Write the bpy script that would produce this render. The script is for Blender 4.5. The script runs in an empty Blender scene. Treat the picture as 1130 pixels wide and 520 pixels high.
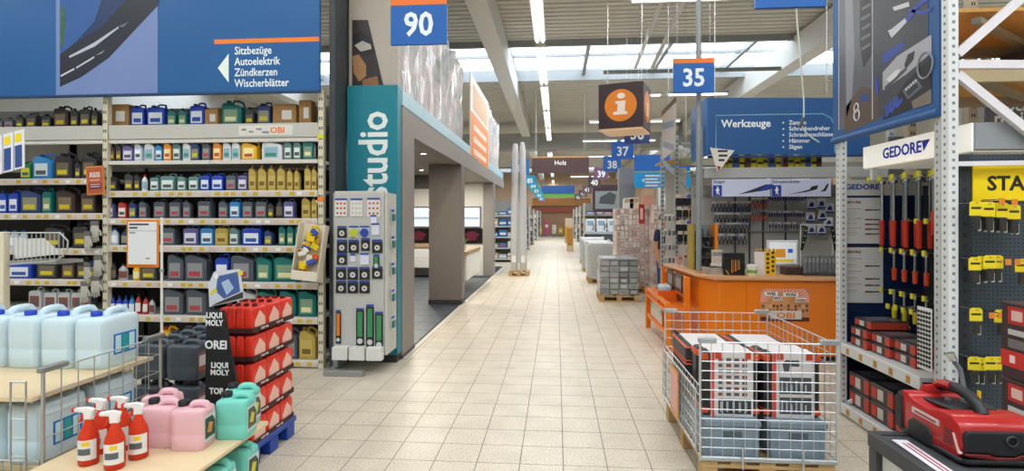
import bpy, bmesh, math, random
from mathutils import Vector, Matrix
SC = bpy.context.scene
COL = SC.collection
PI = math.pi
rnd = random.Random(11)

# ------------------------------------------------------------------ camera, world, exposure
F_PX, EYE, CX, HY, VX = 604.0, 1.70, 565.0, 241.0, 614.0
YAW = math.atan((VX - CX) / F_PX)
CA, SA = math.cos(YAW), math.sin(YAW)
cam_d = bpy.data.cameras.new('camera')
cam = bpy.data.objects.new('camera', cam_d)
COL.objects.link(cam)
cam.location = (0, 0, EYE)
cam.rotation_euler = (PI / 2, 0, YAW)
cam_d.sensor_fit = 'HORIZONTAL'
cam_d.sensor_width = 36.0
cam_d.lens = 36.0 * F_PX / 1130.0
cam_d.shift_y = -(260.0 - HY) / 1130.0
cam_d.clip_start = 0.05
cam_d.clip_end = 200
SC.camera = cam

world = bpy.data.worlds.new('daylight')
SC.world = world
world.use_nodes = True
bgn = world.node_tree.nodes['Background']
bgn.inputs['Color'].default_value = (0.86, 0.93, 1.0, 1)
bgn.inputs['Strength'].default_value = 5.0
SC.view_settings.view_transform = 'Standard'
SC.view_settings.look = 'None'
SC.view_settings.gamma = 1.0
SC.view_settings.use_curve_mapping = False
SC.view_settings.exposure = 0.1
try:
    SC.cycles.use_denoising = True
    SC.cycles.max_bounces = 8
    SC.cycles.transparent_max_bounces = 16
    SC.cycles.sample_clamp_indirect = 6.0
    SC.cycles.caustics_reflective = False
    SC.cycles.caustics_refractive = False
except Exception:
    pass

# ------------------------------------------------------------------ helpers
def ray(u, v):
    xc = (u - CX) / F_PX
    return Vector((xc * CA - SA, CA + xc * SA, (HY - v) / F_PX))
def fl(u, v, z=0.0):
    d = ray(u, v); t = (z - EYE) / d.z
    return d.x * t, d.y * t
def onY(u, v, Y):
    d = ray(u, v); t = Y / d.y
    return d.x * t, EYE + d.z * t
def onX(u, v, X):
    d = ray(u, v); t = X / d.x
    return d.y * t, EYE + d.z * t

def s2l(c):
    return tuple((x / 12.92 if x <= 0.04045 else ((x + 0.055) / 1.055) ** 2.4) for x in c)
def hx(h):
    h = h.lstrip('#')
    return s2l(tuple(int(h[i:i + 2], 16) / 255 for i in (0, 2, 4)))

MATS = {}
def M(color, rough=0.5, metal=0.0, var=0.0, scale=20.0, bump=0.0, spec=0.5, trans=0.0, alpha=1.0, emit=0.0, coat=0.0, ior=1.45):
    """procedural principled material; var: colour variation from noise, bump: fine relief"""
    key = (color, rough, metal, var, scale, bump, spec, trans, alpha, emit, coat)
    if key in MATS:
        return MATS[key]
    m = bpy.data.materials.new('material_%03d' % len(MATS))
    m.use_nodes = True
    nt = m.node_tree
    b = nt.nodes['Principled BSDF']
    c = hx(color)
    b.inputs['Base Color'].default_value = (*c, 1)
    b.inputs['Roughness'].default_value = rough
    b.inputs['Metallic'].default_value = metal
    b.inputs['Specular IOR Level'].default_value = spec
    b.inputs['Transmission Weight'].default_value = trans
    b.inputs['Alpha'].default_value = alpha
    b.inputs['IOR'].default_value = ior
    b.inputs['Coat Weight'].default_value = coat
    if emit:
        b.inputs['Emission Color'].default_value = (*c, 1)
        b.inputs['Emission Strength'].default_value = emit
    if var or bump:
        tc = nt.nodes.new('ShaderNodeTexCoord')
        nz = nt.nodes.new('ShaderNodeTexNoise')
        nz.inputs['Scale'].default_value = scale
        nz.inputs['Detail'].default_value = 4
        nt.links.new(tc.outputs['Object'], nz.inputs['Vector'])
        if var:
            mx = nt.nodes.new('ShaderNodeMix'); mx.data_type = 'RGBA'
            mx.inputs[6].default_value = (*[max(0, x * (1 - var)) for x in c], 1)
            mx.inputs[7].default_value = (*[min(1, x * (1 + var)) for x in c], 1)
            nt.links.new(nz.outputs['Fac'], mx.inputs[0])
            nt.links.new(mx.outputs[2], b.inputs['Base Color'])
        if bump:
            bp = nt.nodes.new('ShaderNodeBump')
            bp.inputs['Strength'].default_value = bump
            bp.inputs['Distance'].default_value = 0.01
            nt.links.new(nz.outputs['Fac'], bp.inputs['Height'])
            nt.links.new(bp.outputs['Normal'], b.inputs['Normal'])
    MATS[key] = m
    return m

class MB:
    """collects shapes into one mesh"""
    def __init__(s):
        s.v = []; s.f = []
    def box(s, x0, x1, y0, y1, z0, z1):
        n = len(s.v)
        s.v += [(x0, y0, z0), (x1, y0, z0), (x1, y1, z0), (x0, y1, z0), (x0, y0, z1), (x1, y0, z1), (x1, y1, z1), (x0, y1, z1)]
        s.f += [tuple(n + i for i in q) for q in ((3, 2, 1, 0), (4, 5, 6, 7), (0, 1, 5, 4), (1, 2, 6, 5), (2, 3, 7, 6), (3, 0, 4, 7))]
        return s
    def bar(s, p, q, w, h=None):
        """box section bar from p to q"""
        h = h or w
        p, q = Vector(p), Vector(q); d = (q - p).normalized()
        up = Vector((0, 0, 1)) if abs(d.z) < 0.95 else Vector((0, 1, 0))
        a = d.cross(up).normalized() * w / 2; b = a.cross(d).normalized() * h / 2
        n = len(s.v)
        for c in (p, q):
            s.v += [tuple(c - a - b), tuple(c + a - b), tuple(c + a + b), tuple(c - a + b)]
        s.f += [tuple(n + i for i in t) for t in ((3, 2, 1, 0), (4, 5, 6, 7), (0, 1, 5, 4), (1, 2, 6, 5), (2, 3, 7, 6), (3, 0, 4, 7))]
        return s
    def rod(s, p, q, r, n=6, r2=None):
        r2 = r if r2 is None else r2
        p, q = Vector(p), Vector(q); d = (q - p).normalized()
        up = Vector((0, 0, 1)) if abs(d.z) < 0.95 else Vector((1, 0, 0))
        a = d.cross(up).normalized(); b = a.cross(d)
        k = len(s.v)
        for c, rr in ((p, r), (q, r2)):
            for i in range(n):
                t = 2 * PI * i / n
                s.v.append(tuple(c + a * rr * math.cos(t) + b * rr * math.sin(t)))
        s.f += [(k + i, k + (i + 1) % n, k + n + (i + 1) % n, k + n + i) for i in range(n)]
        s.f += [tuple(k + i for i in reversed(range(n))), tuple(k + n + i for i in range(n))]
        return s
    def tube(s, pts, r, n=6):
        """one continuous swept tube through pts"""
        pts = [Vector(p) for p in pts]; k = len(s.v); ref = None
        for i, p in enumerate(pts):
            d = (pts[min(i + 1, len(pts) - 1)] - pts[max(i - 1, 0)]).normalized()
            if ref is None:
                ref = Vector((0, 0, 1)) if abs(d.z) < 0.9 else Vector((0, 1, 0))
            a = d.cross(ref)
            if a.length < 1e-4:
                a = d.cross(Vector((1, 0, 0)))
            a.normalize(); b = a.cross(d); ref = b
            for j in range(n):
                t = 2 * PI * j / n
                s.v.append(tuple(p + a * r * math.cos(t) + b * r * math.sin(t)))
        for i in range(len(pts) - 1):
            for j in range(n):
                s.f.append((k + i * n + j, k + i * n + (j + 1) % n, k + (i + 1) * n + (j + 1) % n, k + (i + 1) * n + j))
        m = k + (len(pts) - 1) * n
        s.f += [tuple(k + i for i in reversed(range(n))), tuple(m + i for i in range(n))]
        return s
    def lathe(s, prof, n=12, c=(0, 0, 0)):
        k = len(s.v)
        for r, z in prof:
            for i in range(n):
                t = 2 * PI * i / n
                s.v.append((c[0] + r * math.cos(t), c[1] + r * math.sin(t), c[2] + z))
        for j in range(len(prof) - 1):
            for i in range(n):
                s.f.append((k + j * n + i, k + j * n + (i + 1) % n, k + (j + 1) * n + (i + 1) % n, k + (j + 1) * n + i))
        s.f += [tuple(k + i for i in reversed(range(n))), tuple(k + (len(prof) - 1) * n + i for i in range(n))]
        return s
    def prism(s, poly, a, b, axis='y'):
        """2d outline (p,q) extruded along axis from a to b; y: (x,z), x: (y,z), z: (x,y)"""
        k = len(s.v); n = len(poly)
        for t in (a, b):
            for p, q in poly:
                s.v.append({'y': (p, t, q), 'x': (t, p, q), 'z': (p, q, t)}[axis])
        s.f += [(k + i, k + (i + 1) % n, k + n + (i + 1) % n, k + n + i) for i in range(n)]
        s.f += [tuple(k + i for i in reversed(range(n))), tuple(k + n + i for i in range(n))]
        return s
    def poly(s, pts):
        k = len(s.v); s.v += [tuple(p) for p in pts]; s.f.append(tuple(range(k, k + len(pts))))
        return s
    def mesh(s, name, bevel=0.0, seg=1, smooth=False):
        me = bpy.data.meshes.new(name)
        me.from_pydata(s.v, [], s.f)
        bm = bmesh.new(); bm.from_mesh(me)
        bmesh.ops.recalc_face_normals(bm, faces=bm.faces)
        if bevel:
            es = [e for e in bm.edges if len(e.link_faces) == 2 and e.calc_face_angle(0) > 0.35]
            bmesh.ops.bevel(bm, geom=es, offset=bevel, segments=seg, affect='EDGES', clamp_overlap=True, profile=0.6)
        bm.to_mesh(me); bm.free()
        if smooth:
            me.polygons.foreach_set('use_smooth', [True] * len(me.polygons))
            try:
                me.set_sharp_from_angle(angle=0.7)
            except Exception:
                pass
        me.materials.append(None)
        return me

def put(name, me, m, parent=None, loc=(0, 0, 0), rot=(0, 0, 0), scale=(1, 1, 1)):
    o = bpy.data.objects.new(name, me); COL.objects.link(o)
    o.parent = parent; o.location = loc; o.rotation_euler = rot; o.scale = scale
    o.material_slots[0].link = 'OBJECT'; o.material_slots[0].material = m
    return o
def part(name, mb, m, parent=None, bevel=0.0, seg=1, smooth=False, **kw):
    return put(name, mb.mesh(name, bevel, seg, smooth), m, parent, **kw)
def bx(name, m, parent, x0, x1, y0, y1, z0, z1, bevel=0.0):
    return part(name, MB().box(x0, x1, y0, y1, z0, z1), m, parent, bevel)
def tag(o, label, cat, group=None):
    o['label'] = label; o['category'] = cat
    if group:
        o['group'] = group
    return o
def struct(o, label=None):
    o['kind'] = 'structure'
    if label:
        o['label'] = label
    return o
def stuff(o):
    o['kind'] = 'stuff'; return o
def thing(name, label, cat, loc=(0, 0, 0), rz=0.0, group=None, scale=(1, 1, 1)):
    o = bpy.data.objects.new(name, None); COL.objects.link(o)
    o.empty_display_size = 0.1
    o.location = loc; o.rotation_euler = (0, 0, rz); o.scale = scale
    return tag(o, label, cat, group)
FRONT = (PI / 2, 0, 0)            # reads from -Y
TO_LEFT = (PI / 2, 0, -PI / 2)    # on a face looking towards -X
TO_RIGHT = (PI / 2, 0, PI / 2)    # on a face looking towards +X
def text(body, parent, loc, h, m, rot=FRONT, align='CENTER', sx=1.0, bold=0.0, name='lettering', ls=1.0):
    c = bpy.data.curves.new(name, 'FONT')
    c.body = body; c.size = h / 0.70; c.align_x = align; c.align_y = 'BOTTOM_BASELINE'
    c.extrude = 0.001; c.offset = bold * h; c.resolution_u = 2; c.space_line = ls
    tmp = bpy.data.objects.new(name, c)
    me = bpy.data.meshes.new_from_object(tmp)
    bpy.data.objects.remove(tmp); bpy.data.curves.remove(c)
    me.materials.clear(); me.materials.append(m)
    o = bpy.data.objects.new(name, me); COL.objects.link(o)
    o.parent = parent; o.location = loc; o.rotation_euler = rot; o.scale = (sx, 1, 1)
    return o
ORD = ['zeroth', 'first', 'second', 'third', 'fourth', 'fifth', 'sixth', 'seventh', 'eighth', 'ninth', 'tenth', 'eleventh', 'twelfth', 'thirteenth',
       'fourteenth', 'fifteenth', 'sixteenth', 'seventeenth', 'eighteenth', 'nineteenth', 'twentieth'] + ['twenty-' + x for x in 'first second third fourth fifth sixth seventh eighth ninth'.split()] + ['thirtieth']

WHITE = M('#e9e8e4', 0.45)
OFFWHITE = M('#d9d4c6', 0.5)
CREAM = M('#e6dcc2', 0.45)
RACK = M('#c9ccd0', 0.4, 0.3)
BLACK = M('#17181a', 0.5)
DARK = M('#2c2d30', 0.5)
CHROME = M('#b9bcc0', 0.22, 1.0)
ZINC = M('#c4c9cd', 0.35, 0.7)
OBLUE = M('#1160a3', 0.5)
ORANGE = M('#ee7f1e', 0.45)
YELLOW = M('#f3d513', 0.5)
RED = M('#d5271f', 0.4)
WOOD = M('#cdb58f', 0.6, 0, 0.15, 12)
CARTON = M('#a9814f', 0.8, 0, 0.12, 14)

# ------------------------------------------------------------------ room shell
X0, X1, Y0, Y1, ZC = -14.0, 16.0, -7.0, 64.0, 7.0

def floor_material(grid):
    m = bpy.data.materials.new('floor_tile_stone')
    m.use_nodes = True; nt = m.node_tree; b = nt.nodes['Principled BSDF']
    tc = nt.nodes.new('ShaderNodeTexCoord'); geo = nt.nodes.new('ShaderNodeNewGeometry')
    nz = nt.nodes.new('ShaderNodeTexNoise'); nz.inputs['Scale'].default_value = 90; nz.inputs['Detail'].default_value = 3
    nt.links.new(geo.outputs['Position'], nz.inputs['Vector'])
    rp = nt.nodes.new('ShaderNodeValToRGB')
    rp.color_ramp.elements[0].position = 0.30; rp.color_ramp.elements[0].color = (*hx('#a2947c'), 1)
    rp.color_ramp.elements[1].position = 0.52; rp.color_ramp.elements[1].color = (*hx('#d9cfbe'), 1)
    nt.links.new(nz.outputs['Fac'], rp.inputs['Fac'])
    n2 = nt.nodes.new('ShaderNodeTexNoise'); n2.inputs['Scale'].default_value = 3.3; n2.inputs['Detail'].default_value = 1
    nt.links.new(geo.outputs['Position'], n2.inputs['Vector'])
    mx = nt.nodes.new('ShaderNodeMix'); mx.data_type = 'RGBA'; mx.blend_type = 'MULTIPLY'; mx.inputs[0].default_value = 1
    r2 = nt.nodes.new('ShaderNodeValToRGB')
    r2.color_ramp.elements[0].position = 0.3; r2.color_ramp.elements[0].color = (0.88, 0.87, 0.85, 1)
    r2.color_ramp.elements[1].position = 0.7; r2.color_ramp.elements[1].color = (1, 1, 1, 1)
    nt.links.new(n2.outputs['Fac'], r2.inputs['Fac'])
    nt.links.new(rp.outputs['Color'], mx.inputs[6]); nt.links.new(r2.outputs['Color'], mx.inputs[7])
    out = mx.outputs[2]
    if grid:
        mp = nt.nodes.new('ShaderNodeMapping'); mp.inputs['Location'].default_value = (-0.047, -4.08, 0)
        nt.links.new(geo.outputs['Position'], mp.inputs['Vector'])
        br = nt.nodes.new('ShaderNodeTexBrick'); br.offset = 0; br.squash = 1
        br.inputs['Scale'].default_value = 1; br.inputs['Brick Width'].default_value = 0.3; br.inputs['Row Height'].default_value = 0.3
        br.inputs['Mortar Size'].default_value = 0.003; br.inputs['Mortar Smooth'].default_value = 0
        br.inputs['Mortar'].default_value = (*hx('#8d8473'), 1)
        nt.links.new(mp.outputs['Vector'], br.inputs['Vector'])
        nt.links.new(out, br.inputs['Color1']); nt.links.new(out, br.inputs['Color2'])
        out = br.outputs['Color']
    nt.links.new(out, b.inputs['Base Color'])
    b.inputs['Roughness'].default_value = 0.42
    b.inputs['Specular IOR Level'].default_value = 0.4
    return m
FT, FG = floor_material(False), floor_material(True)
GROUT = M('#7c7465', 0.9)
floor = struct(bx('floor', FG, None, X0, X1, Y0, Y1, -0.2, -0.004))
# grout bed and individual tiles of the aisle
bx('grout_bed', GROUT, floor, -3.25, 3.647, 1.98, 22.08, -0.004, -0.002)
tile_me = MB().box(-0.1468, 0.1468, -0.1468, 0.1468, -0.003, 0.0).mesh('tile', 0.0)
rest = MB(); n_tile = 0
for j in range(-7, 60):
    for i in range(-11, 12):
        cx, cy = 0.197 + 0.3 * i, 4.23 + 0.3 * j
        if -2.1 < cx < 2.4 and 3.25 < cy < 9.0 and n_tile < 300:
            put('tile', tile_me, FT, floor, (cx, cy, 0)); n_tile += 1
        else:
            rest.box(cx - .1468, cx + .1468, cy - .1468, cy + .1468, -0.003, 0)
stuff(part('tile_field', rest, FT, floor))

WALLM = M('#cfcfca', 0.8, 0, 0.04, 3)
struct(bx('wall_left', WALLM, None, X0 - .2, X0, Y0, Y1, -.2, ZC + .3))
struct(bx('wall_right', WALLM, None, X1, X1 + .2, Y0, Y1, -.2, ZC + .3))
struct(bx('wall_back', M('#b39a80', 0.8, 0, 0.1, 2), None, X0 - .2, X1 + .2, Y1, Y1 + .2, -.2, ZC + .3))
struct(bx('wall_front', WALLM, None, X0 - .2, X1 + .2, Y0 - .2, Y0, -.2, ZC + .3))

# ribbed roof deck between the skylight bands
DECK = M('#d3d0c6', 0.55)
bands = [(-3.6, 0.4), (16.4, 20.4), (36.4, 40.4), (56.4, 60.4)]
def deck(y0, y1):
    mb = MB(); n = max(1, int(round((y1 - y0) / 0.28))); p = (y1 - y0) / n; prof = []
    for i in range(n):
        a = y0 + i * p
        prof += [(a, 0), (a + p * .66, 0), (a + p * .72, 0.09), (a + p * .92, 0.09)]
    prof.append((y1, 0))
    k = len(prof)
    for x in (X0, X1):
        mb.v += [(x, y, ZC + z) for y, z in prof]
    mb.f += [(i, i + 1, k + i + 1, k + i) for i in range(k - 1)]
    o = struct(part('ceiling', mb, DECK)); return o
ys = [Y0] + [y for b in bands for y in b] + [Y1]
for a, b in zip(ys[0::2], ys[1::2]):
    deck(a, b)
# skylights: frame bars and glass panes
PANE = bpy.data.materials.new('skylight_glass'); PANE.use_nodes = True
nt = PANE.node_tree; nt.nodes.clear()
_o = nt.nodes.new('ShaderNodeOutputMaterial'); _t = nt.nodes.new('ShaderNodeBsdfTransparent'); _g = nt.nodes.new('ShaderNodeBsdfGlossy'); _m = nt.nodes.new('ShaderNodeMixShader')
_t.inputs['Color'].default_value = (0.93, 0.95, 0.96, 1); _g.inputs['Roughness'].default_value = 0.1; _m.inputs[0].default_value = 0.06
nt.links.new(_t.outputs[0], _m.inputs[1]); nt.links.new(_g.outputs[0], _m.inputs[2]); nt.links.new(_m.outputs[0], _o.inputs[0])
FRAME = M('#9a9ea0', 0.5, 0.2)
pane_n = 0
for k, (a, b) in enumerate(bands):
    w = struct(bx('window_%d' % (k + 1), FRAME, None, X0, X1, a - .12, a, ZC - .18, ZC + .25), 'skylight band across the roof')
    bx('frame', FRAME, w, X0, X1, b, b + .12, ZC - .18, ZC + .25)
    bx('frame', FRAME, w, X0, X1, (a + b) / 2 - .04, (a + b) / 2 + .04, ZC + .1, ZC + .2)
    x = X0
    while x < X1 - .1:
        x2 = min(X1, x + 2.5)
        bx('frame', FRAME, w, x - .06, x + .06, a, b, ZC + .02, ZC + .2)
        bx('pane', PANE, w, x + .05, x2 - .05, a, b, ZC + .14, ZC + .15)
        x = x2
# girders along the aisle, cross beam, ducts
GIRD = M('#dcdcd8', 0.6, 0, 0.03, 2)
for k, x in enumerate((-10.4, -1.9, 6.78)):
    struct(bx('beam_%d' % (k + 1), GIRD, None, x, x + .46, -6.9, 30.2, 6.2, 6.93, 0.01))
    struct(bx('beam_%d' % (k + 4), GIRD, None, x, x + .46, 31.2, 63.9, 6.2, 6.93, 0.01))
struct(bx('beam_7', M('#a7a8a4', 0.6), None, X0, X1, 30.2, 31.2, 5.5, 6.4, 0.01), 'wide grey cross beam below the roof')

# ------------------------------------------------------------------ luminaires
TUBE = M('#ffffff', 0.4, emit=5.0)
LBODY = M('#d6d6d2', 0.5)
def luminaire(x, y, z, length, along, label, energy, wide=0.12, lamp=True):
    t = thing('strip_light', label, 'light', (x, y, z), 0 if along == 'x' else PI / 2, 'fluorescent strip lights under the roof')
    bx('housing', LBODY, t, -length / 2, length / 2, -wide / 2, wide / 2, 0.03, 0.11)
    for ty in ((-.07, .07) if wide > .2 else (0,)):
        part('tube', MB().rod((-length / 2 + .04, ty, 0.005), (length / 2 - .04, ty, 0.005), 0.02, 8), TUBE, t)
    for sx in (-.4, .4):
        part('hanger', MB().rod((sx * length, 0, .11), (sx * length, 0, ZC - z - .02), 0.004, 5), ZINC, t)
    if lamp:
        ld = bpy.data.lights.new('lamp', 'AREA'); ld.shape = 'RECTANGLE'; ld.size = length; ld.size_y = 0.06; ld.energy = energy
        ld.color = (1.0, 0.975, 0.945)
        lo = bpy.data.objects.new('lamp', ld); COL.objects.link(lo); lo.parent = t; lo.location = (0, 0, -0.03)
LE = 40
k = 0
for y in [-5, -1, 3, 7, 11, 15, 19, 23, 27, 31.8, 36, 41, 46, 52, 62]:
    k += 1
    luminaire(-0.38, y, 5.8 if abs(y - 31) > 1.5 else 5.2, 3.6, 'y', 'white strip light hanging along the main aisle, %s counted from the camera end' % ORD[k], LE * (1 if y < 14 else 1.8), .26)
k = 0
for y in (-4.2, 1.0, 5.4, 10.0, 16.34, 22.5, 28, 35, 43, 52):
    k += 1
    for q, x in enumerate((2.2, 4.1, 9.5)):
        luminaire(x, y, (5.6 if q < 2 else 5.5) - (.3 if y == 16.34 else 0), 1.75, 'x', 'white strip light hanging across the tool side, %s row, %s from the aisle' % (ORD[k], ORD[q + 1]), LE * .75)
k = 0
for y in (-2.0, 4.2):
    k += 1
    for q, x in enumerate((-3.6, -6.4, -9.2)):
        luminaire(x, y, 5.6, 1.75, 'x', 'white strip light before the car care shelves, %s row, %s from the aisle' % (ORD[k], ORD[q + 1]), LE * (.5 if k == 1 else .8))
for k, y in enumerate((24, 32.6, 42, 53)):
    luminaire(-6, y, 5.3, 1.75, 'x', 'white strip light over the far shelves on the bath side, %s in line' % ORD[k + 1], LE)
# continuous trunking that carries the aisle lights
tk = thing('light_trunking', 'pale continuous trunking carrying the strip lights over the aisle', 'trunking', (0, 0, 0))
bx('trunk', M('#dcdcd6', .5), tk, -.46, -.30, -6.8, 29.9, 5.915, 5.99)
for y in (-5.5, 4, 10, 15, 21, 26, 29.5):
    part('hanger', MB().rod((-.38, y, 5.99), (-.38, y, 6.995), .008, 5), ZINC, tk)
# pipes under the roof
t = tag(part('roof_pipe', MB().rod((1.2, 14.2, 5.45), (5.6, 14.2, 5.45), 0.05, 10), M('#8f938f', 0.5)), 'grey pipe running crosswise below the skylight', 'pipe')
for x, nm in ((2.0, 'nearer the aisle'), (2.42, 'farther from the aisle')):
    tag(part('roof_pipe', MB().rod((x, 9.5, 5.93), (x, 14.1, 5.53), 0.045, 10), GIRD), 'pale pipe slanting down along the roof, %s' % nm, 'pipe')

# ------------------------------------------------------------------ goods templates (origin at base centre, front looks to -Y)
def tmpl_jug():
    body = MB().prism([(-.115, .0), (.115, .0), (.115, .20), (.09, .225), (.01, .25), (-.02, .265), (-.10, .265), (-.115, .22)], -.07, .07).mesh('body', .014, 2, True)
    handle = MB().tube([(.098, 0, .19), (.112, 0, .225), (.100, 0, .268), (.05, 0, .293), (.0, 0, .297), (-.025, 0, .262)], .014, 6).mesh('handle', 0, 1, True)
    cap = MB().lathe([(.024, 0), (.026, .004), (.026, .034), (.02, .038)], 12, (-.065, 0, .262)).mesh('cap', 0, 1, True)
    lab = MB().box(-.085, .07, -.0725, -.0695, .035, .185).mesh('sticker')
    return body, handle, cap, lab
def tmpl_bottle():
    body = MB().prism([(-.05, 0), (.05, 0), (.05, .15), (.03, .185), (.0, .205), (-.036, .205), (-.05, .175)], -.034, .034).mesh('body', .009, 2, True)
    cap = MB().lathe([(.014, 0), (.016, .003), (.016, .03), (.012, .033)], 10, (-.018, 0, .203)).mesh('cap', 0, 1, True)
    lab = MB().box(-.038, .036, -.0365, -.0335, .025, .135).mesh('sticker')
    return body, None, cap, lab
def tmpl_can():
    body = MB().prism([(-.08, .0), (.08, .0), (.08, .205), (.06, .222), (-.06, .222), (-.08, .205)], -.055, .055).mesh('body', .012, 2, True)
    handle = MB().tube([(.065, 0, .212), (.06, 0, .25), (.02, 0, .258), (-.005, 0, .25), (-.01, 0, .216)], .011, 6).mesh('handle', 0, 1, True)
    cap = MB().lathe([(.02, 0), (.021, .003), (.021, .028), (.017, .031)], 12, (-.045, 0, .22)).mesh('cap', 0, 1, True)
    lab = MB().box(-.06, .06, -.0575, -.0545, .03, .16).mesh('sticker')
    return body, handle, cap, lab
def tmpl_round():
    body = MB().lathe([(.03, 0), (.033, .005), (.033, .13), (.026, .155), (.012, .175), (.012, .185)], 12).mesh('body', 0, 1, True)
    cap = MB().lathe([(.014, 0), (.014, .022), (.011, .025)], 10, (0, 0, .184)).mesh('cap', 0, 1, True)
    mb = MB(); n = 8
    for z in (.03, .12):
        for i in range(n + 1):
            t = -PI / 2 - 1.2 + 2.4 * i / n
            mb.v.append((.0337 * math.cos(t), .0337 * math.sin(t), z))
    mb.f = [(i, i + 1, n + 2 + i, n + 1 + i) for i in range(n)]
    return body, None, cap, mb.mesh('sticker', 0, 1, True)
TPL = {'jug': (tmpl_jug(), .23, .14, .30), 'bottle': (tmpl_bottle(), .10, .068, .236), 'can': (tmpl_can(), .16, .11, .26), 'round': (tmpl_round(), .066, .066, .209)}
KIND_WORD = {'jug': ('oil_jug', 'oil jug', 'jug'), 'bottle': ('oil_bottle', 'flat oil bottle', 'bottle'), 'can': ('oil_canister', 'oil canister', 'canister'), 'round': ('round_bottle', 'round bottle', 'bottle'), 'box': ('carton', 'cardboard carton', 'carton')}
# colour key: body, cap, sticker, words
PAL = {
    'gy': ('#4d545c', '#23262a', '#b8b4b0', 'grey'), 'dk': ('#2e2b2e', '#1b1a1c', '#d8c51e', 'black'), 'br': ('#3a2a2b', '#1d1718', '#d6c11d', 'dark brown'),
    'bl': ('#1c3fae', '#10246b', '#dfe3ea', 'blue'), 'lb': ('#2f83c4', '#1d4c86', '#d8e6ee', 'light blue'), 'te': ('#0f6b66', '#0b3b3b', '#c7d2a0', 'teal'), 'gd': ('#b39a48', '#a6772b', '#e6d8a0', 'gold'),
    'wh': ('#d9dde0', '#b92d27', '#8fb4c4', 'white'), 'or': ('#e0872b', '#3d7c3b', '#eedfae', 'orange'), 'gg': ('#5c7f7d', '#333e40', '#d9e4df', 'grey green'), 'vi': ('#5d5a8c', '#2a2846', '#d8d5e4', 'violet'),
    'ye': ('#e3ae1e', '#a83a1c', '#f0e2a4', 'yellow'), 'gr': ('#1f7c45', '#114a2a', '#d9cf3a', 'green'), 'rd': ('#b03228', '#1d1718', '#e6e0dc', 'red'), 'nv': ('#243a67', '#141d33', '#d7c62a', 'navy blue'), 'cl': ('#b9c6d6', '#2d4f9e', '#e9edf2', 'pale blue'),
    'cb': ('#a9814f', '#8a6a40', '#e2e0da', 'brown'), 'wg': ('#b9bcbb', '#2c2d30', '#7d4a44', 'pale grey')}
STK = {'dk': '#6b6350', 'br': '#7a6a4e', 'gy': '#8b8d8f', 'nv': '#8d8c76', 'gd': '#c3ad62', 'te': '#7f9a7c'}
STP = {'dk': '#d8c51e', 'br': '#d0b81d', 'nv': '#d0c02a', 'gy': '#a8434a', 'gd': '#7c5f22', 'bl': '#2b4fa8', 'te': '#e0dca8', 'or': '#c25a1c', 'wh': '#3f8f7a', 'ye': '#b8521e'}
PRN = {k: MB().box(a, b, y - .001, y, z0, z1).mesh('sticker_print') for k, a, b, y, z0, z1 in (('jug', -.07, .05, -.0725, .05, .10), ('bottle', -.03, .028, -.0365, .045, .085), ('can', -.045, .045, -.0575, .05, .095))}
COUNT = {}
def good(kind, col, x, y, z, w, h, rowname, total, rz=0.0, group='car care goods on the shelves', cw=None):
    body, cap, st, word = PAL[col]
    key = (rowname, kind, col); COUNT[key] = COUNT.get(key, 0) + 1
    nm, kw, cat = KIND_WORD[kind]
    if cw:
        kw = cw
    n = total[(kind, col)]
    label = ('%s %s on %s' % (word, kw, rowname)) if n == 1 else ('%s %s, %s of its colour, %s' % (word, kw, ORD[COUNT[key]], rowname))
    if kind == 'box':
        t = thing(nm, label, cat, (x, y, z), rz, group)
        d = min(w, .26)
        bx('box', CARTON, t, -w / 2, w / 2, -d / 2, d / 2, 0, h, 0.003)
        bx('tape', M('#c7a873', 0.4), t, -.022, .022, -d / 2 - .001, d / 2 + .001, h - .0005, h + .0012)
        bx('sticker', M('#dedcd6', 0.6), t, -w * .1, w * .32, -d / 2 - .002, -d / 2 + .001, h * .25, h * .7)
        return t
    (bm_, hm, cm, lm), w0, d0, h0 = TPL[kind]
    sy = min(1.15, max(.85, w / w0))
    t = thing(nm, label, cat, (x, y, z), rz + rnd.uniform(-.06, .06), group, (w / w0, sy, h / h0))
    B = M(body, 0.38, var=0.05, scale=9)
    put('body', bm_, B, t)
    if hm:
        put('handle', hm, B, t)
    put('cap', cm, M(cap, 0.4), t)
    lb = put('sticker', lm, M(STK.get(col, st), 0.55), t)
    if kind != 'round':
        put('sticker_print', PRN[kind], M(STP.get(col, '#54565c'), 0.5), lb)
    return t
def depth_of(kind, w):
    if kind == 'box':
        return min(w, .26)
    _, w0, d0, h0 = TPL[kind]
    return d0 * min(1.15, max(.85, w / w0))
def fill(rowname, z, Yf, spec, hcap, second=True):
    """spec: 'u0-u1 kind colour [hpx]; ...' pixel span of each item in the photo, standing at the shelf front"""
    items = []
    for s in spec.strip().split(';'):
        a = s.split()
        if not a:
            continue
        u0, u1 = (float(q) for q in a[0].split('-'))
        items.append((u0, u1, a[1], a[2], float(a[3]) if len(a) > 3 else None))
    total = {}
    for it in items:
        total[(it[2], it[3])] = total.get((it[2], it[3]), 0) + 1
    for u0, u1, kind, col, hp in items:
        Yc = Yf + .09
        xa, xb = onY(u0, 200, Yc)[0], onY(u1, 200, Yc)[0]
        w = (xb - xa) * .94
        h = hp / F_PX * Yc / .95 if hp else (w * .9 if kind == 'box' else TPL[kind][3] * min(1.12, max(.75, w / TPL[kind][1])))
        h = min(h, hcap)
        d = depth_of(kind, w)
        good(kind, col, (xa + xb) / 2, Yf + d / 2 + .03, z, w, h, rowname, total)

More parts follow.
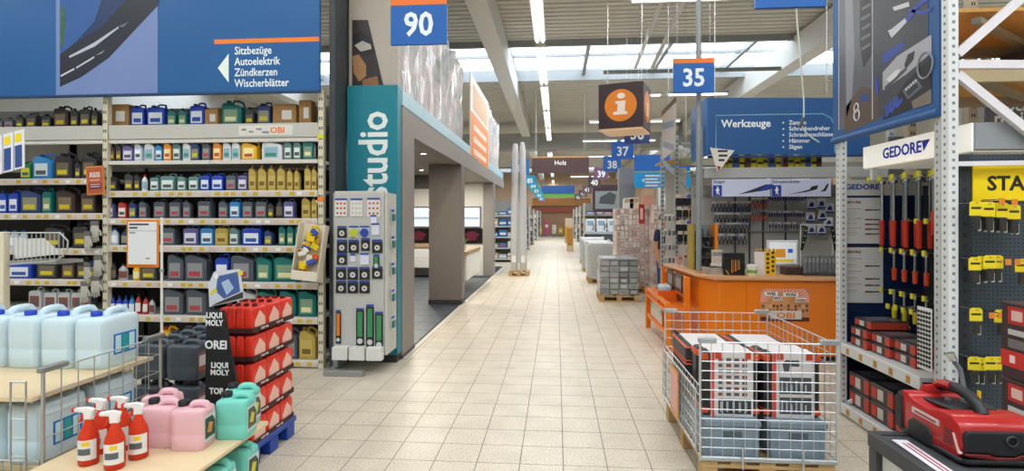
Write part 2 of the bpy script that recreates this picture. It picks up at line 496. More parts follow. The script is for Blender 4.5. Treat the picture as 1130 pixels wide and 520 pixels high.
# ------------------------------------------------------------------ car care shelving
SHY = 6.0
XU0, XU1, XU2 = -7.85, -5.25, -2.65
UPR = M('#d8d0b8', 0.45, 0.1)
SHELFW = M('#d6d3cb', 0.45, 0.1)
BACKP = M('#b8b4ac', 0.6)
def slotted(name, parent, x, y, z0, z1, m, w=.06, d=.07, step=.11, hole=BLACK, slots=True):
    """perforated upright: a post with real dark slot insets"""
    o = bx(name, m, parent, x - w / 2, x + w / 2, y, y + d, z0, z1, .003)
    if slots:
        mb = MB(); z = z0 + .06
        while z < z1 - .06:
            mb.box(x - .018, x - .006, y - .0015, y + .002, z, z + .035)
            mb.box(x + .006, x + .018, y - .0015, y + .002, z, z + .035)
            z += step
        stuff(part('slots', mb, hole, o))
    return o
def price_rail(parent, x0, x1, y, z, m=None, tags=True, dens=8.0, tagm=None):
    """shelf deck lip with ticket strip and small price tickets"""
    r = bx('price_rail', m or SHELFW, parent, x0, x1, y - .016, y, z - .075, z - .002, .003)
    bx('ticket_strip', M('#d2c6bc', 0.4), r, x0 + .01, x1 - .01, y - .019, y - .015, z - .062, z - .014)
    if tags:
        n = int((x1 - x0) * dens)
        for i in range(n):
            xx = x0 + (i + .2 + rnd.random() * .6) * (x1 - x0) / n
            mt = rnd.choice([M('#cfae2c', .5), M('#c9a93a', .5), WHITE, M('#d8b9ae', .5), M('#cfae2c', .5)])
            bx('price_ticket', mt, r, xx - .028, xx + .028, y - .0215, y - .0185, z - .058, z - .02)
    return r
def bay(name, label, xa, xb, zs, rail_split=None):
    t = thing(name, label, 'shelving', (0, 0, 0), 0, 'car care shelving bays')
    bx('back_panel', M('#2b2927', .7), t, xa + .03, xb - .03, SHY + .62, SHY + .64, 0.02, 2.30)  # lower back coloured near black to stand in for shade behind the goods
    bx('back_panel', BACKP, t, xa + .03, xb - .03, SHY + .62, SHY + .64, 2.301, 3.1)
    bx('plinth', M('#6f6d69', 0.6), t, xa + .03, xb - .03, SHY + .02, SHY + .6, 0, 0.05)
    for z, kind in zs:
        spl = [xa + .035] + ([rail_split] if rail_split else []) + [xb - .035]
        for a, b in zip(spl[:-1], spl[1:]):
            bx('shelf_board', SHELFW, t, a, b - .004, SHY + .005, SHY + .6, z - .035, z, .002)
            if kind == 'rail':
                price_rail(t, a, b - .004, SHY, z)
            elif kind == 'plain':
                bx('shelf_lip', SHELFW, t, a, b - .004, SHY - .012, SHY + .004, z - .045, z - .001, .002)
    return t
R_ROWS = [2.37, 2.02, 1.70, 1.385, .97, .575, .09]
L_ROWS = [2.17, 1.76, 1.345, .98, .62, .09]
bayR = bay('shelving_bay', 'tall cream oil shelving bay beside the dark grey panel', XU1, XU2, [(R_ROWS[0], 'plain')] + [(z, 'rail') for z in R_ROWS[1:]], -3.97)
bayL = bay('shelving_bay', 'oil shelving bay at the left edge behind the water canisters', XU0, XU1, [(z, 'rail') for z in L_ROWS])
slotted('upright', bayR, XU2, SHY - .02, 0, 3.15, UPR)
slotted('upright', bayR, XU1, SHY - .02, 0, 3.15, UPR)
slotted('upright', bayL, XU0, SHY - .02, 0, 3.15, UPR)
for t, a, b in ((bayR, XU1 + .035, XU2 - .035), (bayL, XU0 + .035, XU1 - .035)):
    bm_ = bx('header_beam', M('#c3c1ba', 0.45, 0.1), t, a, b, SHY - .01, SHY + .05, 2.62, 2.785, .006)
    bx('top_board', SHELFW, t, a, b, SHY + .055, SHY + .6, 2.75, 2.785)
    bx('lower_lip', SHELFW, bm_, a, b, SHY + .0, SHY + .06, 2.575, 2.615)
# colour tags on the outer upright
for z, m in ((2.60, M('#d8dc2a', .4)), (1.89, ORANGE), (1.50, M('#d8dc2a', .4))):
    bx('colour_tag', m, bayR, XU2 - .035, XU2 + .035, SHY - .028, SHY - .021, z, z + .05)
# logo plate on the header beam
pl = bx('logo_plate', M('#dcdad4', .4), bayR, -3.62, -2.98, SHY - .015, SHY - .0105, 2.645, 2.76)
text('OBI', bayR, (-3.16, SHY - .0165, 2.672), .065, ORANGE, bold=.03, sx=1.15, name='logo')
for i, (w, x, z) in enumerate((('WIE', -3.56, 2.70), ('WO', -3.47, 2.675), ('WAS', -3.38, 2.705), ('WEISS', -3.30, 2.668))):
    text(w, bayR, (x, SHY - .0165, z), .024, BLACK, bold=.02, sx=.9, name='logo_word')

RN = ['header beam top, bay by grey panel'] + ['%s shelf, bay by grey panel' % ORD[i] for i in range(1, 8)]
LN = ['header beam top, bay at left edge'] + ['%s shelf, bay at left edge' % ORD[i] for i in range(1, 7)]
fill(RN[0], 2.787, SHY + .08, '122-147 box cb 25; 148-163 can bl 25; 165-186 can bl 25; 188-198 bottle te 20; 200-210 bottle te 20; 212-229 can bl 26; 229-244 box cb 18; 247-270 jug te 28; 273-284 bottle dk 20; 286-302 can nv 25; 303-330 box cb 22; 332-346 box cb 26', .33)
fill(RN[1], R_ROWS[0], SHY, '124-131 bottle br 20; 132-138 bottle br 20; 139-151 bottle vi 20; 152-161 bottle cl 22; 163-174 bottle wh 24; 175-183 bottle lb 20; 184-193 bottle or 24; 194-203 bottle gg 24; 205-214 bottle wh 24; 214-224 bottle nv 22; 226-236 bottle gy 24; 238-248 bottle or 25; 249-258 bottle wh 24; 259-268 bottle wh 24; 269-287 jug ye 21; 291-315 jug wh 30; 316-325 bottle gg 26; 326-335 bottle gg 26; 336-348 can te 28', .24)
fill(RN[2], R_ROWS[1], SHY, '124-133 bottle dk 18; 141-151 bottle dk 21; 152-159 bottle dk 20; 159-165 round wh 18; 169-179 can gg 17; 180-197 can gg 19; 199-209 bottle gg 18; 211-223 can gg 18; 224-235 can bl 19; 236-250 can bl 19; 252-264 can gy 19; 265-276 can vi 19; 277-286 bottle gd 29; 287-297 bottle gd 29; 298-307 bottle gd 29; 308-318 bottle gd 29; 319-326 bottle gd 24; 327-333 bottle gd 24; 338-346 bottle gd 28; 346-352 bottle gd 26', .29)
fill(RN[3], R_ROWS[2], SHY, '122-130 bottle vi 20; 134-144 bottle rd 20; 146-155 bottle nv 20; 157-166 bottle gy 21; 173-186 can gy 21; 190-203 can gy 21; 205-214 bottle gy 21; 221-236 can gy 22; 244-255 bottle gy 21; 256-268 can lb 21; 270-282 can gy 21; 284-297 can gy 21; 298-305 bottle dk 18; 306-314 round dk 22; 315-327 can vi 21; 335-345 bottle gd 25; 346-352 bottle gd 24', .27)
fill(RN[4], R_ROWS[3], SHY, '124-133 round cl 19; 136-145 round nv 18; 158-168 bottle gy 20; 180-197 can gy 22; 205-222 can vi 22; 224-239 can lb 22; 240-255 can gd 22; 256-267 bottle gg 22; 269-291 can bl 22; 294-304 bottle nv 18; 310-318 bottle te 24; 319-327 bottle te 24; 328-336 bottle te 24', .27)
fill(RN[5], R_ROWS[4], SHY, '124-131 round dk 20; 133-143 round wg 18; 149-157 round ye 18; 158-178 can dk 22; 188-206 jug gy 32; 207-232 jug gy 32; 240-256 can bl 30; 257-283 jug gy 32; 285-303 jug te 30; 304-332 jug te 30; 337-352 can te 20', .36)
fill(RN[6], R_ROWS[5], SHY, '124-130 round bl 20; 131-137 round bl 20; 138-144 round bl 20; 145-151 round lb 20; 152-158 round rd 22; 160-166 round rd 20; 167-173 round wg 18; 183-206 jug gy 32; 208-232 jug gy 32; 264-285 jug wg 30; 287-306 jug te 30; 310-330 jug te 31; 331-352 jug te 31', .34)
fill(RN[7], R_ROWS[6], SHY, '178-198 jug ye 32; 200-218 jug dk 30; 219-236 jug gy 30; 316-331 jug gy 32; 332-351 jug gd 34', .40)
fill(LN[0], 2.787, SHY + .08, '0-8 bottle gy 12; 9-20 bottle gy 13; 22-31 bottle dk 16; 33-45 can dk 18; 50-61 bottle dk 16; 63-81 jug br 25; 82-91 bottle dk 22; 92-104 can dk 24; 105-113 bottle dk 22', .33)
fill(LN[1], L_ROWS[0], SHY, '27-39 can gr 20; 40-63 jug lb 28; 64-85 jug dk 29; 87-94 bottle dk 20; 94-112 jug dk 29', .34)
fill(LN[2], L_ROWS[1], SHY, '4-13 bottle bl 26; 14-26 can bl 26; 27-50 jug nv 29; 51-62 can te 28; 66-88 jug br 29; 93-110 can br 26', .32)
fill(LN[3], L_ROWS[2], SHY, '3-12 round cl 20; 13-23 round cl 20; 24-32 round cl 20; 53-76 jug dk 26; 84-102 can dk 28', .32)
fill(LN[4], L_ROWS[3], SHY, '12-40 can bl 21; 44-69 can dk 24; 72-88 can br 24; 89-101 can dk 24; 103-111 bottle nv 24', .32)
fill(LN[5], L_ROWS[4], SHY, '36-51 can wg 24; 53-67 can wg 22; 68-82 can wg 22; 83-94 can wg 22; 95-106 can gy 22', .32)

# white work gloves hanging on the middle upright
def glove(loc, rz, label):
    t = thing('work_glove', label, 'glove', loc, rz, 'work gloves hanging on the upright')
    g = M('#b5b2a8', 0.9, 0, .12, 40)
    mb = MB().prism([(-.04, 0), (.04, 0), (.046, -.10), (.04, -.14), (-.04, -.14), (-.046, -.10)], -.012, .012)
    part('palm', mb, g, t, .008, 2, True)
    for i, (x, l) in enumerate(((-.032, .055), (-.011, .07), (.011, .066), (.032, .05))):
        part('finger', MB().tube([(x, 0, -.13), (x * 1.1, -.004, -.13 - l * .6), (x * 1.15, .004, -.13 - l)], .0095, 6), g, t, smooth=True)
    part('thumb', MB().tube([(.035, 0, -.05), (.065, -.006, -.08), (.07, -.008, -.12)], .011, 6), g, t, smooth=True)
    bx('cuff', M('#6c6a66', .8), t, -.043, .043, -.014, .014, -.005, .05, .004)
gl = [(-5.34, 1.62, .2), (-5.40, 1.50, -.2), (-5.30, 1.22, .1), (-5.41, 1.14, -.3), (-5.33, .98, .25), (-5.44, .92, 0.)]
for i, (x, z, r) in enumerate(gl):
    glove((x, SHY - .06 - .03 * (i % 2), z), r, 'pale work glove hanging on the cream upright, %s from the top' % ORD[i + 1])

# department panel above the bays
pan = thing('department_sign', 'large blue department panel with car photo and white lettering', 'sign', (0, 5.92, 0))
PB = M('#175a97', 0.4)
bx('panel', PB, pan, XU0 - .5, XU2 + .02, -.02, .02, 3.13, 4.6)
bx('panel_edge', M('#1c3f66', .5), pan, XU0 - .5, XU2 + .02, -.024, .02, 3.105, 3.129)
ph = bx('photo_print', M('#7288bb', .35, var=.12, scale=1.3), pan, -5.78, -4.53, -.026, -.021, 3.13, 4.6)
px0, px1 = -5.78, -4.53
def prt(name, pts, m, k=1):
    y = -.026 - .0006 * k
    return part(name, MB().poly([(x, y, z) for x, z in pts]), m, ph)
W_ = px1 - px0
def pp(u, v):     # print coordinates from the photo on the panel plane
    x, z = onY(u, v, 5.893); return x, z
prt('photo_shape', [pp(66, -30), pp(66, 96), pp(90, 85), pp(120, 64), pp(150, 32), pp(174.5, 6), pp(174.5, -30)], M('#232733', .35), 1)
prt('photo_shape', [pp(66, -30), pp(66, 60), pp(82, 48), pp(104, 24), pp(122, -30)], M('#2c5a9a', .35, var=.2, scale=5), 2)
prt('photo_shape', [pp(104, 24), pp(82, 48), pp(112, 30), pp(150, -12), pp(140, -30), pp(122, -30)], M('#1f3563', .35), 2)
prt('photo_shape', [pp(76, 62), pp(104, 47), pp(131, 29), pp(131, 31), pp(105, 51), pp(77, 64)], M('#b9bdc6', .3), 3)
prt('photo_shape', [pp(131, 29), pp(142, 24), pp(136, 30)], M('#6d6f7a', .3), 3)
prt('photo_shape', [pp(67, 83), pp(82, 75), pp(82, 77), pp(67, 85)], M('#d5d8dd', .3), 3)
prt('photo_shape', [pp(84, 74), pp(104, 62), pp(104, 64), pp(84, 76)], M('#c3c7cf', .3), 3)
prt('photo_shape', [pp(106, 61), pp(116, 55), pp(112, 59)], M('#a5a9c2', .3), 3)
prt('photo_shape', [pp(66, 5), pp(72, 12), pp(73, 30), pp(70, 50), pp(66, 55)], M('#39614e', .4, var=.4, scale=14), 3)
a = pp(236, 48.5); b = pp(358, 39)
part('orange_stripe', MB().poly([(a[0], -.0215, a[1]), (XU2 + .02, -.0215, a[1]), (XU2 + .02, -.0215, b[1] - .012), (a[0], -.0215, b[1] - .012)]), ORANGE, pan)
x, z = pp(248, 71)
tri = [pp(240, 75), pp(252, 59), pp(252, 91)]
part('arrow', MB().poly([(p, -.0215, q) for p, q in tri]), M('#e6f2ec', .5), pan)
TXT = M('#e9f4f6', .5)
for i, s in enumerate(('Sitzbezüge', 'Autoelektrik', 'Zündkerzen', 'Wischerblätter')):
    x, z = pp(258.5, 60 + 12 * i)
    text(s, pan, (x, -.022, z), .088, TXT, align='LEFT', sx=.82, bold=.018)

# small notices and fittings on the shelving
def notice(name, label, u0, u1, v0, v1, Y, frame, paper, lines, tilt=0):
    xa, z1 = onY(u0, v0, Y); xb, z0 = onY(u1, v1, Y)
    t = thing(name, label, 'sign', ((xa + xb) / 2, Y, (z0 + z1) / 2))
    t.rotation_euler = (0, tilt, 0)
    w, h = (xb - xa) / 2, (z1 - z0) / 2
    bx('frame', frame, t, -w, w, -.004, .006, -h, h, .002)
    bx('sheet', paper, t, -w * .86, w * .86, -.0055, -.0035, -h * .9, h * .9)
    for s, x, z, hh, m, b in lines:
        text(s, t, (x * w, -.0065, z * h), hh, m, bold=b, sx=.85)
    return t
n1 = notice('notice_card', 'orange card about used oil hanging on the oil shelf', 95.5, 115, 183.5, 215, 5.93, M('#d08a2a', .5), M('#b8563a', .5), [('Altöl', 0, .22, .055, WHITE, .02)], -.06)
bx('print_band', M('#6d2c46', .5), n1, -.075, .075, -.0075, -.006, -.10, -.03)
for z in (.085, .0, -.05, -.075):
    bx('print_line', M('#e9d9cc', .5), n1, -.06, .06, -.0082, -.007, z, z + .008)
# scale stand leaflet rack top left
lr = thing('leaflet_rack', 'tilted rack of blue and yellow leaflets at the left edge', 'leaflets', (onY(9, 170, 5.6)[0], 5.6, onY(9, 170, 5.6)[1]))
for i in range(4):
    p = bx('leaflet', M('#e3e3ea', .4), lr, -.32 + i * .14, -.20 + i * .14, -.01 - i * .004, .0 - i * .004, -.22, .24)
    p.rotation_euler = (-.2, -.22, 0)
    q = bx('leaflet_print', M('#2c4a8c', .5), p, -.31 + i * .14, -.225 + i * .14, -.0125 - i * .004, -.011 - i * .004, -.20, .06)
    q2 = bx('leaflet_title', YELLOW, p, -.31 + i * .14, -.23 + i * .14, -.0125 - i * .004, -.011 - i * .004, .10, .20)
# slanted tray with sachets on the outer upright
tr = thing('sachet_tray', 'narrow cream tray of wrapped sachets fixed to the outer shelf upright', 'tray', (-2.72, 5.78, 1.02))
tr.rotation_euler = (-.12, .10, 0)
CR = M('#d9cfba', .5)
bx('back', CR, tr, -.14, .14, .03, .04, 0, .62)
bx('bottom', CR, tr, -.14, .14, -.08, .03, 0, .012)
bx('side', CR, tr, -.15, -.139, -.08, .04, 0, .62); bx('side', CR, tr, .139, .15, -.08, .04, 0, .62)
bx('front', CR, tr, -.14, .14, -.09, -.08, 0, .10)
bx('bracket', RACK, tr, .04, .09, .041, .16, .5, .54); bx('bracket', RACK, tr, .04, .09, .041, .20, .08, .12)
for i in range(26):
    s = thing('sachet', 'wrapped sachet in the slanted cream tray, %s from the bottom' % ORD[i + 1], 'sachet', (0, 0, 0), 0, 'sachets in the slanted tray')
    mm = M(rnd.choice(['#e0c01a', '#c9501d', '#2a3f9c', '#d8b41f', '#8c3a22', '#d9d5cc', '#d5a018']), .35)
    part('pouch', MB().box(-.045, .045, -.012, .012, -.03, .03), mm, s, .009, 1)
    bx('seal', M('#e4d23a', .4), s, -.048, .048, -.002, .002, .028, .036)
    s.matrix_world = Matrix.Translation((-2.72, 5.78, 1.02)) @ Matrix.Rotation(.10, 4, 'Y') @ Matrix.Rotation(-.12, 4, 'X') @ Matrix.Translation((rnd.uniform(-.08, .08), -.045 + rnd.uniform(-.015, .045), .06 + i * .0205)) @ Matrix.Rotation(rnd.uniform(-.8, .8), 4, 'Y') @ Matrix.Rotation(rnd.uniform(-.4, .4), 4, 'Z')

# dark grey end panel, wire basket and post
tag(bx('tall_divider', M('#3c4146', .5, var=.04, scale=2), None, -2.56, -2.49, 6.0, 6.72, 0, 4.8, .004), 'tall dark grey divider beside the oil shelves', 'panel')

# ------------------------------------------------------------------ bath studio
GREY = M('#8d8883', .55, var=.03, scale=3)
GREYD = M('#7b726b', .55, var=.03, scale=3)
st = thing('studio_building', 'grey bath studio built into the hall along the aisle', 'building', (0, 0, 0))
FX = -1.85
bx('pillar', GREY, st, FX - .16, FX, 6.47, 7.02, 0, 2.75)
bx('pillar', GREYD, st, -2.5, FX, 10.6, 10.95, 0, 2.75)
bx('pillar', GREY, st, FX - .3, FX, 16.05, 16.5, 0, 2.75)
bx('header', GREY, st, FX - .18, FX, 6.47, 19.2, 2.75, 3.05)
bx('studio_ceiling', M('#a09a92', .7), st, -6.2, FX - .185, 6.62, 19.2, 2.76, 2.86)
bx('studio_back', M('#d5d2cb', .6), st, -6.3, -6.2, 6.62, 19.2, 0, 2.75)
bx('studio_partition', M('#dcdad4', .6), st, -6.19, FX - .31, 16.1, 16.2, 0, 2.75)
bx('studio_front', M('#6b6f73', .6), st, -6.2, -2.6, 6.8, 6.9, 0, 2.75)
bx('threshold', M('#c9c3b6', .5), st, FX - .02, FX + .05, 6.47, 19.2, 0.001, .012)
bx('lintel', M('#4e4a48', .6), st, -6.19, -2.55, 13.0, 13.2, 2.42, 2.74)
bx('teal_strip', M('#1d8a9c', .5), st, -4.5, -2.6, 9.6, 9.62, 2.60, 2.75)
fl2 = bx('studio_floor', M('#3a4048', .9), st, -6.19, FX - .03, 6.91, 19.2, 0.0, .004)
dt = MB().box(-.148, .148, -.296, .296, 0, .006).mesh('dark_tile')
for i in range(7):
    for j in range(14):
        put('tile', dt, M('#4b525b', .35, var=.12, scale=6), fl2, (-2.05 - .3 * i, 7.25 + .6 * j, .004))
for i, (x, y) in enumerate(((-2.14, 8.7), (-2.9, 11.6), (-2.6, 14.6), (-3.9, 14.4))):
    s = part('downlight', MB().lathe([(.05, 0), (.06, .006), (.06, .016)], 14, (x, y, 2.742)), CHROME, st, smooth=True)
    part('bulb', MB().lathe([(.04, 0), (.04, .004)], 14, (x, y, 2.739)), M('#fff1d0', .4, emit=14.0), s)
    ld = bpy.data.lights.new('spot', 'AREA'); ld.shape = 'DISK'; ld.size = .1; ld.energy = 45; ld.color = (1, .93, .8)
    lo = bpy.data.objects.new('spot', ld); COL.objects.link(lo); lo.parent = s; lo.location = (x, y, 2.73)
for y in (6.44, 10.57):
    pass
bx('base_trim', M('#3b3a3a', .5), st, -2.51, FX + .006, 10.59, 10.96, 0.012, .10)
bx('base_trim', M('#3b3a3a', .5), st, FX - .17, FX + .006, 6.44, 7.03, 0.012, .05)

def vanity(label, x0, x1, y0, y1, face, plant=False):
    t = thing('vanity_unit', label, 'cabinet', (0, 0, 0))
    W2 = M('#e6e5e1', .25)
    bx('body', M('#cfcdc8', .4), t, x0, x1, y0, y1, .28, .86)
    if face == 'x':
        n = 3; d = (y1 - y0) / n
        for i in range(n):
            bx('drawer', W2, t, x1, x1 + .02, y0 + i * d + .006, y0 + (i + 1) * d - .006, .29, .85, .003)
    else:
        for z in (.29, .575):
            bx('drawer', W2, t, x0 + .005, x1 - .005, y0 - .02, y0, z, z + .275, .003)
    bx('worktop', M('#a98f6e', .5, var=.2, scale=9), t, x0 - .02, x1 + .04, y0 - .04, y1 + .02, .862, .95, .004)
    return t
vanity('white wall-hung vanity with wooden top behind the brown pillar', -2.55, -2.05, 12.3, 14.4, 'x')
vanity('white vanity with two drawers seen through the first studio opening', -4.9, -3.2, 15.4, 15.95, 'y')
def mirror(label, xa, xb, y, z0, z1):
    t = thing('light_mirror', label, 'mirror', ((xa + xb) / 2, y, z0))
    w = (xb - xa) / 2
    bx('frame', M('#6b6f72', .4), t, -w, w, 0, .05, 0, z1 - z0, .004)
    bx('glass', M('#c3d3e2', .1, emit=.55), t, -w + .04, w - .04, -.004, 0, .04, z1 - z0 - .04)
    bx('light_strip', M('#eef4ff', .4, emit=2.5), t, -w + .1, w - .1, -.008, -.004, z1 - z0 - .12, z1 - z0 - .08)
    bx('shelf', M('#d5dbe0', .3), t, -w + .06, w - .06, -.10, -.004, (z1 - z0) * .5, (z1 - z0) * .5 + .012)
mirror('lit mirror cabinet on the white partition beside the doorway', -2.78, -2.22, 16.04, 1.42, 2.05)
mirror('lit mirror cabinet seen through the first studio opening', -4.6, -3.55, 16.04, 1.42, 2.05)
for lab, xa, xb in (('dark glass splashback behind the wooden vanity top', -2.82, -2.18), ('dark glass splashback above the two-drawer vanity', -4.9, -3.3)):
    sb = thing('splashback', lab, 'splashback', (0, 0, 0))
    bx('glass', M('#1d1a1b', .1), sb, xa, xb, 16.06, 16.09, .955, 1.40)
    part('flower_print', MB().poly([((xa + xb) / 2 + .2 * math.cos(t) * (1 + .3 * math.sin(5 * t)), 16.057, 1.18 + .14 * math.sin(t)) for t in [k * PI / 9 for k in range(18)]]), M('#5c2034', .3), sb)
pl = thing('potted_plant', 'small green plant in a white pot on the wooden vanity top', 'plant', (-2.2, 12.9, .952))
part('pot', MB().lathe([(.05, 0), (.06, .005), (.075, .11), (.068, .11), (.06, .1)], 14), WHITE, pl, smooth=True)
for i in range(11):
    a = i * 2.4; r = .05 + .08 * (i % 3) / 2
    part('leaf', MB().poly([(0, 0, .1), (r * .5 * math.cos(a) - .02 * math.sin(a), r * .5 * math.sin(a) + .02 * math.cos(a), .2), (r * 1.4 * math.cos(a), r * 1.4 * math.sin(a), .24 + .05 * (i % 2)), (r * .5 * math.cos(a) + .02 * math.sin(a), r * .5 * math.sin(a) - .02 * math.cos(a), .2)]), M('#7fa03a', .5), pl)

# plastic wrapped stock on the studio roof
def film_material():
    m = bpy.data.materials.new('plastic_film'); m.use_nodes = True; nt = m.node_tree; b = nt.nodes['Principled BSDF']
    geo = nt.nodes.new('ShaderNodeNewGeometry'); mp = nt.nodes.new('ShaderNodeMapping'); mp.inputs['Scale'].default_value = (1, 1.4, .55)
    nz = nt.nodes.new('ShaderNodeTexNoise'); nz.inputs['Scale'].default_value = 4; nz.inputs['Detail'].default_value = 6; nz.inputs['Distortion'].default_value = 1.2
    nt.links.new(geo.outputs['Position'], mp.inputs['Vector']); nt.links.new(mp.outputs['Vector'], nz.inputs['Vector'])
    rp = nt.nodes.new('ShaderNodeValToRGB'); e = rp.color_ramp.elements
    e[0].position = .25; e[0].color = (*hx('#8d9499'), 1); e[1].position = .75; e[1].color = (*hx('#e8e6e6'), 1)
    x = e.new(.45); x.color = (*hx('#bcc1c4'), 1); x = e.new(.58); x.color = (*hx('#cfc2c4'), 1)
    nt.links.new(nz.outputs['Fac'], rp.inputs['Fac']); nt.links.new(rp.outputs['Color'], b.inputs['Base Color'])
    bp = nt.nodes.new('ShaderNodeBump'); bp.inputs['Strength'].default_value = .8; bp.inputs['Distance'].default_value = .08
    nt.links.new(nz.outputs['Fac'], bp.inputs['Height']); nt.links.new(bp.outputs['Normal'], b.inputs['Normal'])
    b.inputs['Roughness'].default_value = .22
    return m
FILM = film_material()
def film(label, ya, yb, z0, z1a, z1b, x=FX - .06, seed=1):
    """a crumpled sheet with thickness, hung along the roof edge"""
    r = random.Random(seed); mb = MB(); n, k = 60, 14
    ph = [r.uniform(0, 6) for _ in range(8)]
    for j in range(k + 1):
        for i in range(n + 1):
            f = i / n; g = j / k; y = ya + (yb - ya) * f
            d = .05 * math.sin(9 * y + ph[0] + 2 * g) + .03 * math.sin(21 * y + ph[1] - 3 * g) + .02 * math.sin(37 * y + ph[2] + 5 * g) + r.uniform(-.012, .012)
            z = z0 + (z1a + (z1b - z1a) * f - z0) * g + (.06 * math.sin(11 * y + ph[3]) if j == k else 0)
            mb.v.append((x - .1 + d * (.3 + .7 * g), y, z))
    mb.f = [(j * (n + 1) + i, j * (n + 1) + i + 1, (j + 1) * (n + 1) + i + 1, (j + 1) * (n + 1) + i) for j in range(k) for i in range(n)]
    t = thing('film_sheet', label, 'sheet', (0, 0, 0))
    o = part('sheet', mb, FILM, t, smooth=True)
    md = o.modifiers.new('thickness', 'SOLIDIFY'); md.thickness = .006
    part('eyelet_cord', MB().tube([(x - .1, ya, z1a + .02), (x - .1, (ya + yb) / 2, (z1a + z1b) / 2 + .03), (x - .1, yb, z1b + .02)], .012, 6), M('#c9cdd0', .5), t)
    return t
film('crumpled clear plastic film over roof stock, behind the number 90 sign', 6.55, 11.7, 3.1, 4.82, 4.88, seed=2)
film('crumpled clear plastic film over roof stock, beyond the orange poster', 14.95, 19.0, 3.1, 4.88, 4.85, seed=5)
rt = thing('roof_rail', 'pale blue plastic rail along the studio roof edge', 'rail', (0, 0, 0))
PBL = M('#7fb3c6', .3)
bx('rail', PBL, rt, FX - .05, FX - .01, 6.5, 12.9, 3.06, 3.26, .01)
bx('rail', PBL, rt, FX - .05, FX - .01, 14.6, 19.1, 3.06, 3.26, .01)
bx('lower_edge', M('#4d7b8f', .4), rt, FX - .055, FX + .004, 6.5, 12.9, 3.052, 3.07)
for y, m in ((8.0, '#c9a56a'), (9.1, '#9fb7c4'), (10.1, '#d8c8b8'), (11.2, '#b98f62'), (15.4, '#bfae9a'), (16.6, '#c7cfd2'), (17.8, '#b9a07c')):
    h = .5 + .35 * rnd.random()
    ncar = globals().get('ncar', 0) + 1
    b_ = thing('stored_carton', 'large carton under the film on the studio roof, %s from the near end' % ORD[ncar], 'carton', (-2.6, y, 2.862), 0, 'cartons under film on the studio roof')
    bx('box', M(m, .7), b_, -.35, .35, -.42, .42, 0, h, .004); bx('tape', M('#d9c38e', .4), b_, -.03, .03, -.421, .421, h, h + .002)
po = thing('hanging_poster', 'orange and white poster hanging at the studio roof edge', 'poster', (0, 0, 0))
bx('board', M('#d9d2cb', .5), po, FX - .03, FX - .005, 11.75, 14.9, 2.95, 4.86)
bx('print_field', M('#e7822f', .5), po, FX - .005, FX - .002, 11.8, 14.85, 2.98, 4.05)
bx('print_field', M('#c79e78', .5), po, FX - .005, FX - .002, 12.1, 14.6, 4.15, 4.7)
for z in (3.15, 3.42, 3.7):
    o = bx('print_line', M('#f0d9c6', .5), po, FX - .002, FX - .0005, 12.2, 14.4, z, z + .13)
text('INFO', po, (FX - .0008, 12.6, 4.28), .26, WHITE, TO_RIGHT, 'LEFT', 1, .02) if False else None

# teal column with vertical lettering and picture board above it
tc = thing('sign_column', 'teal column with the white upright word badstudio', 'sign', (0, 0, 0))
bx('column', M('#157f92', .45, var=.03, scale=2), tc, -2.47, FX - .01, 6.30, 6.46, .09, 3.27, .003)
bx('foot', M('#3a3a3a', .5), tc, -2.46, FX - .02, 6.31, 6.455, 0, .089)
text('badstudio', tc, (-1.99, 6.298, 1.32), .34, M('#e8f1ee', .5), (PI / 2, -PI / 2, 0), 'LEFT', .86, .03)
pb = thing('picture_board', 'beige board with dark family photograph above the teal column', 'board', (0, 0, 0))
bx('board', M('#b5aca1', .55, var=.08, scale=1.5), pb, -2.47, FX - .02, 6.36, 6.44, 3.275, 4.75)
def pq(u, v):
    x, z = onY(u, v, 6.355); return (x, 6.357, z)
def pic(pts, m, k):
    part('photo_shape', MB().poly([(p[0], p[1] - .0006 * k, p[2]) for p in (pq(*q) for q in pts)]), m, pb)
pic([(388.5, 22), (406, 22), (424, 98), (388.5, 98)], M('#33282a', .4, var=.5, scale=6), 1)
pic([(389, 40), (398, 34), (409, 42), (414, 58), (404, 62), (392, 55)], M('#15161a', .4), 2)
pic([(391, 50), (400, 45), (409, 49), (410, 54), (398, 57)], M('#b9b2a8', .4), 3)
pic([(389, 62), (396, 60), (404, 72), (404, 84), (396, 90), (390, 80)], M('#a77c52', .4), 2)
pic([(400, 88), (416, 84), (419, 98), (400, 98)], M('#8a6238', .4), 2)

# perforated display stand with stickers and discs
sd = thing('perforated_stand', 'white perforated stand hung with small sanding discs before the teal column', 'stand', (0, 0, 0))
PW = M('#c3c3bd', .5, var=.04, scale=60)
ysd = 5.86
bx('panel', PW, sd, -2.44, -1.88, ysd, ysd + .03, .20, 2.0, .003)
bx('side_panel', PW, sd, -1.875, -1.85, ysd, ysd + .36, .20, 1.98, .003)
bx('foot', M('#9a9a98', .4, .4), sd, -2.50, -2.07, ysd - .16, ysd - .08, 0, .06, .004)
bx('foot', M('#9a9a98', .4, .4), sd, -2.50, -2.42, ysd - .079, ysd + .42, 0, .055, .004)
bx('post', M('#a9a9a6', .4, .4), sd, -2.47, -2.42, ysd + .035, ysd + .075, .056, 1.98)
mbh = MB()
for i in range(26):
    for j in range(84):
        x, z = -2.425 + i * .0215, .225 + j * .021
        mbh.box(x - .003, x + .003, ysd - .0008, ysd + .001, z - .003, z + .003)
stuff(part('perforation', mbh, M('#6d6d6a', .8), sd))
for i in range(3):
    bx('bin', M('#d8d8d4', .5), sd, -2.43 + i * .19, -2.26 + i * .19, ysd - .10, ysd - .003, .16, .30, .004)
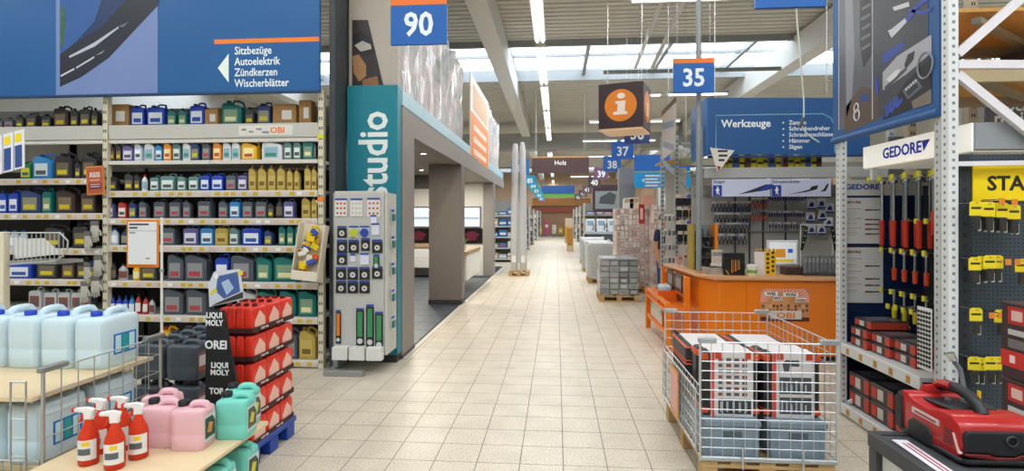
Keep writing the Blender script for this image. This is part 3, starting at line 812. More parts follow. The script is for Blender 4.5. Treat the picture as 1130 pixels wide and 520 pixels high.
def disc_pack(i, u, v, w, h, kind):
    x, z = onY(u, v, ysd - .02)
    hw, hh = w / F_PX * ysd / 2, h / F_PX * ysd / 2
    nm = {'disc': 'black card with a white sanding disc', 'sheet': 'white card of coloured dots', 'round': 'round blue and yellow pack', 'strip': 'narrow hanging tool strip', 'mini': 'small blue card'}[kind]
    t = thing('disc_pack' if kind == 'disc' else 'hanging_pack', '%s on the perforated stand, %s' % (nm, i), 'pack', (x, ysd - .008, z), 0, 'packs hanging on the perforated stand')
    cardm = {'disc': M('#26282c', .5), 'sheet': M('#dad7d0', .5), 'round': M('#c9ccd2', .5), 'strip': M('#262b2a', .5), 'mini': M('#d5d9e6', .5)}[kind]
    bx('card', cardm, t, -hw, hw, -.006, 0, -hh, hh, .001)
    bx('title_strip', M('#2c43a5', .5), t, -hw, hw, -.007, -.006, hh + .004, hh + .022)
    if kind == 'disc':
        part('ring', MB().prism([(.03 * math.cos(a), .03 * math.sin(a) - .005) for a in [k * PI / 8 for k in range(16)]], -.010, -.006), M('#d5d2c9', .5), t)
        part('hole', MB().prism([(.011 * math.cos(a), .011 * math.sin(a) - .005) for a in [k * PI / 6 for k in range(12)]], -.0115, -.010), BLACK, t)
    if kind == 'sheet':
        for p in range(3):
            for q in range(3):
                part('dot', MB().prism([(.012 * math.cos(a) + (p - 1) * hw * .6, .012 * math.sin(a) + (q - 1) * hh * .6) for a in [k * PI / 5 for k in range(10)]], -.008, -.006), M(['#b9b6b0', '#b5442e', '#6aa055'][int(u) % 3], .5), t)
    if kind == 'round':
        part('pack_disc', MB().prism([(hw * .9 * math.cos(a), hw * .9 * math.sin(a)) for a in [k * PI / 8 for k in range(16)]], -.018, -.006), M('#b9c23a' if u < 395 else '#23479a', .5), t)
    if kind == 'strip':
        part('blade', MB().box(-hw * .6, hw * .6, -.010, -.006, -hh * .5, hh * .9), M('#d97c26' if u < 380 else '#3f8f5a', .5), t)
        part('tip', MB().prism([(hw * .7 * math.cos(a), -hh * .75 + hw * .7 * math.sin(a)) for a in [k * PI / 6 for k in range(12)]], -.012, -.006), M('#c9ccc8', .4), t)
packs = [(376, 230, 14, 18, 'sheet'), (393, 230, 14, 18, 'sheet'), (412, 230, 15, 19, 'sheet')]
packs += [(377, 257, 11, 11, 'disc'), (390, 257, 11, 11, 'round'), (402, 257, 11, 11, 'round'), (414, 254, 9, 11, 'mini'), (412, 243, 7, 7, 'mini')]
packs += [(377, 273, 12, 13, 'disc'), (390, 273, 12, 13, 'disc'), (403, 271, 10, 12, 'disc'), (416, 273, 12, 13, 'disc')]
packs += [(377, 287, 12, 11, 'disc'), (389, 286, 6, 7, 'mini'), (402, 287, 10, 11, 'mini'), (415, 289, 7, 12, 'strip')]
packs += [(376, 303, 12, 12, 'disc'), (389, 303, 12, 12, 'disc'), (402, 303, 12, 12, 'disc'), (416, 302, 12, 12, 'disc')]
packs += [(376, 318, 12, 12, 'disc'), (389, 318, 12, 12, 'disc'), (402, 318, 12, 12, 'disc')]
packs += [(373, 362, 6, 36, 'strip'), (397, 362, 9, 40, 'strip'), (408, 361, 9, 46, 'strip'), (418, 366, 9, 40, 'strip')]
rowv = 0; prev = None; col_i = 0
for n, p in enumerate(packs):
    if prev is None or abs(p[1] - prev) > 8 or (p[0] < 380 and col_i > 0):
        rowv += 1; col_i = 0
    col_i += 1; prev = p[1]
    disc_pack('row %s, place %s' % (['', 'one', 'two', 'three', 'four', 'five', 'six', 'seven', 'eight', 'nine', 'ten'][rowv], ['', 'one', 'two', 'three', 'four', 'five'][min(col_i, 5)]), *p)
for i, z in enumerate((.45, .75, 1.05, 1.35, 1.65)):
    t = thing('hanging_pack', 'small blister pack on the narrow side of the perforated stand, %s from the bottom' % ORD[i + 1], 'pack', (-1.842, ysd + .18, z), 0, 'packs on the stand side')
    bx('card', M('#c9d2d0', .5), t, 0, .006, -.06, .06, 0, .16); bx('blister', M('#2f6f70', .3), t, .006, .03, -.04, .04, .02, .10, .005); bx('title_strip', M('#2c43a5', .5), t, .006, .007, -.055, .055, .12, .15)

# ------------------------------------------------------------------ hanging aisle numbers
NUM = lambda n: ({3: 'thirty', 4: 'forty', 8: 'eighty', 9: 'ninety'}[n // 10] + ('-' + ['', 'one', 'two', 'three', 'four', 'five', 'six', 'seven', 'eight', 'nine'][n % 10] if n % 10 else ''))
def number_sign(n, x0, x1, y, z0, z1, label, col='#1b5fb0', top='#e8752a', hang=True):
    t = thing('aisle_number_sign', label, 'sign', ((x0 + x1) / 2, y, z0), 0, 'hanging aisle number signs')
    w = (x1 - x0) / 2; h = z1 - z0
    bx('board', M(col, .4), t, -w, w, 0, .03, 0, h, .002)
    bx('top_band', M(top, .4), t, -w, w, -.003, .033, h * .86, h + .001)
    text(str(n), t, (0, -.004, h * .2), h * .50, M('#e6f0f2', .5), sx=.92, bold=.035, name='number')
    if hang:
        for sx in (-.8, .8):
            part('hanging_wire', MB().rod((sx * w, .015, h), (sx * w, .015, 6.98 - z0), .003, 5), ZINC, t)
number_sign(90, -1.45, -.95, 4.7, 3.22, 3.62, 'blue sign numbered 90 hanging beside the bath studio')
number_sign(34, 1.37, 1.84, 3.9, 3.15, 3.58, 'blue hanging sign cut off by the top edge of the picture')
number_sign(35, 1.46, 1.96, 7.0, 3.27, 3.70, 'blue sign numbered 35 with an orange top band')
for n, u, v, w, Y, c in ((36, 703, 147, 28, 11, '#3b4a8c'), (37, 687, 166, 24, 14, '#1b63c0'), (38, 675.5, 181, 20, 16.32, '#2f6fc4'), (39, 663.5, 191.5, 16.5, 20.44, '#6b4a63'), (40, 656, 201, 14, 24, '#4a3a3c'), (41, 648, 209, 11, 29, '#6a5560'), (42, 643, 213.5, 9, 35, '#6a5560'), (43, 638, 217.5, 8, 41, '#6a5560')):
    xa, zc = onY(u - w / 2, v, Y); xb, _ = onY(u + w / 2, v, Y); hh = (xb - xa) * .42
    number_sign(n, xa, xb, Y, zc - hh, zc + hh, '%s sign numbered %s hanging over the tool side of the aisle' % ('blue' if n < 39 else 'brown', NUM(n)), c, c)
for n, u, v, w, Y, c in ((86, 574, 185, 20, 18, '#2273b8'), (85, 585, 199, 12, 23, '#1f8fb8'), (84, 588.5, 205, 10, 28, '#25a0c0'), (83, 592, 210.5, 9, 33, '#25a0c0'), (82, 595, 215, 8, 39, '#25a0c0'), (81, 597.5, 219, 7, 45, '#6a86d0')):
    xa, zc = onY(u - w / 2, v, Y); xb, _ = onY(u + w / 2, v, Y); hh = (xb - xa) * .42
    number_sign(n, xa, xb, Y, zc - hh, zc + hh, 'blue sign numbered %s hanging over the bath side of the aisle' % NUM(n), c, c)
# brown wood department banner
xa, z1 = onY(587, 173, 21.5); xb, z0 = onY(650, 191, 21.5)
ho = thing('department_banner', 'brown hanging banner with the white word Holz', 'sign', ((xa + xb) / 2, 21.5, z0))
w = (xb - xa) / 2
bx('board', M('#4b3536', .5), ho, -w, w, 0, .05, 0, z1 - z0); bx('top_band', M('#b98a52', .5), ho, -w, w, -.004, .054, z1 - z0 - .05, z1 - z0 + .001)
text('Holz', ho, (.0, -.004, (z1 - z0) * .5), .17, WHITE, bold=.02)
for sx in (-.85, .85):
    part('hanging_wire', MB().rod((sx * w, .02, z1 - z0), (sx * w, .02, 6.98 - z0), .008, 5), ZINC, ho)
xa, z1 = onY(597, 205, 40.44); xb, z0 = onY(634, 214, 40.44)
ho = thing('department_banner', 'dark blue banner with green lower band far down the aisle', 'sign', ((xa + xb) / 2, 40.44, z0))
w = (xb - xa) / 2
bx('board', M('#24518c', .5), ho, -w, w, 0, .05, 0, z1 - z0); bx('lower_band', M('#5f9a3a', .5), ho, -w, w, 0, .05, -.25, 0)
for sx in (-.85, .85):
    part('hanging_wire', MB().rod((sx * w, .02, z1 - z0), (sx * w, .02, 6.98 - z0), .01, 5), ZINC, ho)
# information cube
ic = thing('information_cube', 'dark hanging cube with a white i on an orange disc', 'sign', (1.10, 9.5, 3.22), -.33)
s = .385
bx('cube', M('#3b272b', .4), ic, -s, s, -.02, .72, .03, .80, .006)
bx('lower_panel', M('#c7a27c', .4, emit=.4), ic, -s + .02, s - .02, 0, .70, -.01, .03)
part('disc', MB().prism([(.275 * math.cos(a), .415 + .275 * math.sin(a)) for a in [k * PI / 20 for k in range(40)]], -.027, -.019), M('#f08a1d', .4), ic)
IW = M('#fbeee4', .4)
part('i_dot', MB().prism([(.01 + .068 * math.cos(a), .575 + .05 * math.sin(a)) for a in [k * PI / 10 for k in range(20)]], -.033, -.026), IW, ic)
part('i_stem', MB().prism([(-.12, .255), (.12, .255), (.115, .30), (.075, .31), (.085, .49), (-.09, .485), (-.085, .445), (-.045, .44), (-.055, .31), (-.125, .30)], -.033, -.026), IW, ic)
part('disc', MB().prism([(.35 + .275 * math.cos(a), .415 + .275 * math.sin(a)) for a in [k * PI / 20 for k in range(40)]], s - .001, s + .005, 'x'), M('#f08a1d', .4), ic)
part('i_stem', MB().prism([(.24, .26), (.46, .26), (.41, .31), (.41, .49), (.27, .485), (.30, .31)], s + .004, s + .010, 'x'), IW, ic)
for sx in (-.3, .3):
    part('hanging_wire', MB().rod((sx, .3, .8), (sx, .3, 3.76), .008, 5), ZINC, ic)
# wrapped rolls standing at the studio corner
rp = thing('pallet', 'small wooden pallet under the two tall wrapped rolls', 'pallet', (-1.1, 16.3, 0))
def pallet(t, w, d, m, boards=5, h=.144, beams=3):
    for i in range(boards):
        x = -w / 2 + .05 + i * (w - .1) / (boards - 1)
        bx('deck_board', m, t, x - .05, x + .05, -d / 2, d / 2, h - .022, h, .002)
    for j in range(beams):
        y = -d / 2 + .05 + j * (d - .1) / (beams - 1)
        bx('stringer', m, t, -w / 2, w / 2, y - .05, y + .05, h - .044, h - .0225, .002)
        for x in (-w / 2 + .05, 0, w / 2 - .05):
            bx('block', m, t, x - .05, x + .05, y - .05, y + .05, .023, h - .0445)
        bx('bottom_board', m, t, -w / 2, w / 2, y - .05, y + .05, 0, .0225, .002)
PINE = M('#b89868', .7, var=.18, scale=8)
pallet(rp, .6, .6, PINE, 4)
for i, (x, y, h, lean) in enumerate(((-1.25, 16.2, 3.75, .01), (-.98, 16.25, 3.80, -.008))):
    t = thing('wrapped_roll', 'tall %s roll wrapped in grey white film by the studio corner' % ('slanting' if i == 0 else 'upright'), 'roll', (x, y, .146))
    part('roll', MB().lathe([(.10, 0), (.11, .02), (.115, 1.2), (.108, 2.2), (.095, h - .2), (.06, h), (.02, h + .02)], 14), M('#c5c7ca', .3, var=.1, scale=5, bump=.3), t, smooth=True)
    bx('paper_label', WHITE, t, -.06, .06, -.13, -.118, .25, .45)
    bx('bottom_cap', WOOD, t, -.10, .10, -.10, .10, -.001, .04)
    t.rotation_euler = (0, lean, 0)

# ------------------------------------------------------------------ foreground: water canisters in a mesh cage
def mesh_panel(p0, p1, z0, z1, nv, nh, r=.0032, frame=True):
    """welded wire panel between two floor points"""
    mb = MB(); a, b = Vector(p0), Vector(p1)
    for i in range(nv + 1):
        p = a.lerp(b, i / nv)
        mb.rod((p.x, p.y, z0), (p.x, p.y, z1), r if 0 < i < nv else r * 1.5, 5)
    for j in range(nh + 1):
        z = z0 + (z1 - z0) * j / nh
        mb.rod((a.x, a.y, z), (b.x, b.y, z), r if 0 < j < nh else r * 1.5, 5)
    return mb
WIRE = M('#b3b8b4', .35, .75)
CLEAR = M('#b9d3dd', .25, trans=.45, alpha=1.0, ior=1.25)
# canister shapes for close view
def big_can_meshes(w, d, h):
    hw, hd = w / 2, d / 2
    body = MB()
    # rounded body with sloping shoulder
    ring = []
    prof = [(0.0, .94), (.012, 1.0), (h * .30, 1.0), (h * .32, .985), (h * .36, .985), (h * .38, 1.0), (h * .76, 1.0), (h * .82, .985), (h * .86, .94), (h * .875, .88)]
    n = 36
    def sup(t, e=7.0):
        c, s = math.cos(t), math.sin(t)
        k = (abs(c) ** e + abs(s) ** e) ** (-1 / e)
        return c * k, s * k
    for z, f in prof:
        for i in range(n):
            cx, sy = sup(2 * PI * i / n)
            body.v.append((cx * hw * f, sy * hd * f, z))
    for j in range(len(prof) - 1):
        for i in range(n):
            body.f.append((j * n + i, j * n + (i + 1) % n, (j + 1) * n + (i + 1) % n, (j + 1) * n + i))
    body.f += [tuple(reversed(range(n))), tuple((len(prof) - 1) * n + i for i in range(n))]
    bm_ = body.mesh('body', 0, 1, True)
    rh = min(.02, hd * .27)
    hm = MB().tube([(-hw * .12, 0, h * .84), (-hw * .06, 0, h * .90), (hw * .06, 0, h * .945), (hw * .25, 0, h * .96), (hw * .6, 0, h * .96), (hw * .78, 0, h * .94), (hw * .88, 0, h * .89), (hw * .92, 0, h * .80)], rh, 10).mesh('handle', 0, 1, True)
    cm = MB().lathe([(.026, 0), (.030, .004), (.030, .028), (.027, .032), (.0, .032)], 16, (-hw * .55, 0, h * .885)).mesh('cap', 0, 1, True)
    nk = MB().lathe([(.034, 0), (.028, .014)], 14, (-hw * .55, 0, h * .87)).mesh('neck', 0, 1, True)
    return bm_, hm, cm, nk
def canister(tpl, name, label, loc, rz, m, capm, group, sticker=None, cat='canister', tilt=0):
    t = thing(name, label, cat, loc, rz, group)
    bm_, hm, cm, nk = tpl
    put('body', bm_, m, t); put('handle', hm, m, t); put('neck', nk, m, t); put('cap', cm, capm, t)
    if sticker:
        sticker(t)
    return t
W10 = big_can_meshes(.30, .192, .335)
def water_sticker(t):
    s = bx('sticker', M('#1a6fb8', .4), t, -.07, .10, -.0985, -.0945, .07, .19)
    for k, c in enumerate(('#bfe3ea', '#2ba3a0', '#bfe3ea')):
        bx('print_field', M(c, .4), s, -.06 + k * .052, -.018 + k * .052, -.0992, -.0985, .08, .18)
BCAP = M('#1c3fb4', .4)
CGX0, CGX1, CGY0, CGY1, CGT = -3.72, -2.52, 2.5, 3.3, .945
pw = thing('pallet', 'wooden pallet under the wire cage of water canisters', 'pallet', (-3.12, 2.9, 0))
pallet(pw, 1.2, .8, PINE)
cg = thing('wire_cage', 'galvanised wire cage holding clear water canisters', 'cage', (0, 0, 0))
stuff(part('side_mesh', mesh_panel((CGX1, CGY0, 0), (CGX1, CGY1, 0), .17, CGT, 8, 7), WIRE, cg))
stuff(part('back_mesh', mesh_panel((CGX0, CGY1, 0), (CGX1, CGY1, 0), .17, CGT, 12, 7), WIRE, cg))
stuff(part('front_mesh', mesh_panel((CGX0, CGY0, 0), (CGX1 - .02, CGY0, 0), .17, .50, 12, 4), WIRE, cg))
stuff(part('gate_mesh', mesh_panel((CGX1 - .14, CGY0 - .03, 0), (CGX1 - .06, CGY0 - .03, 0), .17, .90, 1, 8), WIRE, cg))
for x, y in ((CGX1, CGY0), (CGX1, CGY1), (CGX0, CGY1), (CGX0, CGY0)):
    part('corner_post', MB().rod((x, y, .146), (x, y, CGT + .01), .009, 8), WIRE, cg)
    sy = 1 if y == CGY0 else -1
    bx('corner_bracket', M('#8f9492', .4, .6), cg, x - .018, x + .018, min(y - .02 * sy, y + .13 * sy), max(y - .02 * sy, y + .13 * sy), CGT - .005, CGT + .022, .004)
# lower layer, deck, upper layer
# translucent blue-grey canisters seen through the mesh
CLR2 = M('#d3e8f1', .2, trans=.12, ior=1.2)
for y, tag_ in ((2.69, 'near row'), (3.04, 'far row')):
    for i, x in enumerate((-2.68, -2.89, -3.10, -3.31, -3.52)):
        canister(W10, 'water_canister', 'clear water canister below the wooden deck, %s, %s from the cage side' % (tag_, ORD[i + 1]), (x, y, .46), PI / 2, CLR2, BCAP, 'clear water canisters in the cage', water_sticker if i == 0 else None)
lowb = tag(bx('deck_board', WOOD, None, CGX0 + .02, CGX1 - .03, CGY0 + .02, CGY1 - .02, .44, .458), 'lower wooden deck board in the water canister cage', 'board')
for x in (-3.6, -2.7):
    for y in (2.6, 3.2):
        tag(bx('wood_block', WOOD, None, x - .05, x + .05, y - .05, y + .05, .146, .439), 'wood block under the lower deck, %s %s' % ('far' if y > 3 else 'near', 'inner end' if x < -3 else 'outer end'), 'block', 'wood blocks under the lower deck')
tag(bx('deck_board', M('#d8c29c', .6, var=.08, scale=6), None, CGX0 + .02, CGX1 - .03, CGY0 - .03, CGY1 - .02, .802, .822), 'upper wooden deck board carrying the clear water canisters', 'board')
for i, x in enumerate((-2.70, -2.91, -3.12, -3.33, -3.54)):
    canister(W10, 'water_canister', 'clear water canister with blue cap on the upper deck, %s from the cage side' % ORD[i + 1], (x, 3.10, .823), PI / 2, CLR2, BCAP, 'clear water canisters in the cage', water_sticker if i == 0 else None)

# low table of screen wash
tb = thing('low_table', 'pale wooden low display table with screen wash in front', 'table', (0, 0, 0))
TX0, TX1, TY0, TY1, TZ = -2.46, -1.67, 1.9, 3.06, .52
bx('top', M('#dcc6a0', .55, var=.08, scale=6), tb, TX0, TX1, TY0, TY1, TZ - .022, TZ, .003)
for x in (TX0 + .05, TX1 - .3):
    for y in (TY0 + .05, TY1 - .06):
        bx('leg', WOOD, tb, x - .03, x + .03, y - .03, y + .03, .0, TZ - .023)
bx('lower_shelf', WOOD, tb, TX0, TX1 + .01, TY0, TY1, .20, .218)
C5 = big_can_meshes(.20, .14, .232)
C5s = big_can_meshes(.20, .14, .235)
TEALC = M('#7fd6c6', .2, trans=.12, ior=1.2)
PINKC = M('#ebbcc4', .2, trans=.12, ior=1.2)
BCAP2 = M('#1d2022', .4)
def wash_sticker(col):
    def f(t):
        s = bx('sticker', M('#c9d2cb', .4), t, .0985, .1015, -.052, .052, .035, .165)
        part('print_shape', MB().poly([(.1018, -.048, .05), (.1018, .048, .05), (.1018, .048, .12), (.1018, .02, .155), (.1018, -.048, .155)]), M('#39463f', .4), s)
        part('print_shape', MB().poly([(.1022, -.03, .08), (.1022, .01, .07), (.1022, .028, .115), (.1022, -.01, .13)]), M(col, .4), s)
    return f
# pixel places of the front-bottom centre of each canister on the table top
def place(u, v, z=TZ):
    return fl(u, v, z)
sp = [('teal', 257, 483, 0), ('teal', 236, 480, 1), ('pink', 206, 497, 0), ('pink', 172, 493, 1), ('pink', 150, 487, 2)]
tl = {'teal': ['teal screen wash canister at the outer table corner', 'teal screen wash canister half hidden behind another teal one'],
      'pink': ['pink canister nearest the teal ones with its label outward', 'pink canister in the middle of the three pink ones', 'pink canister standing behind the red spray bottles']}
xt, yt = place(257, 483); xk, yk = place(206, 497)
spots = {('teal', 0): (xt, yt + .03), ('teal', 1): (xt - .06, yt + .18), ('pink', 0): (xk, yk + .05), ('pink', 1): (xk - .178, yk + .07), ('pink', 2): (xk - .30, yk + .225)}
for c, u, v, i in sp:
    x, y = spots[(c, i)]
    canister(C5, 'screen_wash_canister', tl[c][i], (x, y, TZ + .001), 0.1, TEALC if c == 'teal' else PINKC, BCAP2, 'screen wash canisters', wash_sticker('#c9c52a' if c == 'teal' else '#d98c3a')).scale = (.86, 1, 1)
# lower layer under the table edge
for i, (x, y) in enumerate(((-1.78, 2.92), (-1.78, 2.70), (-1.78, 2.48), (-1.78, 2.26))):
    canister(C5s, 'screen_wash_canister', 'teal screen wash canister under the table top, %s from the far edge' % ORD[i + 1], (x, y, .219), 0, TEALC, BCAP2, 'screen wash canisters', wash_sticker('#c9c52a'))
# red spray bottles
def spray(label, loc, rz):
    t = thing('spray_bottle', label, 'bottle', loc, rz, 'red trigger spray bottles on the low table')
    put('body', SPR[0], M('#e6482c', .12, trans=.3, ior=1.2), t); put('sticker', SPR[1], M('#dfe0dd', .4), t); put('sticker_print', SPR[2], M('#5a5f66', .4), t)
    put('sticker_badge', SPR[6], M('#e5c21e', .4), t)
    put('trigger_head', SPR[3], M('#e4e2df', .4), t); put('trigger', SPR[4], M('#cf2a1f', .4), t); put('nozzle', SPR[5], M('#cf2a1f', .4), t)
def curved(r, a0, a1, z0, z1, n=8):
    mb = MB()
    for z in (z0, z1):
        for i in range(n + 1):
            a = a0 + (a1 - a0) * i / n
            mb.v.append((r * math.cos(a), r * math.sin(a), z))
    mb.f = [(i, i + 1, n + 2 + i, n + 1 + i) for i in range(n)]
    return mb
SPR = [MB().lathe([(.038, 0), (.043, .006), (.043, .125), (.038, .15), (.022, .19), (.014, .215)], 18).mesh('body', 0, 1, True),
       curved(.0436, -PI / 2 - 1.3, -PI / 2 + 1.3, .03, .125).mesh('sticker', 0, 1, True),
       curved(.0441, -PI / 2 - .7, -PI / 2 + .7, .055, .085).mesh('sticker_print', 0, 1, True),
       MB().prism([(-.02, .212), (.02, .212), (.02, .235), (.028, .262), (-.005, .272), (-.062, .268), (-.062, .252), (-.02, .246)], -.012, .012).mesh('trigger_head', .004, 1, True),
       MB().prism([(-.028, .246), (-.018, .246), (-.03, .205), (-.046, .195), (-.040, .208)], -.006, .006).mesh('trigger', .001),
       MB().prism([(-.074, .250), (-.062, .250), (-.062, .270), (-.074, .270)], -.010, .010).mesh('nozzle', .002),
       curved(.0444, -PI / 2 - .1, -PI / 2 + .6, .098, .118).mesh('sticker_badge', 0, 1, True)]
for i, (u, v, lab) in enumerate(((90, 516, 'red spray bottle farthest left on the low table'), (119, 521, 'red spray bottle in front of the group on the low table'), (146, 509, 'red spray bottle nearest the pink canisters'), (104, 503, 'red spray bottle at the back of the group, behind the front left one'), (128, 500, 'red spray bottle half hidden behind the front middle one'))):
    x, y = place(u, v)
    spray(lab, (x, y + .04, TZ + .001), rnd.uniform(-.3, .5))

# ------------------------------------------------------------------ red bottle tower with black stand-up sign
PBLUE = M('#123f9c', .4)
bp = thing('blue_pallet', 'small blue plastic pallet under the red bottle tower', 'pallet', (-2.28, 3.84, 0))
bx('deck', PBLUE, bp, -.20, .24, -.32, .32, .11, .15, .004)
for x in (-.13, .17):
    for y in (-.25, 0, .25):
        bx('foot', PBLUE, bp, x - .06, x + .06, y - .06, y + .06, 0, .109, .006)
RB = M('#d8301e', .28)
RBB = MB().prism([(-.047, 0), (.047, 0), (.047, .115), (.034, .145), (.012, .15), (-.030, .15), (-.047, .13)], -.047, .047).mesh('body', .010, 2, True)
RBC = MB().lathe([(.018, 0), (.018, .024), (.015, .026)], 10, (-.012, 0, .148)).mesh('cap', 0, 1, True)
RBL = MB().poly([(.0476, -.030, .02), (.0476, .034, .02), (.0476, .034, .07), (.0476, .0, .125), (.0476, -.030, .06)]).mesh('sticker')
TRAY = M('#3a1418', .6)
LAYW, LAYD, TWX = .25, .58, -2.175
for L in range(5):
    z = .152 + L * .192
    tr = thing('display_tray', 'dark printed cardboard tray of red bottles, %s layer from the pallet' % ORD[L + 1], 'tray', (TWX, 3.84, z), 0, 'trays of the red bottle tower')
    bx('tray_base', TRAY, tr, -LAYW / 2, LAYW / 2, -LAYD / 2, LAYD / 2, 0, .006)
    bx('tray_front', TRAY, tr, -LAYW / 2, LAYW / 2, -LAYD / 2 - .003, -LAYD / 2, 0, .032)
    sd_ = bx('tray_side', TRAY, tr, LAYW / 2, LAYW / 2 + .003, -LAYD / 2, LAYD / 2, 0, .034)
    bx('tray_back', TRAY, tr, -LAYW / 2, LAYW / 2, LAYD / 2, LAYD / 2 + .003, 0, .034)
    for yy in (-.19, .02):
        text('TOP OIL', sd_, (LAYW / 2 + .0035, yy, .008), .016, M('#e9d9d2', .5), TO_RIGHT, 'LEFT', 1.2, .02)
    pz = 0
    for i in range(4):
        for j in range(3):
            x, y = -.0915 + i * .061, -.191 + j * .191
            if L < 4 and not (i == 3 or j == 0):
                continue
            pz += 1
            t = thing('red_bottle', 'red bottle in tower tray, %s layer up, column %s, row %s' % (ORD[L + 1], ['one', 'two', 'three', 'four'][i], ['one', 'two', 'three', 'four', 'five'][j]), 'bottle', (TWX + x, 3.84 + y, z + .007), 0, 'red bottles in the display tower')
            put('body', RBB, RB, t, scale=(.62, 1.95, 1.08)); put('cap', RBC, M('#5c1416', .4), t, (.005, 0, .008)); put('sticker', RBL, M('#e7b9a9', .4), t, (-.0178, 0, 0), scale=(1, 2.1, 1.1))
sg = thing('display_sign', 'black tapering stand-up sign with white lettering beside the red tower', 'sign', (0, 0, 0))
ys = 3.38
def sx_(u, v):
    return onY(u, v, ys)
pts = [sx_(227.5, 343), sx_(246, 343), sx_(262, 432), sx_(262, 470), sx_(226, 470)]
part('panel', MB().prism(pts, ys, ys + .02), BLACK, sg)
a = sx_(227, 490); b = sx_(262, 500)
bx('foot', BLACK, sg, a[0], b[0], ys - .001, ys + .12, 0, a[1] + .12)
TW = M('#e9eaea', .5)
for s, u, v, hp, sxx in (('LIQUI', 236.5, 351, 6.6, .82), ('MOLY', 236.5, 359.5, 6.6, .82), ('OREI', 238.5, 385, 9.5, .92), ('LIQUI', 242.5, 406, 6.2, .95), ('MOLY', 242.5, 414, 6.2, .95), ('TOP OI', 244, 435, 7, .86)):
    x, z = sx_(u, v)
    text(s, sg, (x, ys - .0015, z), hp / F_PX * ys, TW, sx=sxx, bold=.04)
ct = thing('sign_topper', 'printed card with bottles on top of the black sign', 'card', (0, 0, 0))
q = [onY(u, v, 3.46) for u, v in ((231, 339), (230, 314), (236, 300), (264, 297), (269, 330))]
part('card', MB().prism(q, 3.46, 3.47), M('#c7cad3', .4), ct)
def cp(pts, c, k):
    part('print_shape', MB().poly([(p[0], 3.46 - .0007 * k, p[1]) for p in (onY(u, v, 3.458) for u, v in pts)]), M(c, .4), ct)
cp([(240, 305), (262, 300), (265, 322), (247, 330), (238, 322)], '#3f5b93', 1)
cp([(244, 312), (252, 308), (258, 318), (250, 326)], '#9fb3cf', 2)
cp([(232, 322), (238, 318), (240, 322), (232, 326)], '#d8c83a', 2); cp([(262, 300), (268, 298), (268, 303), (263, 305)], '#d8c83a', 2)
cp([(240, 334), (268, 322), (268.5, 329), (233, 338)], '#3a3733', 2)
cp([(236, 303), (240, 302), (241, 307), (237, 308)], '#e8e4df', 2)
# grey canisters beside the sign on their pallet
gp = thing('pallet', 'low wooden pallet under the dark grey oil canisters', 'pallet', (-2.98, 4.35, 0))
pallet(gp, .6, .8, PINE, 4)
COUNT2 = 0
G5 = big_can_meshes(.25, .15, .30)
GB = M('#4a525a', .35, var=.05, scale=8)
def grey_sticker(t):
    s = bx('sticker', M('#8f4a44', .4), t, .123, .1265, -.05, .05, .06, .20)
    bx('print_field', M('#c9ccd0', .4), s, .1265, .1272, -.04, .04, .10, .18)
for L in range(2):
    for j in range(5):
        for i in range(2):
            if L < 1 and i == 0 and j > 0:
                continue
            z = .146 + L * .318
            if L == 2 and j > 2:
                continue
            canister(G5, 'oil_canister', 'dark grey oil canister stacked beside black sign, %s layer, %s deep, %s' % (ORD[L + 1], ORD[j + 1], 'aisle side' if i else 'wall side'), (-3.12 + i * .27, 4.02 + j * .165, z), 0, GB, M('#1c1e20', .4), 'grey oil canisters beside the black sign', grey_sticker if i else None)

# price sign on a pole, wire basket on post
ps = thing('price_sign', 'orange framed price sign on a white pole before the oil shelf', 'sign', (0, 0, 0))
yp = 4.75
xp, _ = onY(178.5, 300, yp)
part('pole', MB().rod((xp, yp, 0.02), (xp, yp, onY(178, 240, yp)[1]), .011, 8), WHITE, ps)
part('pole_joint', MB().rod((xp, yp, onY(178, 300, yp)[1]), (xp, yp, onY(178, 297, yp)[1]), .017, 8), M('#a9a9a9', .4), ps)
part('foot', MB().lathe([(.14, 0), (.14, .008), (.03, .02), (.014, .03)], 20, (xp, yp, 0)), DARK, ps)
xa, za = onY(140, 242.5, yp); xb, zb = onY(175.5, 295.5, yp)
bx('frame', M('#e58422', .45), ps, xa, xb, yp - .006, yp + .006, zb, za, .004)
bx('sheet', M('#e9e9ea', .5), ps, xa + .018, xb - .018, yp - .0075, yp - .006, zb + .03, za - .02)
bx('header_line', M('#8b8b8b', .5), ps, xa + .02, xb - .02, yp - .0082, yp - .0075, za - .105, za - .101)
text('Kraftstoffkanister', ps, ((xa + xb) / 2 - .01, yp - .0082, za - .05), .018, DARK, sx=.8, bold=.03) if False else None
for i, (x2, z2, w2) in enumerate(((.03, -.052, .19), (.03, -.083, .08), (.03, -.125, .06), (.19, -.36, .04))):
    bx('print_line', M('#3d3d40', .5), ps, xa + x2, xa + x2 + w2, yp - .0084, yp - .0076, za + z2, za + z2 + (.016 if i < 2 else .008))
bx('foot_line', M('#d5462c', .5), ps, xa + .03, xb - .03, yp - .0084, yp - .0076, zb + .012, zb + .02)
wb = thing('wire_basket', 'white wire basket with a card on a cream post at the left edge', 'basket', (0, 0, 0))
yb = 4.2
def wp(u, v, y=yb):
    x, z = onY(u, v, y); return (x, y, z)
part('post', MB().box(*(lambda a, b: (a, b, yb - .03, yb + .03))(onY(-6, 300, yb)[0], onY(7.5, 300, yb)[0]), .0, onY(0, 256, yb)[1]), CREAM, wb, .004)
BW = M('#b9bbb6', .4, .3)
for dy in (0, .26):
    part('rim', MB().tube([wp(8, 257, yb + dy), wp(66, 257, yb + dy), wp(75, 266, yb + dy), wp(74, 278, yb + dy), wp(62, 288, yb + dy), wp(10, 292, yb + dy)], .007, 6), BW, wb, smooth=True)
mb = MB()
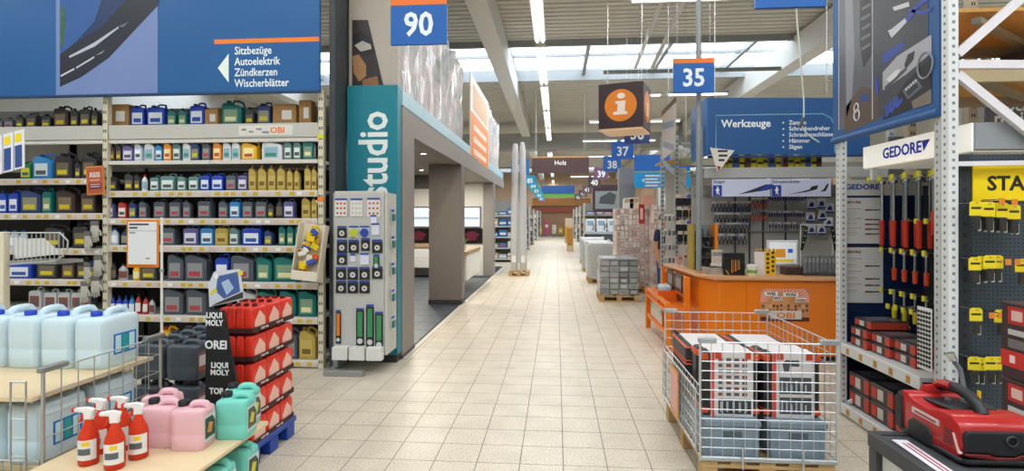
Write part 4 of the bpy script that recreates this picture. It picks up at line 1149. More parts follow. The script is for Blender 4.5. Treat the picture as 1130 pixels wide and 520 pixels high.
for i in range(13):
    u = 10 + i * 5
    mb.rod(wp(u, 257), wp(u, 291 if u < 62 else 284), .003, 5)
    mb.rod(wp(u, 257, yb + .26), wp(u, 291 if u < 62 else 284, yb + .26), .003, 5)
    mb.rod(wp(u, 291 if u < 62 else 284), wp(u, 291 if u < 62 else 284, yb + .26), .003, 5)
stuff(part('wires', mb, BW, wb))
part('tray_bottom', MB().box(wp(10, 292)[0], wp(62, 292)[0], yb, yb + .26, wp(30, 291.5)[2], wp(30, 288)[2]), M('#9b9c98', .4, .3), wb)
part('card', MB().prism([(wp(11, 264)[0], wp(11, 264)[2]), (wp(46, 263)[0], wp(46, 263)[2]), (wp(63, 278)[0], wp(63, 278)[2]), (wp(61, 281)[0], wp(61, 281)[2]), (wp(14, 286)[0], wp(14, 286)[2])], yb + .02, yb + .024), WHITE, wb)

# ------------------------------------------------------------------ cage of tool cases
RG = (0.92, 1.76, 3.60, 4.74)
pr = thing('pallet', 'wooden pallet under the wire cage of tool cases', 'pallet', ((RG[0] + RG[1]) / 2, (RG[2] + RG[3]) / 2, 0))
pallet(pr, .82, 1.14, PINE)
rc = thing('wire_cage', 'galvanised wire cage of boxed tool cases in the aisle', 'cage', (0, 0, 0))
WIRE2 = M('#c6cacc', .35, .6)
zt, zb_ = .905, .17
stuff(part('front_mesh', mesh_panel((RG[0], RG[2], 0), (RG[1], RG[2], 0), zb_, zt, 12, 12, .003), WIRE2, rc))
stuff(part('back_mesh', mesh_panel((RG[0], RG[3], 0), (RG[1], RG[3], 0), zb_, zt, 12, 10, .003), WIRE2, rc))
stuff(part('side_mesh', mesh_panel((RG[1], RG[2], 0), (RG[1], RG[3], 0), zb_, zt, 14, 10, .003), WIRE2, rc))
stuff(part('side_mesh', mesh_panel((RG[0], RG[2], 0), (RG[0], RG[3], 0), zb_, .62, 14, 7, .003), WIRE2, rc))
stuff(part('folded_mesh', mesh_panel((RG[0] - .025, RG[2] + .02, 0), (RG[0] - .025, RG[3] - .05, 0), .22, .60, 14, 5, .003), WIRE2, rc))
for x in (RG[0], RG[1]):
    for y in (RG[2], RG[3]):
        part('corner_post', MB().rod((x, y, .146), (x, y, zt), .008, 8), WIRE2, rc)
        sx = 1 if x == RG[0] else -1
        bx('corner_bracket', M('#aeb5b6', .4, .5), rc, min(x - .012 * sx, x + .10 * sx), max(x - .012 * sx, x + .10 * sx), y - .02, y + .02, zt - .004, zt + .028, .004)
bx('base_frame', M('#aeb5b6', .4, .5), rc, RG[0], RG[1], RG[2] - .012, RG[2] + .012, .147, .172, .003)
for x in (1.18, 1.55):
    part('clip', MB().rod((x, RG[2] - .016, .10), (x, RG[2] - .016, .24), .006, 6), ZINC, rc)
ct_ = bx('price_card', M('#d9953a', .5), rc, RG[0] - .042, RG[0] - .038, 4.05, 4.32, .24, .58)
bx('card_sheet', M('#dfa9a4', .5), ct_, RG[0] - .0435, RG[0] - .042, 4.075, 4.295, .265, .555)
# crates in the bottom
CRT = M('#8496a3', .45)
for i, (x, y, lab) in enumerate(((1.13, 3.82, 'blue grey plastic crate under the case with small print squares'), (1.54, 3.82, 'blue grey plastic crate under the case with tool pictures'), (1.13, 4.35, 'blue grey crate at the back of the cage, aisle side'), (1.54, 4.35, 'blue grey crate at the back of the cage, shelf side'))):
    t = thing('plastic_crate', lab, 'crate', (x, y, .147), 0, 'plastic crates in the cage')
    bx('shell', CRT, t, -.17, .17, -.19, .19, .0, .235, .008)
    bx('rim', CRT, t, -.18, .18, -.2, .2, .21, .25, .006)
    for q in (-.14, .14):
        bx('rib', CRT, t, q - .008, q + .008, -.197, -.19, .02, .2)
    bx('handle_slot', M('#55636d', .6), t, -.06, .06, -.1925, -.189, .14, .18)
def tool_case(name, label, x, y, z, w, d, h, style, grp='boxed tool cases in the cage', flat=False):
    t = thing(name, label, 'case', (x, y, z), 0, grp)
    bx('shell', M('#2b2a2c', .45), t, -w / 2, w / 2, -d / 2, d / 2, 0, h, .015)
    for sx in (-1, 1):
        bx('corner_guard', M('#d0522c', .45), t, *sorted((sx * w / 2 * .78, sx * (w / 2 + .004))), -d / 2 - .003, d / 2 + .003, .0 + h * .04, h * .13, .004)
        bx('corner_guard', M('#d0522c', .45), t, *sorted((sx * w / 2 * .78, sx * (w / 2 + .004))), -d / 2 - .003, d / 2 + .003, h * .87, h * .97, .004)
    sl = bx('sleeve', M('#dcd7d6', .5), t, -w * .36, w * .40, -d / 2 - .004, d / 2 + .004, -.001, h + .003, .002)
    bx('sleeve_stripe', M('#d9534a', .5), sl, -w * .36, -w * .29, -d / 2 - .0048, -d / 2 - .004, 0, h)
    if style == 'grid':
        for r_ in range(7):
            for c_ in range(4):
                bx('print_tool', M('#5c5a60' if (r_ + c_) % 3 else '#8c4a44', .5), sl, -w * .22 + c_ * w * .14, -w * .13 + c_ * w * .14, -d / 2 - .0048, -d / 2 - .004, h * (.32 + r_ * .09), h * (.37 + r_ * .09))
        bx('print_photo', M('#3a3d42', .5), sl, -w * .22, w * .36, -d / 2 - .0048, -d / 2 - .004, h * .04, h * .27)
        for q in range(5):
            bx('print_tool', M('#a9adb2', .4), sl, -w * .19 + q * w * .11, -w * .15 + q * w * .11, -d / 2 - .0054, -d / 2 - .0049, h * .07, h * .23)
    elif style == 'tools':
        for r_, (za, zb2) in enumerate(((.06, .32), (.37, .63))):
            pf = bx('print_photo', M('#4a4e54', .5), sl, -w * .24, w * .34, -d / 2 - .0048, -d / 2 - .004, h * za, h * zb2)
            for q in range(6):
                bx('print_tool', M('#b5b9bf', .4), sl, -w * .20 + q * w * .085, -w * .17 + q * w * .085, -d / 2 - .0054, -d / 2 - .0049, h * (za + .03), h * (zb2 - .05 - .03 * (q % 3)))
        part('print_drill', MB().prism([(-w * .15, h * .72), (-w * .06, h * .72), (-w * .05, h * .8), (w * .12, h * .8), (w * .12, h * .9), (-w * .12, h * .9), (-w * .18, h * .84)], -d / 2 - .0048, -d / 2 - .004), M('#55555a', .5), sl)
    else:
        for q in range(4):
            bx('print_tool', M('#7a6f72', .5), sl, -w * .25 + q * w * .15, -w * .16 + q * w * .15, -d / 2 - .0048, -d / 2 - .004, h * .25, h * .75)
    for sx in (-.22, .3):
        bx('latch', M('#c8452a', .45), t, sx * w - .02, sx * w + .02, -d / 2 - .008, -d / 2 - .004, h * .9, h + .003)
    return t
tool_case('tool_case', 'upright boxed tool set with rows of small print squares', 1.14, 3.76, .399, .36, .12, .42, 'grid')
tool_case('tool_case', 'upright boxed tool set showing drill and bit pictures', 1.53, 3.76, .399, .35, .12, .42, 'tools')
tool_case('tool_case', 'upright boxed tool set directly behind the grid printed case', 1.14, 3.92, .399, .36, .12, .41, 'grid')
tool_case('tool_case', 'upright boxed tool set directly behind the drill printed case', 1.53, 3.92, .399, .35, .12, .41, 'tools')
for i, z in enumerate((.399, .52, .641)):
    tool_case('tool_case', 'boxed tool set lying flat at the back, aisle side, %s from below' % ORD[i + 1], 1.14, 4.35, z, .38, .46, .115, 'plain')
    tool_case('tool_case', 'boxed tool set lying flat at the back, shelf side, %s from below' % ORD[i + 1], 1.54, 4.35, z, .38, .46, .115, 'plain')

# ------------------------------------------------------------------ information counter
CO = M('#e57a14', .35, var=.04, scale=2)
co = thing('information_counter', 'orange information counter with wooden top beside the cage', 'counter', (0, 0, 0))
CT = 1.0
part('body', MB().prism([(1.95, 6.75), (3.35, 6.75), (3.35, 7.25), (2.35, 7.25), (2.20, 7.9), (1.97, 7.9), (1.94, 8.5), (1.70, 8.5), (1.80, 7.1)], 0.06, CT - .04, 'z'), CO, co, .01)
part('plinth', MB().prism([(2.0, 6.8), (3.33, 6.8), (3.33, 7.2), (2.33, 7.2), (2.18, 7.88), (1.96, 7.88), (1.93, 8.45), (1.75, 8.45), (1.85, 7.12)], 0, .059, 'z'), DARK, co)
part('worktop', MB().prism([(1.90, 6.70), (3.40, 6.70), (3.40, 7.40), (2.42, 7.40), (2.28, 7.93), (1.99, 7.93), (1.975, 8.6), (1.64, 8.6), (1.74, 7.08)], CT - .039, CT, 'z'), M('#c9966a', .4, var=.1, scale=6), co, .005)
bx('panel_joint', M('#b5600f', .5), co, 2.26, 2.264, 6.748, 6.751, .08, CT - .05)
yb = 6.748
poster = thing('counter_poster', 'colourful poster of a cheering crowd on the orange counter', 'poster', (0, 0, 0))
xa, za = onY(839, 318.5, yb); xb, zb = onY(893, 355, yb)
bx('sheet', M('#c98a58', .4, var=.35, scale=14), poster, xa, xb, yb - .004, yb - .001, zb, za)
r2 = random.Random(4)
cxp, czp = (xa + xb) / 2, zb + (za - zb) * .62
for k in range(22):
    a = PI * k / 21; r1 = (xb - xa) * .3; r3 = (xb - xa) * .52
    p = [(cxp + r1 * math.cos(a), czp + r1 * .5 * math.sin(a)), (min(xb, max(xa, cxp + r3 * math.cos(a - .05))), min(za, czp + r3 * .75 * math.sin(a - .05))), (min(xb, max(xa, cxp + r3 * math.cos(a + .05))), min(za, czp + r3 * .75 * math.sin(a + .05)))]
    part('sunray', MB().poly([(x, yb - .0046, z) for x, z in p]), M('#f0a0a0', .4), poster)
for k in range(26):
    x = xa + .03 + (xb - xa - .06) * (k % 13) / 12; z = zb + .13 + .055 * (k // 13) + r2.uniform(-.01, .01)
    part('crowd_head', MB().prism([(x + .016 * math.cos(a), z + .02 * math.sin(a)) for a in [q * PI / 4 for q in range(8)]], yb - .0058, yb - .005), M(r2.choice(['#8a5a3c', '#c99a74', '#6b4630', '#d6b08c']), .5), poster)
bx('lower_band', M('#5a1f24', .4), poster, xa, xb, yb - .0055, yb - .005, zb, zb + .05)
bx('logo_board', M('#cfc8c0', .4), poster, xa + .11, xb - .09, yb - .0075, yb - .006, zb + .025, zb + .125)
text('OBI', poster, ((xa + xb) / 2 + .01, yb - .008, zb + .04), .062, M('#d8761c', .4), sx=1.5, bold=.04, name='logo')
for w_, fx, fz, hw in (('WIE', .22, .80, .075), ('WO', .36, .66, .055), ('WAS', .62, .78, .085), ('WEISS', .82, .62, .06)):
    x, z = xa + (xb - xa) * fx, zb + (za - zb) * fz
    bx('word_board', M('#e6e0da', .4), poster, x - hw, x + hw, yb - .0075, yb - .006, z - .008, z + .042)
    text(w_, poster, (x, yb - .0082, z), .036 if w_ != 'WEISS' else .026, BLACK, sx=1.1, bold=.04, name='word')
# orange bench rack in front of the counter side
ob = thing('orange_bench', 'orange wooden bench rack beside the counter', 'bench', (0, 0, 0))
for x, y in ((1.42, 7.15), (1.42, 8.65), (1.66, 7.15), (1.66, 8.62)):
    bx('leg', CO, ob, x - .035, x + .035, y - .035, y + .035, 0, .62 if x < 1.5 else .95, .004)
for z in (.55, .60):
    bx('rail', CO, ob, 1.40, 1.44, 7.19, 8.61, z - .02, z + .02) if z == .60 else None
bx('seat_board', CO, ob, 1.385, 1.7, 7.12, 8.7, .50, .53, .003)
bx('low_rail', CO, ob, 1.40, 1.44, 7.19, 8.61, .18, .24, .003)
bx('back_rail', CO, ob, 1.66, 1.69, 7.19, 8.58, .88, .94, .003)
bx('back_rail', CO, ob, 1.66, 1.69, 7.19, 8.58, .66, .72, .003)
bk = thing('orange_basket', 'orange plastic basket with blue wrapped packs on the bench', 'basket', (1.545, 8.0, .531))
for a in ((-.13, .13, -.2, -.19), (-.13, .13, .19, .2), (-.13, -.12, -.189, .189), (.12, .13, -.189, .189)):
    bx('wall', M('#d9691c', .4), bk, *a, 0, .16)
bx('bottom', M('#d9691c', .4), bk, -.119, .119, -.189, .189, 0, .01)
for i in range(4):
    t = thing('wrapped_pack', 'pale blue wrapped pack in the orange basket, %s from the counter end' % ORD[i + 1], 'pack', (1.545 + rnd.uniform(-.03, .03), 7.87 + i * .088, .60), rnd.uniform(-.2, .2), 'blue packs in the orange basket')
    part('pouch', MB().box(-.085, .085, -.035, .035, -.05, .13), M('#9fb4c6', .25, bump=.5, scale=30), t, .02, 2, True); bx('seal', WHITE, t, -.08, .08, -.003, .003, .13, .145)
for i, (y, z) in enumerate(((7.5, .755), (8.05, .755))):
    t = thing('magazine', 'dark covered brochure leaning on the bench rails, %s from the front' % ORD[i + 1], 'brochure', (1.64, y, .72), 0, 'brochures on the bench')
    bx('pages', M('#3a3230', .4), t, -.012, 0, -.2, .2, 0, .24); bx('cover_print', M('#8a8078', .4), t, -.0135, -.012, -.16, .12, .05, .18)

# things on the counter
def cpos(u, Y):
    return onY(u, 300, Y)[0]
DCX, DCY = onY(775, 260, 7.74)[0], 7.74
gc = thing('display_case', 'glass display case with an orange and an ochre side on the counter', 'display case', (DCX, DCY, CT))
bx('side_post', M('#e8861e', .4), gc, .13, .17, -.14, .14, 0, .62); bx('side_post', M('#a08a2a', .4), gc, -.17, -.14, -.14, .14, 0, .62)
bx('back', M('#8e989e', .3), gc, -.139, .129, .12, .135, .01, .61)
bx('top', PANE, gc, -.139, .129, -.14, .119, .605, .62); bx('bottom', DARK, gc, -.139, .129, -.14, .119, 0, .02)
for z in (.16, .30, .45):
    bx('glass_shelf', M('#b9c9cc', .1, trans=.5), gc, -.139, .129, -.12, .119, z, z + .008)
GLS = PANE
bx('glass', GLS, gc, -.139, .129, -.137, -.133, .021, .604)
for i, z in enumerate((.021, .169, .309, .459)):
    for j, x in enumerate((-.08, .0, .08)):
        t = thing('multitool', 'small grey tool in the glass display case, %s shelf, %s from the aisle' % (ORD[i + 1], ORD[j + 1]), 'tool', (DCX + x, DCY, CT + z), 0, 'small tools in the glass case')
        bx('grip', M('#5a6268', .4), t, -.018, .018, -.03, .03, 0, .07, .006); bx('blade', CHROME, t, -.004, .004, -.02, .02, .071, .1)
mo = thing('monitor', 'white computer monitor with an orange page on the counter', 'monitor', (cpos(865, 7.2), 7.2, CT))
bx('foot', M('#c9cbcc', .4), mo, -.12, .12, -.02, .14, 0, .015, .004); bx('neck', M('#c9cbcc', .4), mo, -.03, .03, .08, .11, .016, .14)
bx('bezel', M('#d9dbdc', .4), mo, -.19, .19, .03, .07, .10, .42, .006)
sc_ = bx('screen', M('#dfe6ee', .3, emit=.25), mo, -.165, .165, .026, .0305, .125, .395)
bx('screen_field', M('#d89428', .3, emit=.2), sc_, -.09, .03, .0245, .026, .20, .31); bx('screen_field', M('#3a5fc0', .3, emit=.2), sc_, .06, .12, .0245, .026, .26, .31)
bx('screen_field', M('#e6c93c', .3, emit=.2), sc_, -.11, .13, .0245, .026, .14, .18)
kb = thing('keyboard_tray', 'dark brown till drawer under the monitor on the counter', 'drawer', (cpos(880, 7.05), 7.08, CT))
bx('box', M('#4a332c', .5), kb, -.16, .22, -.08, .10, 0, .10, .004); bx('drawer_front', M('#3d2a25', .5), kb, -.15, .21, -.085, -.081, .01, .085)
xb_ = cpos(811, 6.9)
db = thing('screwdriver_box', 'black display box with yellow screwdrivers on the counter', 'box', (xb_, 6.92, CT))
bx('box', BLACK, db, -.125, .125, 0, .09, 0, .27, .003)
for i in range(5):
    part('screwdriver_print', MB().prism([(-.035 + i * .022, .03 + .01 * i), (-.025 + i * .022, .03 + .01 * i), (-.027 + i * .021, .19), (-.033 + i * .021, .19)], -.003, 0), M(['#d8a11e', '#c8431e', '#e0b41e', '#c8431e', '#d8a11e'][i], .4), db)
part('side_print', MB().prism([(-.11, .07), (-.095, .06), (-.06, .01), (-.07, .01)], -.003, 0), M('#e0c21e', .4), db)
tn = thing('tin', 'small white and green tin on the counter', 'tin', (cpos(830, 6.86), 6.87, CT))
part('body', MB().lathe([(.058, 0), (.06, .003), (.06, .118), (.058, .12)], 20), M('#d9ddd6', .4), tn, smooth=True)
part('band', MB().lathe([(.0606, .035), (.0606, .075)], 20), M('#7fa83a', .4), tn, smooth=True); part('lid', MB().lathe([(.061, .1205), (.061, .135), (.055, .138)], 20), WHITE, tn, smooth=True)
hd = thing('honeycomb_display', 'yellow and black honeycomb card display on the counter', 'display', (cpos(846, 6.9), 6.93, CT))
bx('card', M('#e0b81e', .45), hd, -.01, .12, 0, .02, 0, .30); bx('side_card', M('#dcd5d0', .45), hd, -.13, -.011, 0, .02, 0, .29)
for i in range(5):
    for j in range(2):
        part('hexagon', MB().prism([(.025 + j * .06 + .02 * math.cos(a), .04 + i * .055 + (j % 2) * .02 + .02 * math.sin(a)) for a in [q * PI / 3 for q in range(6)]], -.003, 0), M('#5a2a14', .5), hd)
for i in range(5):
    part('top_knob', MB().lathe([(.014, 0), (.018, .01), (.01, .028)], 8, (-.1 + i * .05, .01, .301)), M('#c78a1e', .5), hd)
bkx = cpos(790, 7.0)
for i in range(4):
    t = thing('catalogue', 'dark catalogue lying flat on the counter corner, %s from below' % ORD[i + 1], 'book', (bkx, 7.08, CT + .001 + i * .022), .1 * i, 'catalogues on the counter corner')
    bx('pages', M('#cfc8ba', .6), t, -.10, .10, -.13, .13, .002, .019); bx('cover', M(['#5a2a3c', '#3a3440', '#6a3a44', '#2c2c34'][i], .4), t, -.105, .105, -.135, .135, .0195, .021)
lf = thing('leaflet_holder', 'small white leaflet holder behind the catalogues on the counter', 'leaflets', (cpos(793, 7.4), 7.45, CT))
bx('stand', M('#d9d9d6', .3), lf, -.08, .08, 0, .06, 0, .10); bx('leaflet', M('#cfc4b4', .5), lf, -.07, .07, .02, .04, .101, .28); bx('leaflet_title', M('#8c8f9a', .5), lf, -.06, .06, .018, .02, .20, .25)
for i, (u, Y, c, hh) in enumerate(((752, 8.3, '#cfa59a', .16), (758, 8.1, '#e2d9d0', .22), (749, 8.45, '#d9c2bc', .12))):
    t = thing('leaflet', '%s card standing on the far counter end' % ('pink', 'tall white', 'low pale pink')[i], 'card', (cpos(u, Y), Y, CT), .5)
    bx('sheet', M(c, .5), t, -.07, .07, 0, .008, 0, hh); bx('print_line', M('#8a6a6a', .5), t, -.05, .05, -.001, 0, hh * .6, hh * .75); bx('foot', WHITE, t, -.06, .06, -.02, .05, -.0, .006)
ts = thing('shear_stand', 'wire counter stand with two black shears and grey pouches', 'stand', (cpos(905, 6.95), 6.98, CT))
bx('base', M('#3a3c40', .5), ts, -.2, .2, -.06, .12, 0, .03, .004)
for x in (-.19, .19):
    part('post', MB().rod((x, .06, .03), (x, .06, .62), .007, 6), M('#b9c4b4', .4), ts)
part('cross_bar', MB().rod((-.19, .06, .62), (.19, .06, .62), .007, 6), M('#b9c4b4', .4), ts)
for i in range(8):
    t = thing('tool_pouch', 'grey pouched tool in the counter stand, %s from the aisle' % ORD[i + 1], 'tool', (cpos(905, 6.95) - .165 + i * .047, 6.97, CT + .031), 0, 'grey pouches in the counter stand')
    part('pouch', MB().prism([(-.02, 0), (.02, 0), (.022, .19), (.012, .22), (-.012, .22), (-.022, .19)], -.012, .012), M('#6b6f74', .4), t, .004); bx('flap', M('#8d9196', .4), t, -.014, .014, -.0145, -.0125, .13, .18)
for i, (x, a) in enumerate(((-.14, .2), (.16, -.15))):
    t = thing('hedge_shears', 'black shears hanging on the counter stand, %s' % ('aisle side' if i == 0 else 'shelf side'), 'shears', (cpos(905, 6.95) + x, 7.0, CT + .6), 0, 'shears on the counter stand')
    for k, s_ in enumerate((-1, 1)):
        part('blade' if k else 'grip', MB().prism([(-.02, 0), (.02, 0), (.03, -.15), (.012, -.3), (-.015, -.3), (-.02, -.15)] if not k else [(-.012, .02), (.012, .02), (.01, .0), (-.01, 0)], -.012 - .01 * k, .0 - .01 * k), BLACK if not k else CHROME, t, .002)
    for z in (-.05, -.12, -.2):
        part('rivet', MB().prism([(.008 * math.cos(q) + .0, z + .008 * math.sin(q)) for q in [w * PI / 4 for w in range(8)]], -.016, -.0125), M('#c9ccd0', .4), t)
    t.rotation_euler = (0, a, 0)

# ------------------------------------------------------------------ tool department bay behind the counter
WY = 8.0
wk = thing('tool_shelving', 'pale tool wall shelving with perforated back behind the counter', 'shelving', (0, 0, 0))
WX0, WX1 = 2.06, 4.6
GR = M('#a9abab', .45, .2)
bx('back_panel', M('#a9a8a3', .6), wk, WX0, WX1, WY + .55, WY + .58, 0, 2.2)
bx('cross_beam', M('#aeb0ae', .45, .2), wk, WX0 + .03, WX1, WY - .02, WY + .05, 2.27, 2.42, .005)
bx('top_board', M('#a9a59c', .5), wk, WX0 + .03, WX1, WY + .051, WY + .6, 2.38, 2.42)
slotted('upright', wk, WX0 - .02, WY - .02, 0, 3.0, M('#9fa3a5', .4, .3), .07, .07, .09)
slotted('upright', wk, WX1 + .03, WY - .02, 0, 3.0, M('#9fa3a5', .4, .3), .07, .07, .09)
for z in (2.05, 1.5, 1.0):
    bx('hook_rail', M('#8f9294', .4, .4), wk, WX0 + .03, WX1, WY + .52, WY + .549, z - .01, z + .012)
for u in (812, 828, 843, 868):
    x = onY(u, 240, WY + .5)[0]
    bx('divider', M('#4a4c50', .4, .3), wk, x - .012, x + .012, WY + .53, WY + .549, 1.0, 2.18)
bx('low_shelf', SHELFW, wk, WX0 + .03, WX1, WY, WY + .54, .90, .93)
# slanted light strips with product pictures
for i, (u0, u1, s) in enumerate(((785, 850, 'Zangen'), (850, 917, 'Schraubendreher'))):
    xa, za = onY(u0, 198, WY - .03); xb, zb = onY(u1, 217, WY - .03)
    t = thing('header_card', '%s tool header card with a %s picture' % ('white', 'pliers' if i == 0 else 'screwdriver'), 'sign', (0, 0, 0))
    bx('card', M('#c9d0ea', .35), t, xa + .008, xb - .008, WY - .05, WY - .03, zb, za, .003)
    bx('logo_field', M('#1c3fa5', .4), t, xa + .015, xa + .14, WY - .052, WY - .0501, zb + .005, zb + .16)
    part('logo_figure', MB().poly([(xa + .08 + p * .05, WY - .0526, zb + .08 + q * .06) for p, q in ((-.3, -1), (0, -.3), (.4, -1), (.5, -.8), (.25, 0), (.6, .3), (.3, .5), (.2, 1), (-.2, 1), (-.2, .5), (-.7, .2), (-.3, 0))]), WHITE, t)
    text(s, t, (xa + .02, WY - .0515, za - .055), .042, M('#3a4a5a', .5), align='LEFT', sx=.9, bold=.02)
    if i == 0:
        part('tool_picture', MB().poly([(xa + .36 + p, WY - .0515, zb + q) for p, q in ((0, .03), (.17, .09), (.38, .17), (.48, .17), (.50, .13), (.40, .09), (.2, .06))]), M('#26324a', .4), t)
        part('tool_picture', MB().poly([(xa + .66 + p, WY - .0522, zb + q) for p, q in ((0, .11), (.15, .18), (.18, .14), (.04, .08))]), M('#1c3fb0', .4), t)
    else:
        part('tool_picture', MB().poly([(xa + .22 + p, WY - .0515, zb + q) for p, q in ((0, .03), (.22, .075), (.30, .10), (.33, .14), (.42, .16), (.40, .10), (.24, .06))]), M('#26282c', .4), t)
        part('tool_picture', MB().poly([(xa + .66 + p, WY - .0515, zb + q) for p, q in ((0, .06), (.08, .08), (.12, .17), (.10, .18), (.05, .10))]), M('#26282c', .4), t)
# hanging hand tools: rows by photo position
def plier_meshes():
    a = MB().prism([(-.008, 0), (.008, 0), (.02, -.05), (.016, -.075), (-.016, -.075), (-.02, -.05)], -.008, .008).mesh('jaw', .002)
    b = MB().tube([(-.008, 0, -.07), (-.026, 0, -.11), (-.022, 0, -.19)], .010, 6).mesh('grip', 0, 1, True)
    c = MB().tube([(.008, 0, -.07), (.026, 0, -.11), (.022, 0, -.19)], .010, 6).mesh('grip', 0, 1, True)
    return a, b, c
PLM = plier_meshes()
SDH = MB().lathe([(.006, 0), (.016, -.005), (.018, -.05), (.012, -.085), (.009, -.09)], 8).mesh('handle', 0, 1, True)
SDB = MB().rod((0, 0, -.09), (0, 0, -.19), .004, 6).mesh('shaft')
CRD = MB().box(-.03, .03, -.002, .002, -.045, .0).mesh('header_card')
yh = WY + .42
def hook(x, y, z, parent_label, dy=.13):
    pass
rows = [(229, 785, 828, 10, 'pl', '#24345f', 'top'), (241.5, 788, 828, 10, 'pl', '#2b2f3a', 'second'), (252.5, 785, 826, 10, 'pl', '#3a3d45', 'third'), (265, 790, 824, 8, 'pl', '#3a3d45', 'fourth'),
        (225, 829, 847, 4, 'rd', '#b03a22', 'top'), (238.5, 828, 847, 4, 'rd', '#b03a22', 'second'),
        (221.5, 848, 890, 14, 'sd', '#2b2f7a', 'top'), (239.5, 848, 888, 15, 'sd', '#3a2a6a', 'second'), (252, 848, 888, 12, 'sd', '#44464c', 'third')]
for v, u0, u1, n, kind, col, rn in rows:
    for i in range(n):
        u = u0 + (u1 - u0) * (i + .5) / n
        x, z = onY(u, v, yh)
        word = {'pl': 'pliers', 'rd': 'red gripped pliers', 'sd': 'screwdriver'}[kind]
        t = thing('screwdriver' if kind == 'sd' else 'pliers', '%s on the tool wall, %s %s row, %s from the left' % (word, rn, {'pl': 'plier', 'rd': 'red', 'sd': 'screwdriver'}[kind], ORD[i + 1]), 'screwdriver' if kind == 'sd' else 'pliers', (x, yh, z + .06), 0, 'hand tools on the tool wall', (.62, 1, .66) if kind == 'sd' else (.78, 1, .66))
        if kind == 'sd':
            put('handle', SDH, M(col, .4), t); put('shaft', SDB, CHROME, t)
        else:
            put('jaw', PLM[0], M('#6a6d72', .3, .6), t); put('grip', PLM[1], M(col, .4), t); put('grip', PLM[2], M(col, .4), t)
        put('header_card', CRD, M(rnd.choice(['#d9d6cc', '#b9bcc4', '#d9d6cc', '#8f99b5']), .5), t, (0, -.014, .05))
        part('hook', MB().rod((0, -.03, .03), (0, .13, .03), .004, 5), CHROME, t)
for i, (u, v) in enumerate(((895, 226), (906, 225), (894, 240), (907, 238), (895, 254), (906, 254), (915, 230), (914, 246))):
    x, z = onY(u, v, yh)
    t = thing('boxed_bit_set', 'small white and blue boxed tool set at the right end of the tool wall, %s' % ORD[i + 1], 'box', (x, yh, z), 0, 'boxed sets on the tool wall')
    bx('card', M('#d4d7dc', .5), t, -.06, .06, -.012, .0, -.07, .08, .002); part('print_shape', MB().poly([(-.04, -.0126, -.03), (.04, -.0126, -.03), (.03, -.0126, .03), (-.01, -.0126, .04)]), M('#2c3a7a', .5), t); bx('band', M('#27408f', .5), t, -.06, .06, -.0135, -.0125, -.07, -.045)
    part('hook', MB().rod((0, 0, .06), (0, .128, .06), .004, 5), CHROME, t)
# yellow packs on the beam
for i, u in enumerate((799, 805, 812, 818, 825, 831, 838, 844, 851, 858, 866, 872, 879, 885, 891, 897, 903)):
    x, z = onY(u, 189, WY + .1)
    hgt = .20 if i % 3 else .15
    t = thing('yellow_pack', 'small yellow pack on the tool wall beam, %s from the left' % ORD[i + 1], 'pack', (x, WY + .12, 2.421), 0, 'yellow packs on the tool wall beam')
    c = ['#d8c41a', '#d0b81a', '#3a5fa8', '#d8c41a', '#7a3a2a', '#d8c41a'][i % 6]
    bx('box', M(c, .5), t, -.035, .035, -.05, .05, 0, hgt, .003); bx('print_band', M('#2a2c30', .5), t, -.033, .033, -.052, -.0505, hgt * .35, hgt * .55)
# blue department banner
wb_ = thing('department_banner', 'blue banner reading Werkzeuge with a list of tools', 'sign', (0, 0, 0))
wyb = WY - .10
def wz(u, v):
    return onY(u, v, wyb)
BB = M('#1f5590', .45, var=.04, scale=2)
p = [wz(781, 108), wz(960, 108), wz(960, 170.5), wz(781, 170.5)]
part('cloth', MB().prism([(a_, b_) for a_, b_ in p], wyb, wyb + .02), BB, wb_)
sd_x = wz(781, 140)[0]
part('side_cloth', MB().box(sd_x - .015, sd_x, wyb, wyb + .9, p[2][1], p[0][1]), M('#2f6fb2', .45), wb_)
bx('lower_rod', M('#1a3a66', .5), wb_, p[3][0], p[2][0], wyb - .012, wyb + .02, p[2][1] - .03, p[2][1])
fr = []
FRM = M('#7fc3dc', .4)
x0_, z1_ = wz(790, 127.5); x1_, _ = wz(921, 127.5); _, z0_ = wz(790, 170)
mbf = MB().tube([(x0_, wyb - .004, z0_), (x0_, wyb - .004, z1_), (x1_ - .16, wyb - .004, z1_), (x1_ - .05, wyb - .004, z1_ - .06), (x1_, wyb - .004, z1_ - .18), (x1_, wyb - .004, z0_)], .008, 5)
part('printed_frame', mbf, FRM, wb_)
x, z = wz(796, 140.5)
text('Werkzeuge', wb_, (x, wyb - .002, z), .105, TXT, align='LEFT', sx=.95, bold=.03)
for i, s in enumerate(('Zangen', 'Schraubendreher', 'Schraubenschlüssel', 'Hämmer', 'Sägen')):
    x, z = wz(870.5, 137.5 + 6.7 * i)
    text(s, wb_, (x, wyb - .002, z), .058, TXT, align='LEFT', sx=.95, bold=.02)
    part('bullet', MB().prism([(x - .075 + .012 * math.cos(a), z + .025 + .012 * math.sin(a)) for a in [q * PI / 4 for q in range(8)]], wyb - .003, wyb), TXT, wb_)
for xx in (sd_x + .1, x1_ - .1):
    part('hanging_wire', MB().rod((xx, wyb + .01, p[0][1]), (xx, wyb + .01, 6.98), .006, 5), ZINC, wb_)
